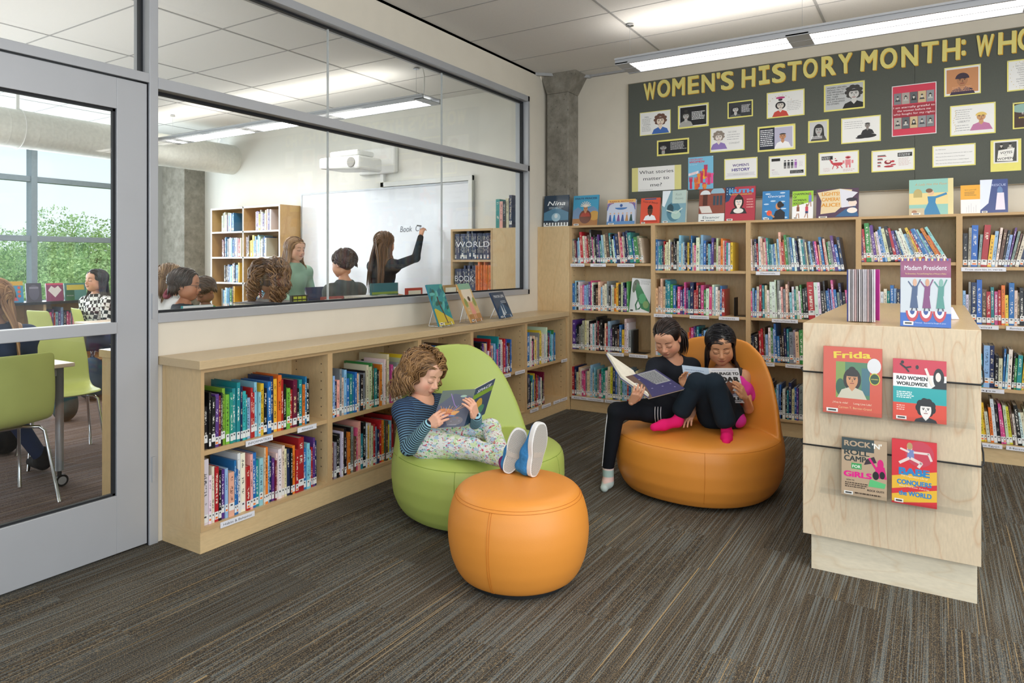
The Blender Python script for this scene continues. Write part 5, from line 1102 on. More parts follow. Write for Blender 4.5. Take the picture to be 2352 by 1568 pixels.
for dx in (-.022, 2.2):
    ang = math.atan2(-FWD.y, -FWD.x) - .42 + (0 if dx < 1 else 2.2); m = MB()
    for da in (-.016, .016): m.tube([(oc.x + (r_ - .0002) * math.cos(ang + da), oc.y + (r_ - .0002) * math.sin(ang + da), z) for r_, z in pr if .03 < z < .362 and r_ > .2], .0011, 5)
    m.build('side_seam', LORGS, ot, smooth=True)
m = MB(); m.lathe([(.21, 0), (.22, .003), (.22, .024)], (oc.x, oc.y, 0), 40); m.build('base_ring', BASEBLK, ot)
# ================================================================== PEOPLE
def skinm(name, hx, rough=.5):
    m, t, b = newmat(name); a = N(t, 'ShaderNodeAttribute'); a.attribute_name = 'Col'; v = coords(t); n = noise(t, v, 55, 3)
    t.links.new(mix(t, math_(t, 'MULTIPLY', n, .12), a.outputs['Color'], hexc('#b05a40')), b.inputs['Base Color']); b.inputs['Roughness'].default_value = rough
    b.inputs['Subsurface Weight'].default_value = .12; b.inputs['Subsurface Radius'].default_value = (.6, .25, .12); b.inputs['Subsurface Scale'].default_value = .012; return m
SKIN = skinm('skin', '')
def fabric(name, hx, var=.12, rough=.85, attr=False, wr=9, b_=.35):
    m, t, b = newmat(name); v = coords(t); n = noise(t, v, wr, 3, .55, .6); c = hexc(hx); w_ = noise(t, v, 700, 2)
    t.links.new(mix(t, n, tuple(x * (1 - var) for x in c), tuple(min(1, x * (1 + var)) for x in c)), b.inputs['Base Color']); b.inputs['Roughness'].default_value = rough
    b.inputs['Specular IOR Level'].default_value = .2; bump(t, b, math_(t, 'ADD', n, math_(t, 'MULTIPLY', w_, .08)), b_, .012); return m
def hairm(name, c1, c2, rough=.38):
    m, t, b = newmat(name); a = N(t, 'ShaderNodeAttribute'); a.attribute_name = 'Col'; s = N(t, 'ShaderNodeSeparateColor'); t.links.new(a.outputs['Color'], s.inputs[0])
    t.links.new(mix(t, s.outputs[0], hexc(c1), hexc(c2)), b.inputs['Base Color']); b.inputs['Roughness'].default_value = rough; b.inputs['Specular IOR Level'].default_value = .45; return m
def rotm(f, up=(0, 0, 1), tilt=0):
    """columns: right, forward, up of a head looking along f"""
    f = Vector(f).normalized(); u = Vector(up); r = f.cross(u).normalized(); u = r.cross(f).normalized()
    if tilt: q = Matrix.Rotation(math.radians(tilt), 3, f); r = q @ r; u = q @ u
    return np.array([[r[i], f[i], u[i]] for i in range(3)], dtype=np.float64)
def head_prims(eyes='down', s=1.0):
    p = [ell((0, -.014, .030), (.070, .087, .076), k=.0), ell((0, .024, -.018), (.056, .060, .078), k=.03), ell((0, .048, -.076), (.026, .026, .020), k=.035),
         ell((.034, .046, -.034), (.026, .026, .028), k=.03), ell((-.034, .046, -.034), (.026, .026, .028), k=.03),
         ell((.042, .010, -.058), (.020, .032, .022), k=.03), ell((-.042, .010, -.058), (.020, .032, .022), k=.03), ell((0, .062, .045), (.048, .016, .030), k=.03)]
    for sx in (-1, 1):
        p.append(ell((sx * .029, .088, .003), (.020, .013, .013), k=.014, op='-')); p.append(ell((sx * .028, .0655, -.001), .0148, k=.005))
        p.append(ell((sx * .028, .0695, .0050), (.0160, .0110, .0080), k=.006)); p.append(ell((sx * .028, .0700, -.0085), (.014, .010, .005), k=.006))
        p.append(ell((sx * .0695, -.006, -.006), (.0075, .017, .026), k=.006)); p.append(ell((sx * .078, -.002, -.004), (.006, .009, .015), k=.006, op='-'))
        p.append(ell((sx * .010, .088, -.0275), (.0062, .0075, .0055), k=.006)); p.append(ell((sx * .0055, .0935, -.0325), (.0026, .004, .003), k=.002, op='-'))
    p += [cap((0, .078, .006), (0, .0975, -.0215), .0055, .0088, k=.014), ell((0, .080, -.042), (.016, .010, .012), k=.012), ell((-.0065, .0835, -.0482), (.0115, .0062, .0034), k=.004), ell((.0065, .0835, -.0482), (.0115, .0062, .0034), k=.004),
          ell((0, .0822, -.0556), (.0135, .0066, .0042), k=.004), ell((0, .092, -.0522), (.017, .004, .0011), k=.002, op='-')]
    return p
def head_paint(skin, lip, brow, cheek, lash='#1c120e', openness=.25, freckle=0):
    S, L, B, K, E = [np.array(hexc(x)) for x in (skin, lip, brow, cheek, lash)]; Wt = np.array(hexc('#e8e0d8')); I = np.array(hexc('#2a1a12'))
    def f(p):
        x, y, z = p[:, 0], p[:, 1], p[:, 2]; ax = np.abs(x); c = np.tile(S, (len(p), 1))
        def bl(w, col): nonlocal c; w = np.clip(w, 0, 1)[:, None]; c = c * (1 - w) + col * w
        bl(.55 * np.exp(-(((ax - .040) / .020) ** 2 + ((z + .030) / .018) ** 2)) * (y > .02), K)
        bl(.35 * np.exp(-((x / .010) ** 2 + ((z + .022) / .010) ** 2)) * (y > .085), K); bl(.3 * np.exp(-(((ax - .07) / .012) ** 2)) * (y < .02) * (y > -.03) * (z < .03) * (z > -.04), K)
        lipm = np.minimum(((x / .021) ** 2 + ((z + .0518) / (.0066 * np.sqrt(np.clip(1 - (x / .023) ** 2, .02, 1)) + .0010)) ** 2), 4); bl(np.clip((1.15 - lipm) * 3, 0, .75) * (y > .070), L)
        bl((1 - ((z + .0522) / .0011) ** 2) * (ax < .021) * (y > .07), L * .45)
        bz = .0245 + .0045 * np.sin(np.clip((ax - .012) / .034, 0, 1) * PI) - .001; bl((1 - (np.abs(z - bz) / (.0034 * (1 - .5 * np.clip((ax - .02) / .026, 0, 1)))) ** 2) * 1.4 * (ax > .011) * (ax < .045) * (y > .045), B)
        ex = (ax - .028) / .0165; low = -.0075 - .0 + .0038 * ex ** 2; top = low + openness * .012 * np.clip(1 - ex ** 2, 0, 1); on = (np.abs(ex) < 1) * (y > .055)
        if openness > .05: bl(((z < top) & (z > low)) * on * 1.0, S * .7); bl(((z < top) & (z > low) & (((ax - .028) / .0062) ** 2 < 1)) * on * 1.0, I)
        bl((1.7 - np.abs(z - top) / .0013) * on, E); bl((.5 - np.abs(z - low) / .0012) * on * .6, E)
        bl((1 - np.abs(z - .0065 - .003 * (1 - ex ** 2)) / .0011) * .5 * on, S * .5); bl(.32 * np.exp(-(((ax - .028) / .020) ** 2 + ((z - .002) / .011) ** 2)) * (y > .05), S * .62)
        return c
    return f
def hand(pr, wrist, knuck, nrm, side, curls=(.5, .55, .6, .65), fl=.062, thumb=.5, s=1.0, spread=.12, tcurl=.35, col=0):
    """wrist, middle-knuckle point, palm normal (the side the fingers curl towards), side=+1: thumb towards cross(dir,nrm)"""
    w = Vector(wrist); d = (Vector(knuck) - w); Lp = d.length; d.normalize(); n = Vector(nrm); n = (n - d * n.dot(d)).normalized(); x = d.cross(n).normalized() * side
    k0 = dict(k=.007 * s, c=col); wd = .0165 * s
    for i, o in enumerate((1.35, .45, -.45, -1.3)):
        base = w + d * (.012 * s) + x * o * wd * .55; kn = w + d * (Lp * (1.0 - .07 * abs(i - 1.2))) + x * o * wd - n * .003 * s
        pr.append(cap(base, kn, .0105 * s, .0088 * s, k=.010 * s, c=col)); fdir = (d + x * spread * o).normalized(); a = 0; p = kn; L_ = fl * s * (.92, 1.0, .95, .76)[i]
        for j, fr in enumerate((.44, .31, .25)):
            a += curls[i] * (.8, 1.1, .8)[j]; dr = fdir * math.cos(a) + n * math.sin(a); q = p + dr * L_ * fr; pr.append(cap(p, q, (.0079, .0071, .0064)[j] * s, (.0071, .0064, .0054)[j] * s, k=.0025 * s, c=col)); p = q
    pr.append(ell(w + d * Lp * .5 + n * .002 * s, .0, k=.001)) if False else None
    t0 = w + d * .012 * s + x * .012 * s + n * .004; tdir = (d * .72 + x * .62 + n * thumb * .6).normalized(); t1 = t0 + tdir * .030 * s; pr.append(cap(t0, t1, .0112 * s, .0092 * s, k=.012 * s, c=col))
    td = (d * (1 - tcurl * .3) + x * (.28 - tcurl * .4) + n * thumb).normalized(); t2 = t1 + td * .024 * s; td2 = (td + n * tcurl * .5 - x * .15).normalized(); t3 = t2 + td2 * .020 * s
    pr += [cap(t1, t2, .0088 * s, .0078 * s, k=.004, c=col), cap(t2, t3, .0078 * s, .0062 * s, k=.003, c=col)]
    return pr
def strand_mesh(name, strands, rads, mat, parent, seg=5, shades=None):
    """tapered tubes along point lists"""
    V, Q, C = [], [], []
    for si, (pts, r0) in enumerate(zip(strands, rads)):
        pts = [Vector(p) for p in pts]; n = len(pts); b0 = len(V); up = None
        for i, p in enumerate(pts):
            t = (pts[min(i + 1, n - 1)] - pts[max(i - 1, 0)]); t = t.normalized() if t.length > 1e-9 else Vector((0, 0, -1))
            if up is None: up = t.orthogonal()
            a = t.cross(up).normalized(); up = a.cross(t).normalized(); f = i / (n - 1); r = r0 * (min(1, .55 + f * 3) if f < .15 else (1 if f < .7 else max(.12, 1 - (f - .7) / .3 * .88)))
            for k in range(seg): w = 2 * PI * k / seg; V.append(p + (a * math.cos(w) + up * math.sin(w)) * r); C.append((shades[si] if shades else .5,) * 3)
        for i in range(n - 1):
            for k in range(seg): Q.append((b0 + i * seg + k, b0 + i * seg + (k + 1) % seg, b0 + (i + 1) * seg + (k + 1) % seg, b0 + (i + 1) * seg + k))
    return np_mesh(name, np.array([tuple(v) for v in V]), np.array(Q), mat, parent, cols=np.array(C))
def hair(parent, Hc, R, name, mat, seed, count, length, mode='long', wave=0.0, curl=0.0, rad=.004, avoid=(), part=.0, cap_off=.006, shade=(.1, .9), hairline=.058, back_len=1.0, tie=None, s=1.0, puff=.0):
    """head-frame scalp; locks grown over it and then falling"""
    rn = random.Random(seed); Rm = Matrix([[float(v) for v in r] for r in R]); Hv = Vector(Hc)
    e = Vector((.0715, .0885, .0775)) * 1.0; c0 = Vector((0, -.014, .030))
    W_ = lambda p: Hv + Rm @ (p * s)
    gl = (Rm.transposed() @ Vector((0, 0, -1)))
    strands, rads, sh = [], [], []
    def onhead(p, off):
        q = p - c0; k = math.sqrt((q.x / (e.x + off)) ** 2 + (q.y / (e.y + off)) ** 2 + (q.z / (e.z + off)) ** 2)
        if k < 1 or (p.z > -.012 and k < 1.6): p = c0 + q / max(k, 1e-3)
        q = p - Vector((0, .02, -.018)); k = math.sqrt((q.x / (.058 + off)) ** 2 + (q.y / (.050 + off)) ** 2 + (q.z / (.08 + off)) ** 2)
        if k < 1: p = Vector((0, .02, -.018)) + q / max(k, 1e-3)
        return p
    tries = 0
    while len(strands) < count and tries < count * 40:
        tries += 1; th = rn.uniform(-PI, PI); ph = math.asin(rn.uniform(-.45, 1)); q = Vector((math.sin(th) * math.cos(ph), math.cos(th) * math.cos(ph), math.sin(ph)))
        p = Vector((q.x * e.x, q.y * e.y, q.z * e.z)) + c0
        if p.y > .02 and p.z < hairline + .012 * abs(p.x) / .05: continue
        if -.02 < p.y <= .02 and p.z < .028 and mode != 'long' and mode != 'bob': continue
        if -.012 < p.y <= .02 and p.z < .02: continue
        if p.z < -.025: continue
        if tie is not None and p.y > 0 and p.z < hairline + .004: continue
        off = cap_off + rn.uniform(0, .007) + puff * rn.random(); nrm = Vector((q.x / e.x, q.y / e.y, q.z / e.z)).normalized(); sx = 1 if p.x > part else -1
        if tie is not None:
            tgt = Vector(tie); pts = []; 
            for i in range(9):
                f = i / 8; w = p.lerp(tgt, f); w = onhead(w + nrm * .01 * math.sin(f * PI), off * (1 - .3 * f)); pts.append(W_(w))
            strands.append(pts); rads.append(rad * rn.uniform(.7, 1.2) * s); sh.append(rn.uniform(*shade)); continue
        d = Vector((sx * 1.0, -.35 - .3 * rn.random() - (.4 if p.y > .03 else 0), -.1)); L_ = length * rn.uniform(.82, 1.06); n = max(10, int(L_ / .009)); st = L_ / n; x = onhead(p, off); pts = [W_(x)]; ph0 = rn.uniform(0, 6.28); fw = rn.uniform(.8, 1.25)
        dv = d.normalized(); v = (dv - nrm * dv.dot(nrm)).normalized()
        for i in range(n):
            f = i / n; g = min(1, .12 + f * 2.2); bk = (.06 if mode == 'long' else .30); qx = (-.9 * (abs(x.x) - (.088 if mode == 'long' else .064)) * (1 if x.x > 0 else -1) * (8 if x.z < 0 else 2)); v = (v * (1 - .35 * g) + (gl * .45 + Vector((0, -bk, -.95)) * .55 + Vector((qx, -3 * max(0, x.y - (.04 if mode == 'long' else .01)), 0))) * .35 * g).normalized(); x = x + v * st
            if wave: a = (i * st) / .062 * 2 * PI * fw + ph0; x = x + Vector((math.cos(a), math.sin(a), 0)) * wave * st * (.6 + f)
            x0_ = x; x = onhead(x, off + (puff * math.sin(min(1, f * 1.4) * PI))); v = (v + (x - x0_) / st * .3).normalized()
            wx = W_(x)
            for (A_, B_, r_) in avoid:
                A_ = Vector(A_); B_ = Vector(B_); ab = B_ - A_; t = max(0, min(1, (wx - A_).dot(ab) / ab.length_squared)); c_ = A_ + ab * t; dd = wx - c_
                if dd.length < r_ + .004: wx = c_ + dd.normalized() * (r_ + .004)
            x = Rm.transposed() @ (wx - Hv) / s; pts.append(wx)
        strands.append(pts); rads.append(rad * rn.uniform(.7, 1.25) * s); sh.append(rn.uniform(*shade))
    return strands, rads, sh, W_
def scalp(parent, Hc, R, mat, hairline=.056, s=1.0, name='scalp_hair', off=.005, back=-.045, shade=.35):
    """close layer of hair on the skull"""
    p = [ell((0, -.016, .031), (.0715 + off, .0885 + off, .0775 + off), k=0), ell((0, .118, -.018), (.105, .088, hairline + .038), k=.004, op='-'), ell((0, .0, -.115), (.12, .2, .115 + back + .0), k=.01, op='-'),
         ell((.08, .03, -.03), (.022, .035, .042), k=.006, op='-'), ell((-.08, .03, -.03), (.022, .035, .042), k=.006, op='-')]
    F, lo = field(p, .0025); pts, q = to_mesh(F, lo, .0025); pts = relax(pts, q, 2)
    pts = (pts * s) @ np.array(R).T + np.array(Hc); return np_mesh(name, pts, q, mat, parent, cols=np.full((len(pts), 3), shade))
def person(name, base, label, body, headspec, hands=None, vox=.004, cat='person', paint_cols=('#d9a384',), group=None, hvox=.0017):
    r = empty(name, base, 0, label, cat, group); F, lo = field(body, vox); pts, q = to_mesh(F, lo, vox); pts = relax(pts, q, 1); cols = np.tile(np.array(hexc(paint_cols[0])), (len(pts), 1)); P_, Q_, C_ = [pts], [q], [cols]; nb = len(pts)
    for h in hands or []:
        F, lo = field(h, .0022); pts, q = to_mesh(F, lo, .0022); pts = relax(pts, q, 1); P_.append(pts); Q_.append(q + nb); nb += len(pts); c = np.tile(np.array(hexc(paint_cols[0])), (len(pts), 1)); C_.append(c)
    Hc, R, s, pf, hp = headspec; F, lo = field(hp, hvox); pts, q = to_mesh(F, lo, hvox); pts = relax(pts, q, 1); c = pf(pts); pts = (pts * s) @ np.array(R).T + np.array(Hc); P_.append(pts); Q_.append(q + nb); C_.append(c)
    np_mesh('body', np.concatenate(P_), np.concatenate(Q_), SKIN, r, np.concatenate(C_)); return r
def body_prims(J, s=1.0, o=0.0, parts='TALH', hand_stub=True):
    """capsule body through the joints; o inflates it (clothes)"""
    K = lambda a, b, ra, rb, k=.03, **q: cap(J[a], J[b], ra * s + o, rb * s + o, k=k * s)
    p = []
    if 'T' in parts:
        p += [K('pel', 'wai', .092, .078, .05), K('wai', 'che', .078, .088, .05), K('che', 'nek', .080, .046, .05), K('shR', 'nek', .040, .040, .05), K('shL', 'nek', .040, .040, .05), K('che', 'shR', .062, .040, .05), K('che', 'shL', .062, .040, .05), K('hpR', 'hpL', .080, .080, .05)]
    if 'N' in parts: p += [cap(J['nek'], J['skb'], .040 * s + o, .036 * s + o, k=.03)]
    if 'U' in parts: p += [K('shR', 'elR', .038, .030), K('shL', 'elL', .038, .030)]
    if 'F' in parts: p += [K('elR', 'wrR', .030, .0185, .02), K('elL', 'wrL', .030, .0185, .02)]
    if 'L' in parts: p += [K('hpR', 'knR', .074, .047, .04), K('hpL', 'knL', .074, .047, .04), K('knR', 'anR', .046, .030, .02), K('knL', 'anL', .046, .030, .02)]
    return p
def slab(name, q4, th, nrm, mat, parent):
    """thin sheet through 4 corners, thickened along nrm"""
    n = Vector(nrm).normalized() * th; v = [Vector(p) for p in q4] + [Vector(p) + n for p in q4]; m = MB(); m.add(v, [(0, 1, 2, 3), (7, 6, 5, 4), (0, 4, 5, 1), (1, 5, 6, 2), (2, 6, 7, 3), (3, 7, 4, 0)]); return m.build(name, mat, parent)
def held_book(label, S1, S2, L1, L2, R1, R2, colL, colR, artR=None, artL=None, pth=.008, page='#e9e4d4', inL=False):
    """S spine top/bottom, L and R outer edges of the two boards; the outside of the covers faces the camera"""
    S1, S2, L1, L2, R1, R2 = [Vector(p) for p in (S1, S2, L1, L2, R1, R2)]; L2 = L1 + (S2 - S1); R2 = R1 + (S2 - S1); r = empty('held_book', (S1 + S2) / 2, 0, label, 'book'); cm = Vector((CAMX, 0, CH))
    def leafs(A1, A2, B1, B2, colr, art, nm):
        """A = left edge, B = right edge (as the reader of the cover sees it)"""
        n = (B1 - A1).cross(A2 - A1).normalized()
        if n.dot(cm - A1) < 0: n = -n
        if inL and nm == 'back_cover': n = -n
        slab(nm, [A1, B1, B2, A2], .0025, -n, plain('cover_' + colr.strip('#'), colr, .3, coat=.4), r)
        g = lambda p, c: p + (c - p) * .035
        c = (A1 + A2 + B1 + B2) / 4; slab('pages', [g(p, c) - n * .0026 for p in (A1, B1, B2, A2)], pth, -n, plain('page_block', page, .8), r)
        if art:
            A_ = Art(1, 1); A_.step = .0; art(A_); vs = []
            # map the unit sheet onto the quad
            nz = sorted(set(round(f_, 6) for f_ in [0])); 
            out = []
            for i, p in enumerate(A_.mb.v): x, y = p[0], p[1]; t = A1.lerp(B1, x); b = A2.lerp(B2, x); out.append(b.lerp(t, y))
            zi = np.zeros(len(out)); 
            for k, (f_, c_) in enumerate(zip(A_.mb.f, A_.mb.c)):
                for i in f_: zi[i] = k
            # layer offsets follow drawing order
            mx_ = max(1, zi.max()); A_.mb.v = [tuple(p + n * (.0003 + .0012 * zi[i] / mx_)) for i, p in enumerate(out)]
            A_.mb.build('cover_art', GLOSSY, r)
    leafs(S1, S2, R1, R2, colR, artR, 'front_cover'); leafs(L1, L2, S1, S2, colL, artL, 'back_cover')
    return r

# ------------------------------------------------------------------ girl with wavy bob in the green chair
PV = lambda *a: P(*a)
J = dict(pel=P(966, 1008, 3.60), wai=P(957, 980, 3.63), che=P(960, 950, 3.67), nek=P(967, 918, 3.70), shR=P(925, 942, 3.58), shL=P(1010, 928, 3.80), elR=P(938, 1028, 3.46), wrR=P(982, 975, 3.38), elL=P(1090, 1000, 3.62), wrL=P(1095, 957, 3.43),
         hpR=P(985, 1020, 3.52), hpL=P(1008, 1005, 3.64), knR=P(1085, 1030, 3.36), knL=P(1127, 985, 3.50), anR=P(1212, 1072, 3.06), anL=P(1158, 1055, 3.15), skb=P(975, 885, 3.70))
f1 = RGT * .80 - FWD * .50 - UP * .42; R1 = rotm(f1, tilt=-6); H1 = P(972, 858, 3.70)
bp = body_prims(J, .92, parts='TNUFL')
h1 = hand([], J['wrR'], P(1005, 960, 3.37), FWD * .8 + RGT * .5, -1, curls=(.35, .4, .45, .5), s=.95, thumb=-.2, tcurl=.3)
h2 = hand([], J['wrL'], P(1084, 931, 3.385), FWD * .6 - RGT * .8, 1, curls=(.42, .45, .5, .5), s=.95, thumb=-.3, tcurl=.3)
G1 = person('person', floor_pt(1000, 1250), 'curly haired girl in striped top and speckled leggings reading in the green chair', bp,
            (H1, R1, 1.12, head_paint('#e6b599', '#c4776c', '#7c5a3c', '#d8806e', openness=.12), head_prims()), [h1, h2], paint_cols=('#e2ae92',))
# striped top: navy body, sleeves paler towards the cuff
def stripem():
    m, t, b = newmat('striped_knit'); a = N(t, 'ShaderNodeAttribute'); a.attribute_name = 'sc'; l = N(t, 'ShaderNodeAttribute'); l.attribute_name = 'lt'; v = coords(t); n = noise(t, v, 9, 3)
    fr = math_(t, 'FRACT', math_(t, 'ADD', math_(t, 'MULTIPLY', a.outputs['Fac'], 78), math_(t, 'MULTIPLY', n, .5))); k = ramp(t, fr, [(.42, (0, 0, 0)), (.5, (1, 1, 1)), (.92, (1, 1, 1)), (1.0, (0, 0, 0))])
    lt = mix(t, l.outputs['Fac'], hexc('#34557c'), hexc('#93c4d2')); t.links.new(mix(t, k, lt, hexc('#141a2a')), b.inputs['Base Color']); b.inputs['Roughness'].default_value = .9; bump(t, b, n, .4, .012); return m
top = body_prims(J, .92, .010, 'TUF'); top += [cap(Vector(J['wai']), Vector(J['pel']), .092, .10, k=.04)]
top += [cap(J['nek'] + UP * .004 + RGT * .01 - FWD * .02, J['nek'] + UP * .12, .066, .10, k=.012, op='-')]
def st_attr(pts):
    X, Y, Z = pts.T; sc = np.zeros(len(pts)); lt = np.zeros(len(pts)); best = np.full(len(pts), 9.)
    segs = [('shR', 'elR', 0, .0), ('elR', 'wrR', .24, .5), ('shL', 'elL', 0, .1), ('elL', 'wrL', .24, .5)]
    for a, b, o, l0 in segs:
        A_, B_ = np.array(J[a]), np.array(J[b]); ab = B_ - A_; t = np.clip(((pts - A_) @ ab) / (ab @ ab), 0, 1); d = np.linalg.norm(pts - A_ - t[:, None] * ab, axis=1) - .035; w = d < best; t = ((pts - A_) @ ab) / (ab @ ab)
        best[w] = d[w]; sc[w] = o + (t * np.linalg.norm(ab))[w]; lt[w] = np.clip(l0 + np.clip(t, 0, 1) * .5, 0, 1)[w]
    A_, B_ = np.array(J['nek']), np.array(J['pel']); ab = B_ - A_; t = np.clip(((pts - A_) @ ab) / (ab @ ab), -.2, 1.3); d = np.linalg.norm(pts - A_ - t[:, None] * ab, axis=1) - .085; w = d < best; sc[w] = (t * np.linalg.norm(ab))[w]; lt[w] = .05 + .15 * t[w]
    return {'sc': sc, 'lt': lt}
solid('striped_top', top, .004, stripem(), G1, attrs=st_attr, it=2)
def leggings():
    m, t, b = newmat('speckled_leggings'); v = coords(t); base = hexc('#e6e8e2'); c = base
    for i, (sc, cl, th) in enumerate(((20, '#b5cbe0', .54), (24, '#cde0b4', .55), (44, '#4aa87a', .645), (62, '#c4405a', .63), (70, '#3c4c5a', .68))):
        mp = N(t, 'ShaderNodeMapping'); mp.inputs['Location'].default_value = (i * 3.1, i * 1.7, i * 5.3); mp.inputs['Scale'].default_value = (1, 1, 1.9); t.links.new(v, mp.inputs[0]); k = ramp(t, noise(t, mp.outputs[0], sc, 2, .6), [(th - .02, (0, 0, 0)), (th, (1, 1, 1))])
        c = mix(t, k, c, hexc(cl))
    t.links.new(c, b.inputs['Base Color']); b.inputs['Roughness'].default_value = .85; bump(t, b, noise(t, v, 14, 3), .35, .01); return m
solid('leggings', body_prims(J, .92, .008, 'L') + [cap(J['pel'], J['wai'].lerp(J['pel'], .5), .095, .09, k=.05), cap(J['hpR'], J['hpL'], .08, .08, k=.05)], .004, leggings(), G1, it=2)
solid('ankle_sock', [cap(J['anL'], J['anL'] + (J['anL'] - J['knL']).normalized() * .05, .030, .032)], .003, fabric('plum_sock', '#7a2f6c'), G1)
HB1 = hairm('light_brown_hair', '#4f341f', '#b48a5a')
scalp(G1, H1, R1, HB1, s=1.12, hairline=.052, off=.008, shade=.3)
av1 = [(J['shR'], J['nek'], .055), (J['shL'], J['nek'], .055), (J['che'], J['nek'], .09)]
s_, r_, h_, W1 = hair(G1, H1, R1, 'x', HB1, 5, 900, .235, 'bob', wave=.75, rad=.0028, avoid=av1, part=.02, cap_off=.010, hairline=.05, s=1.12, puff=.010)
strand_mesh('wavy_hair', s_, r_, HB1, G1, 5, h_)
# sneakers: soles towards the camera
def treadm():
    m, t, b = newmat('rubber_tread'); v = coords(t); b.inputs['Roughness'].default_value = .75
    n = N(t, 'ShaderNodeAttribute'); n.attribute_name = 'tu'; n2 = N(t, 'ShaderNodeAttribute'); n2.attribute_name = 'tv'
    z = math_(t, 'PINGPONG', math_(t, 'MULTIPLY', n.outputs['Fac'], 1.0), .011); k = math_(t, 'FRACT', math_(t, 'MULTIPLY', math_(t, 'ADD', n2.outputs['Fac'], z), 150)); kk = ramp(t, k, [(.35, (0, 0, 0)), (.5, (1, 1, 1))])
    t.links.new(mix(t, kk, hexc('#8e8c86'), hexc('#c9c7c0')), b.inputs['Base Color']); bump(t, b, kk, .8, .003); return m
TREAD = treadm(); RUB = plain('white_rubber', '#e2e2e0', .5, var=.05, nscale=40); KNIT = fabric('blue_knit', '#3a7fb8', .4, wr=60)
def shoe(heel, toe, normal, ankle, side, label_):
    r = empty('sneaker', heel, 0, label_, 'shoe', None); H_, T_ = Vector(heel), Vector(toe); y = (T_ - H_); L_ = y.length; y.normalize(); n = Vector(normal); n = (n - y * n.dot(y)).normalized(); x = y.cross(n) * side; M_ = frame4(H_, x, y, n)
    out = []
    for i in range(72):
        a = 2 * PI * i / 72; v_ = .5 - .5 * math.cos(a); wd = abs(math.sin(a)) ** .72 * (.040 + .0125 * (1 / (1 + math.exp(-(v_ - .5) * 12))) - .004 * math.exp(-((v_ - .38) / .12) ** 2)); out.append((wd * (1 if math.sin(a) > 0 else -1) * (L_ / .22) + (.006 * math.sin(v_ * PI * 1.2)) * 1, v_ * L_))
    def pl(scale, z0, z1, nm, mat, at=False):
        c = (0.003, L_ / 2); o_ = [(c[0] + (p[0] - c[0]) * scale, c[1] + (p[1] - c[1]) * (1 - (1 - scale) * .45)) for p in out]; m = MB(); m.prism(o_, z0, z1); loc = list(m.v); m.v = [tuple(M_ @ Vector(p)) for p in m.v]; o = m.build(nm, mat, r, bevel=.003 if not at else 0)
        if at:
            for nm_, ix in (('tu', 0), ('tv', 1)): a_ = o.data.attributes.new(nm_, 'FLOAT', 'POINT'); a_.data.foreach_set('value', np.array([p[ix] + 1 for p in loc], dtype=np.float32))
        return o
    pl(1.0, -.024, 0, 'sole', RUB); pl(.86, 0, .0022, 'tread', TREAD, True)
    m = MB(); m.box(-.03, .03, L_ * .36, L_ * .46, .0022, .0032); m.v = [tuple(M_ @ Vector(p)) for p in m.v]; m.build('shank_patch', plain('worn_rubber', '#b3aca2', .6), r)
    q = lambda a, b, c: M_ @ Vector((a, b, c)); solid('upper', [cap(q(0, .035, -.045), q(0, .09, -.048), .034, .036, k=.03), cap(q(0, .09, -.045), q(.004, L_ - .035, -.030), .036, .026, k=.03), cap(q(0, .03, -.05), q(0, .03, -.08), .032, .030, k=.02)], .004, KNIT, r, it=2)
    return r
cam_dir = lambda p: (Vector((CAMX, 0, CH)) - p).normalized()
a_, b_ = P(1163, 1087, 3.04), P(1199, 985, 3.055); shoe(a_, b_, cam_dir(a_) + RGT * .10 + UP * .05, J['anL'], 1, 'left sneaker in the picture, grey tread facing out, on the orange ottoman')
a_, b_ = P(1226, 1096, 2.985), P(1246, 970, 3.0); shoe(a_, b_, cam_dir(a_) + RGT * 1.15 + UP * .05, J['anR'], 1, 'right sneaker in the picture, seen with its white edge, on the ottoman')
def c_sp(A): A.rect(0, 0, 1, 1, '#3e4660'); A.poly([(0, .6), (.4, .9), (1, .8), (1, 1), (0, 1)], '#4a5a50'); A.ell(.35, .4, .3, .1, '#c87a3c', rot=-10); A.ell(.5, .36, .22, .05, '#e0a050', rot=14); A.ell(.3, .3, .2, .05, '#b04a3c', rot=20); A.line([(.2, .34), (.6, .3)], .03, '#4a78b8'); A.ell(.65, .16, .25, .12, '#6e6a72'); A.ell(.7, .82, .1, .03, '#8fb0a0'); A.line([(.3, .9), (.5, .6), (.6, .52)], .02, '#8a6ab0'); [A.line([(.2 + .05 * k, .42 + .03 * math.sin(k)), (.1 + .09 * k, .56 + .02 * math.cos(k * 2))], .012, ['#d89048', '#b86a4c', '#7a8ac0', '#e0b070'][k % 4]) for k in range(9)]; [A.ell(.15 + .08 * k, .2 + .05 * math.sin(k * 2.1), .03, .012, ['#5a6a9c', '#a8584c', '#8a8694'][k % 3]) for k in range(9)]; A.text('THE ADVENTURES', .6, .05, .035, '#b8bcc8')
def c_sp2(A): A.rect(0, 0, 1, 1, '#39506a'); A.rect(0, .68, 1, .82, '#7aa03c'); A.text('SPACE', .5, .84, .11, '#dfe6ea', fit=.72, bold=.02, shear=.2); A.ell(.4, .35, .22, .28, '#c8a04a'); A.ell(.6, .25, .2, .14, '#4f8a6c')
held_book('grey blue open picture book held by the curly haired girl', P(1093, 893, 3.50), P(1066, 979, 3.44), P(1017, 897, 3.49), P(1003, 985, 3.43), P(1138, 869, 3.68), P(1104, 957, 3.62), '#2e3448', '#3a4c58', c_sp2, c_sp)

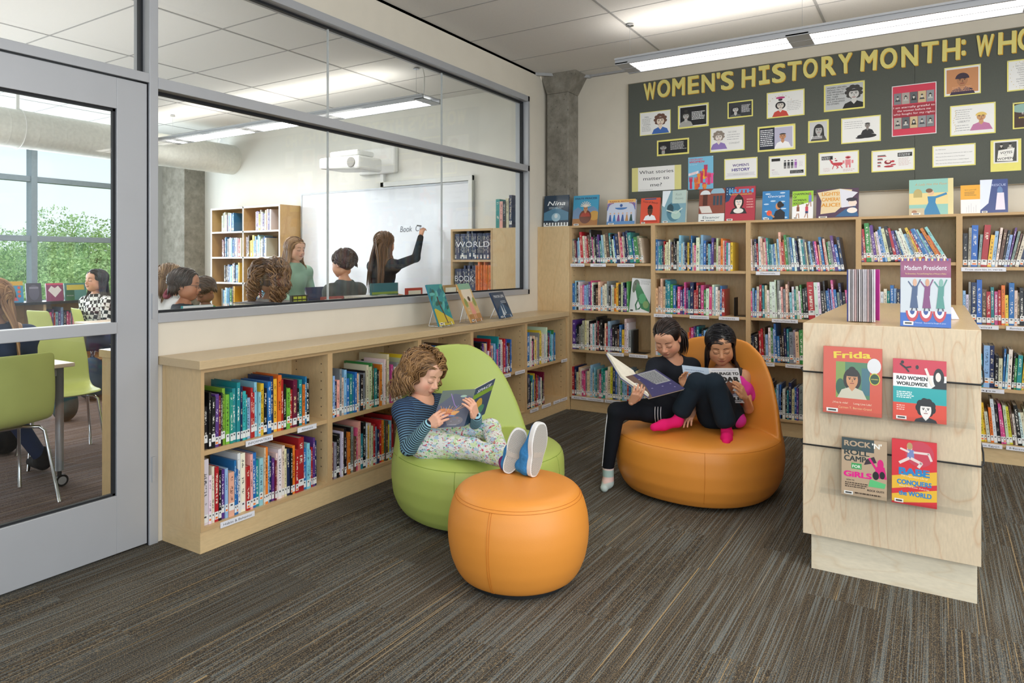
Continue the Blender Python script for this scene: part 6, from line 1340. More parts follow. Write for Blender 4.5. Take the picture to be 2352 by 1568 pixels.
# ------------------------------------------------------------------ girl with ponytail
J = dict(pel=P(1545, 938, 4.18), wai=P(1547, 900, 4.22), che=P(1548, 862, 4.24), nek=P(1545, 828, 4.24), shR=P(1506, 842, 4.16), shL=P(1588, 842, 4.28), elR=P(1474, 893, 4.03), wrR=P(1450, 924, 3.85), elL=P(1602, 902, 4.22), wrL=P(1592, 946, 4.02),
         hpR=P(1522, 938, 4.13), hpL=P(1562, 942, 4.16), knR=P(1416, 944, 4.02), knL=P(1486, 948, 4.02), anR=P(1397, 1070, 4.08), anL=P(1540, 968, 4.06), skb=P(1540, 806, 4.20))
f2 = -RGT * .42 - FWD * .76 - UP * .55; R2 = rotm(f2, tilt=4); H2 = P(1533, 777, 4.17)
bp = body_prims(J, .9, parts='TNUFL')
h1 = hand([], J['wrR'], P(1463, 904, 3.81), FWD * .75 + UP * .2, -1, curls=(.35, .38, .42, .45), s=.98, thumb=.2, spread=.1)
h2 = hand([], J['wrL'], P(1580, 963, 3.95), -UP, -1, curls=(.28, .3, .3, .35), s=.95, thumb=.1)
G2 = person('person', floor_pt(1560, 1150), 'dark haired girl with ponytail and black top reading a purple book', bp, (H2, R2, 1.03, head_paint('#d9a486', '#b8625c', '#2e1f1a', '#cc7c66', openness=.12), head_prims()), [h1, h2], paint_cols=('#cf9a7c',))
BLK = fabric('black_jersey', '#20242c', .25); BLK2 = fabric('black_leggings', '#15181f', .25)
solid('black_top', body_prims(J, .9, .010, 'TU') + [cap(J['nek'] + UP * .01 - FWD * .02, J['nek'] + UP * .10 - FWD * .04, .060, .090, k=.010, op='-')], .004, BLK, G2, it=2)
solid('black_leggings', body_prims(J, .9, .008, 'L') + [cap(J['hpR'], J['hpL'], .08, .08, k=.05)], .004, BLK2, G2, it=2)
m = MB(); WST = plain('white_piping', '#e4e4e6', .6)
for o_ in (.0, .012, .024):
    c0_ = J['knL']; pts = [J['knL'] + RGT * .03 - FWD * .02 - UP * .055 + RGT * o_]
    kk = Vector(J['knL']); pts = [kk + RGT * (.062 + o_ * 1.4 - .028 * math.sin(w_)) + FWD * (.02 - .080 * math.sin(w_)) + UP * (.010 - .072 * math.cos(w_)) for w_ in np.linspace(.25, 2.1, 12)]
    m.tube(pts, .0020, 5)
m.build('side_stripes', WST, G2, smooth=True)
m = MB(); k_, a_2 = J['knR'], J['anR']; m.tube([J['hpR'].lerp(k_, .7) - RGT * .05 - UP * .01, k_ - RGT * .052 - UP * .005, k_.lerp(a_2, .3) - RGT * .049, k_.lerp(a_2, .7) - RGT * .041, a_2 - RGT * .035], .003, 6); m.build('side_stripe', WST, G2, smooth=True)
def sockm():
    m, t, b = newmat('banded_sock'); v = coords(t); s = N(t, 'ShaderNodeSeparateXYZ'); t.links.new(v, s.inputs[0]); t.links.new(ramp(t, math_(t, 'MULTIPLY', s.outputs[2], 5.0), [(.0, hexc('#c3d2ce')), (.22, hexc('#c3d2ce')), (.24, hexc('#e8c8c0')), (.36, hexc('#e8c8c0')), (.38, hexc('#a9c2bd')), (.56, hexc('#a9c2bd')), (.58, hexc('#e6cfc8')), (.8, hexc('#dfd8d4'))]), b.inputs['Base Color']); b.inputs['Roughness'].default_value = .9; return m
tR = P(1388, 1118, 4.02); tR.z = .022
solid('striped_sock', [cap(J['anR'] + UP * .03, Vector((J['anR'].x, J['anR'].y, .035)), .034, .033), cap(Vector((J['anR'].x, J['anR'].y, .032)) + FWD * .02, tR, .031, .024, k=.02)], .003, sockm(), G2, it=1)
HB2 = hairm('dark_brown_hair', '#0e0a0a', '#3c2a24', .33); scalp(G2, H2, R2, HB2, s=1.03, hairline=.052, off=.006, shade=.1)
tie = (-.030, -.098, .0)
s_, r_, h_, W2 = hair(G2, H2, R2, 'x', HB2, 7, 420, .2, 'tie', rad=.0027, part=.01, cap_off=.006, tie=tie, s=1.03, hairline=.062)
tw_ = W2(Vector(tie)); rn = random.Random(2)
for k in range(60):
    o_ = Vector((rn.gauss(0, .010), rn.gauss(0, .010), rn.gauss(0, .008))); L_ = rn.uniform(.12, .17); pts = [tw_ + o_ * .4]
    for i in range(1, 11): f = i / 10; pts.append(tw_ + o_ * (.4 + 1.5 * math.sin(f * 2.4)) + RGT * (.035 * math.sin(min(1, f * 2) * PI / 2)) + FWD * .01 - UP * L_ * f ** 1.15 + UP * .012 * math.sin(f * PI))
    s_.append(pts); r_.append(.0036); h_.append(rn.uniform(.05, .95))
strand_mesh('ponytail_hair', s_, r_, HB2, G2, 5, h_)
m = MB(); m.tube([tw_ + Vector((math.cos(w) * .013, math.sin(w) * .004, math.sin(w) * .012)) for w in np.linspace(0, 6.28, 13)[:-1]], .004, 6, closed=True); m.build('hair_tie', BLACKP, G2, smooth=True)
def c_pu(A): A.rect(0, 0, 1, 1, '#241f58'); A.poly([(0, 1), (.35, 1), (.3, .5), (.1, .0), (0, 0)], '#5c4438'); A.ell(.15, .62, .05, .05, '#e4e4e0'); A.ell(.155, .62, .022, .022, '#1a1a1a'); A.poly([(.45, .98), (.95, .98), (.95, .42), (.55, .42)], '#8d8f92'); A.lines(.5, .92, .46, .94, 11, '#4a4c50', .5, 60, .05); [A.text('tt', x, y, .06, '#b8b4e0') for x, y in ((.35, .75), (.35, .3), (.62, .28), (.85, .3), (.85, .15))]
held_book('purple hardcover held open by the girl with the ponytail', P(1424, 868, 3.93), P(1490, 914, 3.83), P(1391, 813, 4.16), P(1457, 859, 4.08), P(1506, 847, 3.95), P(1557, 899, 3.85), '#3f4a9c', '#241f58', c_pu, None, pth=.014, page='#dfe3d2', inL=True)

# ------------------------------------------------------------------ girl with long black hair
J = dict(pel=P(1655, 950, 4.12), wai=P(1660, 915, 4.15), che=P(1664, 884, 4.17), nek=P(1664, 850, 4.18), shR=P(1622, 864, 4.12), shL=P(1708, 866, 4.15), elR=P(1592, 905, 4.08), wrR=P(1573, 890, 3.98), elL=P(1719, 938, 4.02), wrL=P(1712, 912, 3.90),
         hpR=P(1636, 950, 4.04), hpL=P(1674, 952, 4.04), knR=P(1601, 878, 3.86), knL=P(1641, 880, 3.83), anR=P(1563, 946, 3.93), anL=P(1668, 972, 3.84), skb=P(1660, 826, 4.15))
f3 = -RGT * .20 - FWD * .88 - UP * .42; R3 = rotm(f3, tilt=3); H3 = P(1655, 793, 4.12)
bp = body_prims(J, .88, parts='TNUFL')
h1 = hand([], J['wrR'], P(1568, 873, 3.99), RGT * .3 - FWD * .5, 1, curls=(.4, .45, .5, .5), s=.95)
h2 = hand([], J['wrL'], P(1701, 893, 3.88), FWD * .35 - RGT * .6, 1, curls=(.2, .2, .25, .35), s=1.02, fl=.066, thumb=.1, spread=.12)
G3 = person('person', floor_pt(1670, 1150), 'girl with long straight black hair, pink top and pink socks, reading', bp, (H3, R3, 1.04, head_paint('#d8a27c', '#b4645c', '#1d1412', '#b3684c', openness=.12), head_prims()), [h1, h2], paint_cols=('#d09a74',))
PINK = fabric('magenta_jersey', '#d83aa0', .2); JEAN = fabric('dark_bootcut_denim', '#1c2833', .3, b_=.5); SOCK = fabric('hot_pink_sock', '#e01c6c', .12)
pk = [cap(J['pel'] + UP * .0, J['wai'], .105, .088, k=.05), cap(J['wai'], J['che'], .082, .088, k=.05), cap(J['che'], J['nek'] - UP * .02, .082, .05, k=.05), cap(J['che'], J['shR'], .06, .034, k=.04), cap(J['che'], J['shL'] - RGT * .012, .058, .030, k=.03),
      cap(J['nek'] + UP * .0 - FWD * .02, J['nek'] + UP * .10 - FWD * .04, .055, .085, k=.01, op='-')]
sl_ = J['shL'].lerp(J['elL'], .35); pk += [cap(J['shL'] - RGT * .03 - UP * .0, sl_ + RGT * .005, .030, .036, k=.02), cap(sl_ + RGT * .0 - FWD * .01, sl_ + RGT * .028 - UP * .045, .036, .044, k=.02), cap(J['shL'] - RGT * .035 - UP * .02 - FWD * .03, sl_ - FWD * .03 - RGT * .02 - UP * .02, .034, .040, k=.02), ell(J['shL'] + RGT * .030 + UP * .004 - FWD * .02, (.026, .050, .036), k=.008, op='-'), ell(sl_ + RGT * .035 - UP * .10, (.07, .07, .030), k=.004, op='-'),
       cap(J['hpL'] + RGT * .03 - FWD * .02, J['hpL'] + RGT * .04 - FWD * .05 - UP * .02, .055, .045, k=.04)]
solid('pink_top', pk, .004, PINK, G3, it=2)
jn = [cap(J['hpR'], J['knR'], .076, .054, k=.04), cap(J['hpL'], J['knL'], .076, .054, k=.04), cap(J['hpR'], J['hpL'], .08, .08, k=.05), cap(J['knR'], J['anR'].lerp(J['knR'], .10), .053, .056, k=.02), cap(J['knL'], J['anL'].lerp(J['knL'], .10), .053, .058, k=.02)]
for a, k_ in (('anR', 'knR'), ('anL', 'knL')): d_ = (J[a] - J[k_]).normalized(); c_ = J[a] + d_ * .055; jn.append(ell(c_, (.09, .09, .045), R=rotm(d_.orthogonal(), d_), k=.004, op='-'))
solid('bootcut_trousers', jn, .004, JEAN, G3, it=1)
for a, heel, toe in (('anR', P(1556, 968, 3.92), P(1502, 981, 3.88)), ('anL', P(1670, 995, 3.84), P(1668, 1014, 3.735))):
    solid('pink_sock', [cap(J[a] + (J[a] - J['kn' + a[-1]]) * -.15, heel, .031, .029, k=.02), cap(heel, heel.lerp(toe, .6), .029, .029, k=.02), cap(heel.lerp(toe, .6), toe, .029, .022, k=.02)], .003, SOCK, G3, it=2)
HB3 = hairm('black_hair', '#060608', '#23222a', .28); scalp(G3, H3, R3, HB3, s=1.04, hairline=.050, off=.007, shade=.1)
av3 = [(J['shR'], J['nek'], .048), (J['shL'], J['nek'], .044), (J['che'], J['nek'], .085), (J['che'], J['shR'], .05)]
s_, r_, h_, W3 = hair(G3, H3, R3, 'x', HB3, 11, 1300, .38, 'long', wave=0, rad=.0025, avoid=av3, part=-.012, cap_off=.008, s=1.04, hairline=.050)
strand_mesh('long_straight_hair', s_, r_, HB3, G3, 5, h_)
def c_co(A):
    A.rect(0, 0, 1, 1, '#d9dade'); A.text('FOREWORD BY MARY LOU RETTON', .5, .92, .03, '#3a4a8c', fit=.8); A.text('COURAGE TO', .5, .80, .11, '#1a1a1c', fit=.92, bold=.05); A.text('SOAR', .56, .60, .2, '#1a1a1c', fit=.76, bold=.06)
    A.poly([(.35, .5), (.6, .62), (.8, .5), (.62, .3), (.5, .22), (.4, .35)], '#7a4a34'); A.line([(.4, .4), (.7, .3), (.5, .22)], .08, '#8c5a40'); A.text('SIMONE', .3, .1, .09, '#1a1a1c', fit=.34, bold=.03); A.text('BILES', .74, .08, .12, '#1a1a1c', fit=.46, bold=.05); A.lines(.5, .95, .02, .06, 1, '#4a4a4a', .6, 61); A.lines(.5, .95, .2, .28, 2, '#4a5a8c', .5, 62)
def c_co2(A): A.rect(0, 0, 1, 1, '#b9cbe0'); A.lines(.08, .9, .25, .92, 9, '#8494b4', .3, 63)
held_book('white paperback with bold black title held by the girl in pink', P(1627, 845, 3.99), P(1641, 925, 3.93), P(1566, 838, 4.06), P(1576, 915, 4.0), P(1696, 845, 3.985), P(1705, 927, 3.925), '#c9d6e6', '#d9dade', c_co, c_co2, pth=.006)
# ================================================================== CLASSROOM BEHIND THE GLASS
WEDGE = plain('white_shelf_edge', '#efeee8', .4)
def white_case(name, x0, x1, y0, dp, h, zs, label, divs=(), kick=.1, wood_=BIRCH, edge=WEDGE):
    r = empty(name, ((x0 + x1) / 2, y0, 0), 0, label, 'bookcase'); t = .022
    xs = [x0] + list(divs) + [x1 - t]
    for x in xs: m = MB(); m.box(x, x + t, y0 + .003, y0 + dp, 0, h, 0); m.box(x, x + t, y0, y0 + .003, 0, h, 1); m.build('side_panel', [wood_, edge], r)
    for nm, z in [('top_panel', h - t)] + [('shelf', z - t) for z in zs]: m = MB(); m.box(x0 + t, x1 - t, y0 + .003, y0 + dp, z, z + t, 0); m.box(x0 + t, x1 - t, y0, y0 + .003, z, z + t, 1); m.build(nm, [wood_, edge], r)
    m = MB(); m.box(x0 + t, x1 - t, y0 + dp - .008, y0 + dp, 0, h - t); m.build('back_panel', wood_, r); return r
WARMB = wood('golden_birch', '#cfa66c', '#b0824c', (1.6, 1.6, .6), 5, 3, .3)
ca = white_case('classroom_bookcase', -5.0, -3.63, 5.6, .32, 2.06, (1.75, 1.42, 1.09, .765, .44, .12), 'tall double birch bookcase with white shelf edges against the classroom end wall', (-4.345,), wood_=WARMB)
cb = white_case('classroom_bookcase', -1.02, -.51, 5.6, .32, 1.685, (1.375, 1.02, .68, .35, .10), 'pale bookcase of encyclopedia volumes beside the whiteboard', wood_=BIRCH, edge=PLY)
m = MB(); m.box(-.508, -.16, 5.6, 5.92, 0, 1.685); tag(m.build('storage_cabinet', BIRCH, bevel=.002), 'plain birch cabinet side at the far right behind the glass', 'cabinet')
UB = empty('tmp', (0, 5.6, 0)); B0 = len(BOOKS)
C_ = dict(group='classroom books', h=(.2, .26), th=(.014, .028), dep=(.17, .2), setb=.02, sticker=.7)
row(UB, 1.7505, -4.80, -4.36, 'x', 101, codes='waacwvwlwbgb', **C_); row(UB, 1.7505, -4.12, -3.66, 'x', 102, codes='wvwyawvwcwvw', **C_)
row(UB, 1.4205, -4.80, -4.36, 'x', 103, codes='mmnblswwlbwbwwrw', **C_); row(UB, 1.4205, -4.31, -3.66, 'x', 104, codes='wkdyyYllwLwcwnbw', **C_)
row(UB, 1.0905, -4.75, -4.36, 'x', 105, codes='kdknbwlywkblby', **C_); row(UB, 1.0905, -4.10, -3.80, 'x', 106, codes='kkwkskkw', **C_)
row(UB, .7655, -4.80, -4.36, 'x', 107, codes='slwwllbgskY', **C_); row(UB, .7655, -4.2, -3.7, 'x', 108, codes='wlwcbkwrnl', **C_)
row(UB, 1.3755, -.985, -.535, 'x', 109, codes='n' * 30, **dict(C_, h=(.262, .264), th=(.0195, .0205), setb=.015))
row(UB, 1.0205, -.985, -.73, 'x', 110, codes='n' * 13, **dict(C_, h=(.262, .264), th=(.0195, .0205), setb=.015)); row(UB, 1.0205, -.725, -.535, 'x', 111, codes='o' * 14, **dict(C_, h=(.30, .302), th=(.0125, .0135), setb=.015))
row(UB, .6805, -.985, -.54, 'x', 112, **C_)
row(UB, 1.6865, -.49, -.29, 'x', 113, codes='tekcn', **dict(C_, th=(.03, .045), h=(.24, .29)))
# low classroom bookcase along the glass, its end panel seen through the door
lc = empty('classroom_low_bookcase', (-.3, 3.6, 0), 0, 'low birch bookcase along the classroom side of the glass screen', 'bookcase')
m = MB(); m.box(-.46, -.15, 1.876, 1.896, 0, .862); m.build('end_panel', BIRCH, lc); m = MB(); m.box(-.48, -.14, 1.87, 5.4, .862, .9); m.build('top_panel', TOPLAM, lc)
m = MB(); m.box(-.16, -.15, 1.9, 5.38, .08, .862); m.build('back_panel', BIRCH, lc)
for y in (2.7, 3.5, 4.3, 5.1): m = MB(); m.box(-.45, -.16, y, y + .02, .08, .862); m.build('divider', BIRCH, lc)
for z in (.08, .47): m = MB(); m.box(-.45, -.16, 1.9, 5.38, z, z + .02); m.build('shelf', BIRCH_H, lc)
# books lying and standing on it, tops visible over the window sill
def flatbook(px0, px1, py, cols, lab, hz=None):
    a = on_x(px0, py, -.26); b = on_x(px1, py, -.26); top = max(a.z, 1.02); r = empty('book', (-.3, (a.y + b.y) / 2, .9), 0, lab, 'book', 'books on the low classroom bookcase'); w = b.y - a.y
    m = MB(); m.box(-.42, -.2, a.y, b.y, .9, .9 + .004); m.box(-.42, -.2, a.y, b.y, top - .004, top); m.box(-.204, -.2, a.y, b.y, .904, top - .004); m.build('cover', plain('cover_' + cols[0].strip('#'), cols[0], .4), r)
    m = MB(); m.box(-.41, -.205, a.y + .004, b.y - .004, .904, top - .004); m.build('pages', PAGES, r)
def standbook(px0, px1, py, col, lab, fn=None, nm='book'):
    a = on_x(px0, py, -.3); b = on_x(px1, py, -.3); F = frame4((-.29, a.y, .9005), (0, 1, 0), (0, 0, 1), (1, 0, 0)); picture_book(F, b.y - a.y, a.z - .9, .02, fn or (lambda A: (A.rect(0, 0, 1, 1, col), A.rect(.1, .75, .9, .92, '#e8e2d0'))), lab, col, 'books on the low classroom bookcase', PRINT, False, nm)
def c_teal2(A): A.rect(0, 0, 1, 1, '#2c5c5c'); A.rect(0, .78, 1, 1, '#3a6a70'); A.rect(0, .72, 1, .78, '#8a9a3c'); A.ell(.4, .66, .3, .06, '#9fb0b0')
for a in ((418, 487, 703, '#1f9aa4', 'white and teal book behind the glass at the left of the sill', lambda A: (A.rect(0, 0, 1, 1, '#e6e6ea'), A.rect(.3, .0, 1, .9, '#1f9aa4'))), (668, 704, 679, '#3a3a2c', 'small book with yellow and dark squares behind the sill', lambda A: (A.rect(0, 0, 1, 1, '#2c2c22'), [A.rect(.1 + .28 * i, .9 - .1 * j, .33 + .28 * i, .97 - .1 * j, '#b0b83a') for i in range(3) for j in range(5)])),
          (852, 912, 651, '#2c5c5c', 'large dark teal book standing behind the glass below the writer', c_teal2), (932, 968, 662, '#b83a30', 'red book standing behind the glass near the whiteboard', None), (1018, 1048, 655, '#b08a54', 'tan book standing behind the glass beside the encyclopedia bookcase', None), (738, 787, 682, '#a0524c', 'muted red book standing behind the sill below the boy', None)):
    standbook(a[0], a[1], a[2], a[3], a[4], a[5])
flatbook(575, 622, 696, ['#3a3a44'], 'dark flat book behind the sill below the frizzy haired girl'); flatbook(825, 902, 681, ['#cfc8bc'], 'pale flat book behind the sill below the writer')
# window counter with face-out books
wc = empty('window_counter', (-6.1, 2.2, 0), 0, 'long birch shelving under the classroom windows with a black top', 'counter')
m = MB(); m.box(XG + .02, -5.88, -3, 4.95, .845, .875); m.build('top', plain('black_laminate', '#1b1c20', .35), wc)
m = MB(); m.box(XG + .02, XG + .04, -3, 4.95, 0, .845); m.build('back_panel', WARMB, wc)
for y in (-2.9, -1.2, .5, 1.4, 2.3, 3.1, 4.0, 4.9): m = MB(); m.box(XG + .04, -5.92, y, y + .03, 0, .845); m.build('divider', BIRCH, wc)
for z in (.10, .48): m = MB(); m.box(XG + .04, -5.94, -2.9, 4.9, z, z + .022); m.build('shelf', WARMB, wc)
UW = empty('tmp', (-5.96, 2.33, 0), PI / 2); row(UW, .5025, .0, .28, 'x', 120, codes='knbckkn', **C_); row(UW, .5025, .80, 1.05, 'x', 121, codes='rklrbbgk', **C_); row(UW, .1225, .1, .6, 'x', 122, **C_); row(UW, .1225, .8, 1.3, 'x', 123, **C_); row(UW, .5025, 1.7, 2.2, 'x', 124, **C_)
def facer(px0, px1, py, fn, lab, sp):
    a = on_x(px0, 692, -6.0); b = on_x(px1, 692, -6.0); h = on_x(px0, py, -6.02).z - .876; picture_book(lean((-6.0, a.y, .8755), (0, 1, 0), (-1, 0, 0), 8), b.y - a.y, h, .02, fn, lab, sp, 'books displayed on the window counter', PRINT, False)
facer(-8, 15, 648, lambda A: (A.rect(0, 0, 1, 1, '#8a6ab4'), [A.ell(.2 + .3 * (k % 3), .2 + .25 * (k // 3), .08, .05, '#2c2440') for k in range(9)]), 'purple patterned book leftmost on the window counter', '#8a6ab4')
facer(17, 55, 646, lambda A: (A.rect(0, 0, 1, 1, '#3a8fb8'), A.rect(0, .8, 1, 1, '#d8a83a'), A.portrait(.35, .4, .14, '#b07a54', '#241a18', '#c8485a', 'long'), [A.ell(.75, .3 + .2 * k, .1, .05, '#d85a3c') for k in range(3)]), 'blue cartoon book with a drawn face on the window counter', '#2c6f94')
facer(62, 97, 650, lambda A: (A.rect(0, 0, 1, 1, '#3f3a48'), A.ell(.5, .5, .35, .3, '#5a5468'), A.rect(.2, .7, .8, .8, '#8a8494')), 'dark grey book on the window counter, left of the pink one', '#3a3644')
facer(108, 147, 650, lambda A: (A.rect(0, 0, 1, 1, '#8a2a5c'), A.poly([(.5, .2), (.9, .6), (.7, .85), (.5, .72), (.3, .85), (.1, .6)], '#e6dcd8'), A.rect(0, .9, 1, 1, '#d8486c')), 'pink book with a white heart on the window counter', '#7a2a50')
facer(152, 172, 665, lambda A: (A.rect(0, 0, 1, 1, '#3f9a3c'), A.text('NEW BOOKS', .5, .4, .12, '#eef4e8', fit=.8)), 'small green sign book on the window counter', '#3f9a3c')
facer(150, 200, 650, lambda A: (A.rect(0, 0, 1, 1, '#3f7f7a'), A.rect(.1, .6, .9, .9, '#c8b23c')), 'teal and yellow book on the window counter behind the green one', '#2c5c5c')
# whiteboard, trunking, projector
wb = empty('whiteboard', (-2.27, 5.9, .95), 0, 'wide whiteboard with marker writing on the classroom end wall', 'whiteboard')
m = MB(); m.box(-3.58, -.97, 5.905, 5.928, .95, 2.19); m.build('panel', plain('whiteboard_enamel', '#eceef4', .12, var=.01), wb)
m = MB(); m.box(-3.6, -.95, 5.898, 5.93, 2.19, 2.21); m.box(-3.6, -.95, 5.898, 5.93, .93, .95); m.box(-3.6, -3.58, 5.898, 5.93, .95, 2.19); m.box(-.97, -.95, 5.898, 5.93, .95, 2.19); m.build('frame', ALU, wb)
a = on_y(919, 537, 5.903); b = on_y(972, 533, 5.903); A = Art(b.x - a.x, .1); A.text('Book  Clu', .5, .2, .85, '#6a6e7a', fit=1.0, shear=.15, sy=1.1); A.place('writing', frame4((a.x, 5.9035, a.z), (1, 0, .02), (0, 0, 1), (0, -1, 0)), wb, PAPER)
tr = empty('cable_trunking', (-1.5, 5.91, 2.3), 0, 'white cable trunking running from the projector round the whiteboard corner', 'trunking')
xa = on_y(876, 400, 5.91).x; xb = on_y(1087, 411, 5.91).x
m = MB(); m.box(xa, xa + .05, 5.89, 5.929, 2.215, 2.56); m.box(xa, xb, 5.89, 5.929, 2.215, 2.27); m.box(xb - .05, xb, 5.885, 5.929, 1.0, 2.27); m.build('duct', WHITEP, tr, bevel=.003)
pj = empty('projector', on_y(820, 372, 5.6), 0, 'white wall-mounted projector above the whiteboard', 'projector')
a = on_y(846, 343, 5.9); b = on_y(912, 397, 5.9)
m = MB(); m.box(a.x - .12, b.x, 5.86, 5.928, b.z, a.z); m.build('wall_plate', WHITEP, pj, bevel=.02)
c = on_y(808, 376, 5.42); hx_, hz_ = .30, .085
m = MB(); m.box(c.x + .1, a.x + .1, 5.5, 5.56, c.z + .09, c.z + .15); m.box(a.x - .02, a.x + .06, 5.55, 5.88, c.z + .09, c.z + .15); m.build('arm', WHITEP, pj, bevel=.006)
m = MB(); v = [(-hx_, -.2, -.06), (hx_, -.2, -.10), (hx_, .16, -.10), (-hx_, .16, -.06), (-hx_, -.2, .06), (hx_, -.2, .05), (hx_, .16, .05), (-hx_, .16, .06)]; m.add([(c.x + p[0], 5.42 + p[1], c.z + p[2]) for p in v], [(0, 3, 2, 1), (4, 5, 6, 7), (0, 1, 5, 4), (1, 2, 6, 5), (2, 3, 7, 6), (3, 0, 4, 7)]); m.build('housing', WHITEP, pj, bevel=.025)
m = MB(); m.box(c.x - .22, c.x + .2, 5.3, 5.56, c.z + .07, c.z + .13); m.build('top_cover', WHITEP, pj, bevel=.02)
m = MB(); m.lathe([(.055, 0), (.055, .006), (.05, .008)], (0, 0, 0), 20); n = len(m.v); m.v = [(c.x + .19 + p[0], 5.218 - p[2], c.z - .02 + p[1]) for p in m.v]
m.build('vent_grille', plain('vent_grey', '#8f8c88', .6), pj)
# ------------------------------------------------------------------ tables and chairs
TABT = plain('pale_maple_tabletop', '#d8c3ad', .4, var=.03); GCH = plain('lime_plywood_shell', '#c0c774', .38, var=.04, nscale=8); GREYM = plain('grey_painted_steel', '#8f9196', .4, .3)
def table(x0, x1, y0, y1, label):
    r = empty('table', ((x0 + x1) / 2, (y0 + y1) / 2, 0), 0, label, 'table')
    m = MB(); m.box(x0, x1, y0, y1, .722, .745); m.build('tabletop', TABT, r, bevel=.004)
    m = MB(); m.box(x0 + .06, x1 - .06, y0 + .04, y0 + .06, .67, .722); m.box(x0 + .06, x1 - .06, y1 - .06, y1 - .04, .67, .722); m.box(x0 + .05, x0 + .07, y0 + .05, y1 - .05, .67, .722); m.box(x1 - .07, x1 - .05, y0 + .05, y1 - .05, .67, .722); m.build('frame', GREYM, r)
    for x in (x0 + .06, x1 - .06):
        for y in (y0 + .06, y1 - .06):
            m = MB(); m.tube([(x, y, .72), (x, y, .10)], .022, 12); lg = m.build('leg', GREYM, r, smooth=True)
            m = MB(); m.tube([(x - .012, y + .01, .038), (x + .012, y + .01, .038)], .036, 16); m.tube([(x, y, .10), (x, y, .05)], .012, 8); m.build('caster', BLACKP, lg)
            m = MB(); m.tube([(x - .0135, y + .01, .038), (x + .0135, y + .01, .038)], .024, 16); m.build('caster_hub', plain('caster_grey', '#a8a8a8', .4), lg)
    return r
table(-2.9, -1.22, 1.40, 2.11, 'near pale table on grey legs with castors, seen through the door glass')
table(-4.25, -3.1, 3.55, 4.05, 'far pale table by the windows where the girl in checks sits')
table(-2.4, -1.0, 4.0, 4.7, 'pale table in the classroom behind the standing boy')
def chair_proto():
    r = empty('classroom_chair', (0, 0, 0)); prof = [(.215, .445), (.17, .455), (.08, .446), (-.02, .44), (-.11, .443), (-.175, .46), (-.215, .50), (-.235, .56), (-.25, .66), (-.27, .76), (-.295, .86)]
    m = MB(); vs = []; nseg = 8
    for i, (y, z) in enumerate(prof):
        w = .20 + .012 * math.sin(i / 10 * PI) - (.015 if i > 8 else 0)
        for j in range(nseg + 1): u = j / nseg * 2 - 1; cr = .016 * u * u; vs.append((u * w, y + (cr if i > 5 else 0), z + (cr if i <= 5 else 0)))
    k = nseg + 1; m.add(vs, [(i * k + j, i * k + j + 1, (i + 1) * k + j + 1, (i + 1) * k + j) for i in range(len(prof) - 1) for j in range(nseg)]); o = m.build('shell', GCH, r, smooth=True); md = o.modifiers.new('s', 'SOLIDIFY'); md.thickness = .011; md.offset = 0; sb = o.modifiers.new('b', 'SUBSURF'); sb.levels = 1; sb.render_levels = 2
    for sx in (-1, 1):
        for sy, yy in ((1, .16), (-1, -.15)): m = MB(); m.tube([(sx * .10, yy * .6, .430), (sx * .165, yy * .9, .422), (sx * .185, yy, .40), (sx * .225, yy + sy * .085, .0)], .0095, 8); m.build('leg', STEEL, r, smooth=True)
    m = MB(); m.tube([(-.1, .095, .43), (.1, .095, .43)], .009, 8); m.tube([(-.1, -.09, .43), (.1, -.09, .43)], .009, 8); m.build('seat_frame', STEEL, r); return r
CHP = chair_proto()
def place_chair(p, rz, label, first=False):
    r = CHP if first else CHP.copy()
    if not first:
        COL.objects.link(r)
        for ch in CHP.children: c = ch.copy(); COL.objects.link(c); c.parent = r
    r.location = (p[0], p[1], 0); r.rotation_euler = (0, 0, rz); tag(r, label, 'chair', 'lime classroom chairs'); return r
ya_ = lambda v: math.atan2(v[1], v[0]) - PI / 2
c1 = P(48, 800, 4.12); c2 = P(160, 780, 4.62); c3 = P(80, 716, 7.0); c4 = P(178, 712, 7.3); c5 = floor_pt(215, 780, .5)
place_chair((-1.24, 1.70), PI / 2, 'nearest lime chair, its back to the door glass', True)
place_chair((-1.97, 2.38), math.atan2(-.25, .95) - PI / 2, 'lime chair turned sideways beside the near table')
place_chair((c3.x - .0, c3.y + .28), .15, 'far lime chair at left, in front of the window counter'); place_chair((c4.x, c4.y + .28), -.2, 'far lime chair beside the girl in checks')
place_chair((-2.95, 3.8), 1.4, 'lime chair at the right end of the far table')
for i, (px, py, d, rz, lb) in enumerate(((625, 700, 4.62, .1, 'lime chair under the frizzy haired girl behind the glass'), (395, 700, 5.02, -.5, 'lime chair under the girl in white behind the glass'), (420, 700, 4.62, -.9, 'lime chair under the girl with glasses'), (470, 700, 5.22, 2.6, 'lime chair under the child in green'))):
    p = P(px, py, d); place_chair((p.x, p.y), rz, lb)
def backpack(p, s_, hx, label, rz=0):
    r = empty('backpack', (p[0], p[1], 0), rz, label, 'bag'); c = Vector((p[0], p[1], 0)); cl = fabric('bag_' + hx.strip('#'), hx, .3, wr=7)
    solid('bag_body', [ell(c + UP * .15 * s_, (.15 * s_, .11 * s_, .155 * s_)), ell(c + UP * .24 * s_, (.12 * s_, .09 * s_, .12 * s_), k=.05), ell(c + UP * .12 * s_ - FWD * .08 * s_, (.11 * s_, .06 * s_, .09 * s_), k=.02)], .008, cl, r)
    m = MB(); m.tube([c + UP * .33 * s_ + RGT * .03, c + UP * .40 * s_, c + UP * .33 * s_ - RGT * .03], .008, 6); m.tube([c + UP * .3 * s_ + FWD * .1, c + UP * .2 * s_ + FWD * .19 * s_, c + UP * .03 + FWD * .16 * s_], .012, 6); m.build('strap', BLACKP, r, smooth=True)
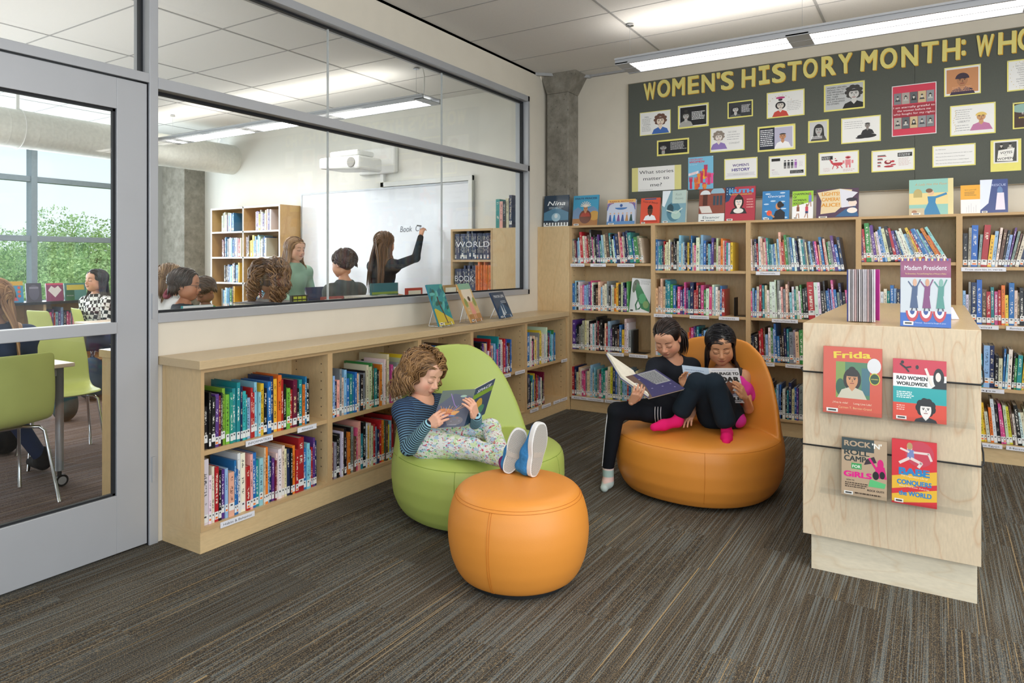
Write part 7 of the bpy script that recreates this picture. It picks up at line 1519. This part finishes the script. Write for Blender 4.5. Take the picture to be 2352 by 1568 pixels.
p = floor_pt(212, 905, .05); backpack((p.x, p.y), 1.15, '#33485c', 'blue grey backpack behind the sideways lime chair'); p = floor_pt(150, 965, .0); backpack((p.x, p.y), .8, '#2c4a50', 'dark teal bag on the floor under the near table'); p = floor_pt(10, 1040, .0); backpack((p.x, p.y), .9, '#16171b', 'black bag on the floor at the left picture edge')

# ------------------------------------------------------------------ classroom people
def bg_person(label, hp, f, s=1.0, pose='sit', hairc=('#2a1c16', '#5a4030'), hs=dict(mode='long', length=.30, count=220, rad=.006), skin='#dcab8c', top='#555b60', bottom='#2a3444', arms=None, sleeve=True, extra=None, topm=None, pitch=-.12, name='person', shoe_col=None):
    H = Vector(hp); f = Vector(f).normalized(); r_ = Vector((f.y, -f.x, 0)); N_ = H - UP * .135 * s - f * .015; J = {}
    J['skb'] = H - UP * .09 * s; J['nek'] = N_ - UP * .03 * s; J['che'] = N_ - UP * .17 * s - f * .0; J['wai'] = N_ - UP * .33 * s; J['pel'] = N_ - UP * .46 * s
    if pose == 'sit': J['pel'].z = max(.49, J['pel'].z)
    for sd, q in (('R', 1), ('L', -1)):
        J['sh' + sd] = N_ - UP * .075 * s + r_ * q * .155 * s; J['hp' + sd] = J['pel'] + r_ * q * .085 * s
        if pose == 'sit': J['kn' + sd] = J['hp' + sd] + f * .38 * s + r_ * q * .05; J['kn' + sd].z = .48; J['an' + sd] = J['kn' + sd] + f * .03; J['an' + sd].z = .09
        else: J['kn' + sd] = J['hp' + sd] * 1; J['kn' + sd].z = J['pel'].z * .54; J['an' + sd] = J['hp' + sd] * 1; J['an' + sd].z = .09
        J['el' + sd] = J['sh' + sd] - UP * .24 * s + f * .06 + r_ * q * .03; J['wr' + sd] = J['el' + sd] + f * .19 * s - UP * .04 - r_ * q * .06
    if arms: J.update(arms)
    Rm = rotm(f + UP * pitch); hands = []
    for sd, q in (('R', 1), ('L', -1)):
        d = (J['wr' + sd] - J['el' + sd]).normalized(); hands += hand([], J['wr' + sd], J['wr' + sd] + d * .075 * s, -UP + d * .1, q, s=s * 1.0)
    bp = body_prims(J, s, parts='TNUFL'); bp += hands
    for sd in 'RL': bp.append(cap(J['an' + sd], J['an' + sd] + f * .13 * s - UP * .05, .032, .028))
    g = person(name, (J['pel'].x, J['pel'].y, 0), label, bp, (H, Rm, s, head_paint(skin, '#b86e62', hairc[0], '#cf8a72', openness=.5), head_prims()), None, vox=.007, paint_cols=(skin,), group=None, hvox=.003)
    col_cut = cap(J['nek'] + UP * .03, J['nek'] + UP * .13, .055, .08, k=.01, op='-')
    solid('top', body_prims(J, s, .012, 'TU' + ('F' if sleeve else '')) + [col_cut], .007, topm or fabric('cloth_' + top.strip('#'), top), g)
    solid('trousers', body_prims(J, s, .010, 'L') + [cap(J['hpR'], J['hpL'], .085 * s, .085 * s, k=.05)], .007, fabric('cloth_' + bottom.strip('#'), bottom), g)
    for sd in 'RL': solid('shoe', [cap(J['an' + sd] + UP * .03, J['an' + sd], .045, .045), cap(J['an' + sd] - UP * .03 - f * .03, J['an' + sd] + f * .15 * s - UP * .045, .042, .036, k=.03)], .006, fabric('shoe_dark', shoe_col or '#1c1d22'), g)
    hm = hairm('hair_' + hairc[0].strip('#'), *hairc); av = [(J['shR'], J['nek'], .055 * s), (J['shL'], J['nek'], .055 * s), (J['che'], J['nek'], .10 * s)]
    scalp(g, H, Rm, hm, s=s, hairline=.05, off=.008, back=-.06)
    s_, rr, hh, W_ = hair(g, H, Rm, 'x', hm, int(abs(H.x * 100)) + 3, hs.get('count', 220), hs.get('length', .3), hs.get('mode', 'long'), wave=hs.get('wave', 0), rad=hs.get('rad', .006), avoid=av if hs.get('length', .3) > .2 else [], cap_off=.009, s=s, hairline=.048, puff=hs.get('puff', 0), part=hs.get('part', 0))
    strand_mesh('hair', s_, rr, hm, g, 5, hh); return g, J, f, r_
def logo_text(s_, c, ex, h, w, parent, colr='#3a3a3e'):
    A = Art(w, h); A.text(s_, .5, .1, .8, colr, fit=.95); ex = Vector(ex).normalized(); n = ex.cross(UP); A.place('lettering', frame4(Vector(c) - ex * w / 2, ex, UP, n), parent, PAPER)
g, J, f, r_ = bg_person('standing woman with long light brown hair, green top and dark tablet', P(678, 573, 7.15), RGT * .85 - FWD * .45, 1.12, 'stand', ('#6a4c34', '#b08a62'), dict(length=.36, count=260, rad=.006, mode='long'), '#dfb096', '#8fae9a', '#26304a')
tb = empty('tablet', J['che'] + f * .2, 0, 'dark tablet held by the standing woman in green', 'tablet'); c_ = (J['wrR'] + J['wrL']) / 2 + f * .05 + UP * .06
m = MB(); m.obox(c_, r_ * .14, (UP * .9 - f * .3).normalized() * .10, (f * .9 + UP * .3).normalized() * .008); m.build('case', plain('navy_tablet_case', '#1e2748', .4), tb)
wr_ = P(966, 545, 7.32); el_ = P(955, 592, 7.25)
g, J, f, r_ = bg_person('girl with long brown hair and black sweater writing on the whiteboard', P(884, 560, 7.05), FWD * .75 + RGT * .66, 1.10, 'stand', ('#3a2619', '#7a5638'), dict(length=.52, count=300, rad=.006, mode='long'), '#c99372', '#24262a', '#2a2f3a', arms=dict(elR=el_, wrR=wr_))
mk = empty('marker', P(967, 517, 7.42), 0, 'black marker in the raised hand at the whiteboard', 'pen'); m = MB(); a = P(967, 519, 7.36); m.tube([a, a + FWD * .07 - RGT * .05 + UP * .01], .007, 10); m.build('barrel', BLACKP, mk)
bg_person('boy with short dark hair and grey shirt behind the glass', P(789, 606, 5.4), -RGT * .85 + FWD * .45, 1.02, 'stand', ('#2a1a12', '#5a3a28'), dict(length=.07, count=460, rad=.006, mode='bob'), '#d9a180', '#5c605e', '#2c3340', sleeve=False)
g, J, f, r_ = bg_person('girl with frizzy light brown hair and pale sweater, back to the glass', P(622, 642, 4.62), FWD, .98, 'sit', ('#4a3020', '#a27a54'), dict(length=.26, count=420, rad=.006, mode='bob', wave=1.1, puff=.03), '#dcab8c', '#d9d4d4', '#39424e')
bg_person('girl with light brown hair in a white top, far left behind the glass', P(392, 641, 5.02), FWD * .6 + RGT * .5, .98, 'sit', ('#5a3e2c', '#a0805c'), dict(length=.24, count=260, rad=.006, mode='bob'), '#dcab8c', '#d8d8da', '#39424e')
g, J, f, r_ = bg_person('dark haired girl with glasses in profile behind the left glass', P(425, 655, 4.6), RGT * .9 + FWD * .25, .98, 'sit', ('#1a1214', '#40302e'), dict(length=.13, count=340, rad=.006, mode='bob'), '#c98c6c', '#3c414a', '#2c3340')
hc = P(425, 655, 4.6); Rr = Matrix([[float(v) for v in q] for q in rotm(f - UP * .12)]); W2 = lambda x, y, z: hc + Rr @ (Vector((x, y, z)) * .98)
m = MB()
for sx in (-1, 1): m.tube([W2(sx * .03 + .018 * math.cos(w), .094, .002 + .014 * math.sin(w)) for w in np.linspace(0, 6.28, 17)[:-1]], .0015, 5, closed=True); m.tube([W2(sx * .049, .092, .006), W2(sx * .078, .0, .008)], .0015, 5)
m.tube([W2(-.012, .096, .004), W2(.012, .096, .004)], .0015, 5); gl_ = m.build('frame', BLACKP); 
gg = empty('glasses', hc, 0, 'dark framed glasses on the girl in profile', 'glasses'); gl_.data.transform(Matrix.Translation(-hc)); gl_.parent = gg
m = MB(); m.tube([P(388, 672, 4.58) + Vector((.03 * math.cos(w), .02 * math.sin(w), .03 * math.sin(w))) for w in np.linspace(0, 6.28, 13)[:-1]], .014, 8, closed=True); tag(m.build('hair_scrunchie', fabric('dusty_pink_velvet', '#8a4a58')), 'dusty pink scrunchie behind the head of the girl with glasses', 'scrunchie')
bg_person('child in a green shirt bowed over the table behind the glass', P(470, 668, 5.2), -FWD * .7 - RGT * .3, .9, 'sit', ('#3a2a20', '#6a5040'), dict(length=.10, count=300, rad=.006, mode='bob'), '#a8785c', '#2f9a48', '#2c3340', pitch=-.7)
def checkm():
    m, t, b = newmat('black_white_checks'); k = N(t, 'ShaderNodeTexChecker'); k.inputs['Scale'].default_value = 26; t.links.new(coords(t, (1, 1, 1), rot=(.3, .2, .4)), k.inputs[0]); k.inputs[1].default_value = (.8, .79, .77, 1); k.inputs[2].default_value = (.012, .012, .015, 1); t.links.new(k.outputs[0], b.inputs['Base Color']); b.inputs['Roughness'].default_value = .9; return m
bg_person('girl with long black hair in a black and white checked shirt by the window', P(220, 645, 7.45), -RGT * .38 - FWD * .9, 1.12, 'sit', ('#0c0a0c', '#2c2628'), dict(length=.36, count=300, rad=.006, mode='long'), '#d9a588', '#888888', '#3c4a6c', topm=checkm(), pitch=.05)
g, J, f, r_ = bg_person('girl with long reddish blond hair seated at the left picture edge', (-1.25, 1.70, 1.14), Vector((-1, .08, 0)), 1.0, 'sit', ('#7a4a26', '#d8a874'), dict(length=.50, count=320, rad=.006, mode='long'), '#dcab8c', '#33405c', '#2c3a5a', arms=dict(knR=Vector((-1.66, 1.90, .50)), anR=Vector((-1.66, 2.12, .10))), shoe_col='#15161a')
# ------------------------------------------------------------------ outside
LEAFM = []
for nm, c1, c2 in (('bright_foliage', '#7fa65c', '#c2da98'), ('mid_foliage', '#64904a', '#aac87c')):
    m, t, b = newmat(nm); a = N(t, 'ShaderNodeAttribute'); a.attribute_name = 'Col'; s = N(t, 'ShaderNodeSeparateColor'); t.links.new(a.outputs['Color'], s.inputs[0]); t.links.new(mix(t, s.outputs[0], hexc(c1), hexc(c2)), b.inputs['Base Color']); b.inputs['Roughness'].default_value = .6
    tl = N(t, 'ShaderNodeBsdfTranslucent'); t.links.new(mix(t, s.outputs[0], hexc(c1), hexc(c2)), tl.inputs[0]); mx = N(t, 'ShaderNodeMixShader'); mx.inputs[0].default_value = .35; t.links.new(b.outputs[0], mx.inputs[1]); t.links.new(tl.outputs[0], mx.inputs[2]); t.links.new(mx.outputs[0], t.nodes['Material Output'].inputs[0]); LEAFM.append(m)
BARK = plain('bark', '#5c4c3c', .9)
def tree(px, py_top, d, r, label, seed, mi):
    R = np.random.RandomState(seed); top = P(px, py_top, d); c = top - UP * r * .95; base = -4.0; g = empty('tree', (c.x, c.y, base), 0, label, 'tree', 'trees outside the classroom windows'); n = 24000
    cl = R.normal(size=(60, 3)); cl /= np.linalg.norm(cl, axis=1)[:, None]; cl = np.array(c) + cl * (r * R.uniform(.35, .8, (60, 1))) * np.array([1, 1, .85]); ci = R.randint(0, 60, n); o = R.normal(size=(n, 3)); o /= np.linalg.norm(o, axis=1)[:, None]; ctr = cl[ci] + o * (r * .27 * R.uniform(.55, 1.0, (n, 1)) ** .5)
    u = R.normal(size=(n, 3)); u /= np.linalg.norm(u, axis=1)[:, None]; w = np.cross(u, R.normal(size=(n, 3))); w /= np.linalg.norm(w, axis=1)[:, None]; sz = R.uniform(.028, .060, (n, 1)); P4 = np.stack([ctr - u * sz, ctr + w * sz * .5, ctr + u * sz, ctr - w * sz * .5], axis=1).reshape(-1, 3)
    np_mesh('crown', P4, np.arange(4 * n).reshape(-1, 4), LEAFM[mi], g, cols=np.repeat(R.uniform(0, 1, (n, 1)), 4, axis=0) * np.ones((1, 3)), smooth=False)
    m = MB(); m.tube([(c.x, c.y, base), (c.x + .1, c.y, c.z - r * .5), (c.x, c.y + .1, c.z + r * .3)], [.28, .2, .06], 10); m.build('trunk', BARK, g, smooth=True)
for i, (px, py, d, r, mi, lb) in enumerate(((-60, 470, 20, 3.2, 0, 'leafy green tree at the left picture edge outside'), (40, 492, 24, 3.2, 1, 'lower green tree outside, left of the window mullion'), (128, 468, 21, 2.9, 0, 'tall leafy tree outside just right of the window mullion'), (215, 466, 22, 2.7, 1, 'leafy tree outside above the girl in checks'), (290, 475, 24, 3.0, 0, 'leafy tree outside beyond the door stile'), (90, 540, 17, 2.2, 1, 'nearer low tree outside behind the mullion'), (180, 560, 16, 2.0, 0, 'nearer low bush-like tree outside above the window counter'), (10, 560, 16, 2.0, 0, 'nearer low tree outside at left of the windows'))): tree(px, py, d, r, lb, i + 5, mi)
m = MB(); m.box(-60, XG - .3, -20, 60, -4.1, -4.0); structure(m.build('ground_outside', plain('grass_ground', '#7f9a5c', .95)))
# which books show largest
def vis(b):
    p = b['M'] @ Vector((b['t'] / 2, 0, b['h'] / 2)); dx = p.x - CAMX; d = -dx * SA + p.y * CA; u = CX + FPX * (dx * CA + p.y * SA) / d
    n = (b['M'].to_3x3() @ Vector((0, -1, 0))); vdir = (Vector((CAMX, 0, CH)) - p).normalized()
    hid = 0 if u > 2380 else 1
    vv = HY + FPX * (CH - p.z) / d
    if 1845 < u < 2250 and vv > 720: hid = 0
    if b['place'] == 'x': hid = 0                      # behind the island
    if 905 < u < 1200 and vv > 870: hid *= .3                      # behind the green chair
    if 1440 < u < 1740 and vv > 760: hid *= .35                     # behind the readers
    return b['t'] * b['h'] / d ** 2 * max(.05, n.dot(vdir)) * hid
for b in BOOKS: b['vis'] = vis(b)
order = sorted(range(len(BOOKS)), key=lambda i: -BOOKS[i]['vis']); NIND = 272
ind = set(order[:NIND])
INK = dict(k='#e8e4da', n='#e6dcc0', b='#f0efe8', l='#1d3a5c', t='#eef0e4', r='#f4ecd8', m='#e8cf9a', p='#f6f0f2', v='#eadff2', o='#2a1a14', y='#33261a', g='#f0f2e4', w='#33363c', c='#4a3a2c', s='#22242a', d='#e6d2a8', i='#26331a', q='#0f3a3c', a='#3a2f26', e='#5a2a24')
def bookmesh(bs, which):
    """geometry of the given part of all books in bs, in each book's own frame (or world for many)"""
    v, f, col, ink, spn = [], [], [], [], []
    for b, M in bs:
        t, h, d = b['t'], b['h'], b['d']; c = .0018; cc = hexc(PALC[b['c']]); R = random.Random(b['seed']); cc = tuple(min(1, x * R.uniform(.8, 1.15)) for x in cc); ik = hexc(INK[b['c']])
        def bx(x0, x1, y0, y1, z0, z1, colr, sp=False):
            k = len(v); P8 = [(x0, y0, z0), (x1, y0, z0), (x1, y1, z0), (x0, y1, z0), (x0, y0, z1), (x1, y0, z1), (x1, y1, z1), (x0, y1, z1)]
            v.extend([M @ Vector(p) for p in P8]); fs = [(0, 3, 2, 1), (4, 5, 6, 7), (0, 1, 5, 4), (1, 2, 6, 5), (2, 3, 7, 6), (3, 0, 4, 7)]
            for fi, q in enumerate(fs):
                f.append([k + i for i in q])
                for i in q:
                    col.append(colr + (1,)); ink.append(ik + (1,)); p = P8[i]
                    spn.append(((p[0] / t * 2 - 1) if (sp and fi == 2) else 9.0, p[2] + b['rnd'], p[2] / h))
        if which == 'cover': bx(0, t, 0, c, 0, h, cc, True); bx(0, c, c, d, 0, h, cc); bx(t - c, t, c, d, 0, h, cc)
        if which == 'pages': bx(c, t - c, c, d - .003, .003, h - .004, (1, 1, 1))
        if which == 'label':
            z0 = .012 if b['seed'] < .8 else .03
            bx(.0006, t - .0006, -.0004, .0, z0, z0 + .036, hexc('#e9e9e6')); bx(t * .3, t * .7, -.0006, -.0004, z0 + .022, z0 + .030, hexc('#4a4a4e'))
            if b['dot']: bx(t * .2, t * .8, -.0007, -.0005, z0 + .003, z0 + .012, hexc('#ee7a2c'))
    me = bpy.data.meshes.new('book_' + which); me.from_pydata([tuple(p) for p in v], [], f)
    if which != 'pages':
        a = me.color_attributes.new('Col', 'FLOAT_COLOR', 'CORNER'); a.data.foreach_set('color', np.array(col, dtype=np.float32).ravel())
    if which == 'cover':
        a = me.color_attributes.new('Ink', 'FLOAT_COLOR', 'CORNER'); a.data.foreach_set('color', np.array(ink, dtype=np.float32).ravel())
        a = me.attributes.new('Spine', 'FLOAT_VECTOR', 'CORNER'); a.data.foreach_set('vector', np.array(spn, dtype=np.float32).ravel())
    me.materials.append({'cover': SPM, 'pages': PAGES, 'label': LABEL}[which]); me.update(); return me
I4 = Matrix.Identity(4)
def size_word(b): return 'thick' if b['t'] > .026 else ('thin' if b['t'] < .0125 else ('tall' if b['h'] > .268 else ''))
for i, b in enumerate(BOOKS):
    if i not in ind: continue
    M = b['M'] @ Matrix.Translation((0, 0, abs(b['lift']) if b['lift'] else 0)); r = bpy.data.objects.new('book', None); COL.objects.link(r); r.matrix_world = M; r.empty_display_size = .02
    lab = ('%s %s book, %s from left, %s' % (size_word(b), CN[b['c']], ORD[b['k']], b['place'].replace(', right part', ''))).strip()
    if 'right part' in b['place']: lab = ('%s book, %s of the right-hand group, %s' % (CN[b['c']], ORD[b['k']], b['place'].replace(', right part', '')))
    tag(r, lab, 'book', b['grp'])
    for w_ in ('cover', 'pages') + (('label',) if b['lab'] else ()):
        o = bpy.data.objects.new({'cover': 'cover', 'pages': 'pages', 'label': 'spine_label'}[w_], bookmesh([(b, I4)], w_)); COL.objects.link(o); o.parent = r
rest = [(b, b['M'] @ Matrix.Translation((0, 0, abs(b['lift']) if b['lift'] else 0))) for i, b in enumerate(BOOKS) if i not in ind]
rr_ = empty('library_books', (2.2, 5.65, .134), 0, 'remaining small rows of mixed library books on the far and hidden shelves', 'books'); rr_['kind'] = 'stuff'
for w_ in ('cover', 'pages', 'label'):
    me = bookmesh([q for q in rest if w_ != 'label' or q[0]['lab']], w_); me.transform(Matrix.Translation((-2.2, -5.65, -.134)))
    o = bpy.data.objects.new({'cover': 'covers', 'pages': 'pages', 'label': 'spine_labels'}[w_], me); COL.objects.link(o); o.parent = rr_
print('BOOKS', len(BOOKS))

# big white words running across the encyclopedia spines
for s_, z, x0, x1 in (('WORLD', 1.50, -.97, -.55), ('BOOK', 1.155, -.98, -.74)):
    A = Art(x1 - x0, .09); A.text(s_, .5, .02, .9 if s_ == 'WORLD' else .9, '#e4e6ee', fit=.98); o = A.place('spine_lettering', frame4((x0, 5.614, z), (1, 0, 0), (0, 0, 1), (0, -1, 0)), rr_, PAPER)
for o in (UB, UW): bpy.data.objects.remove(o)
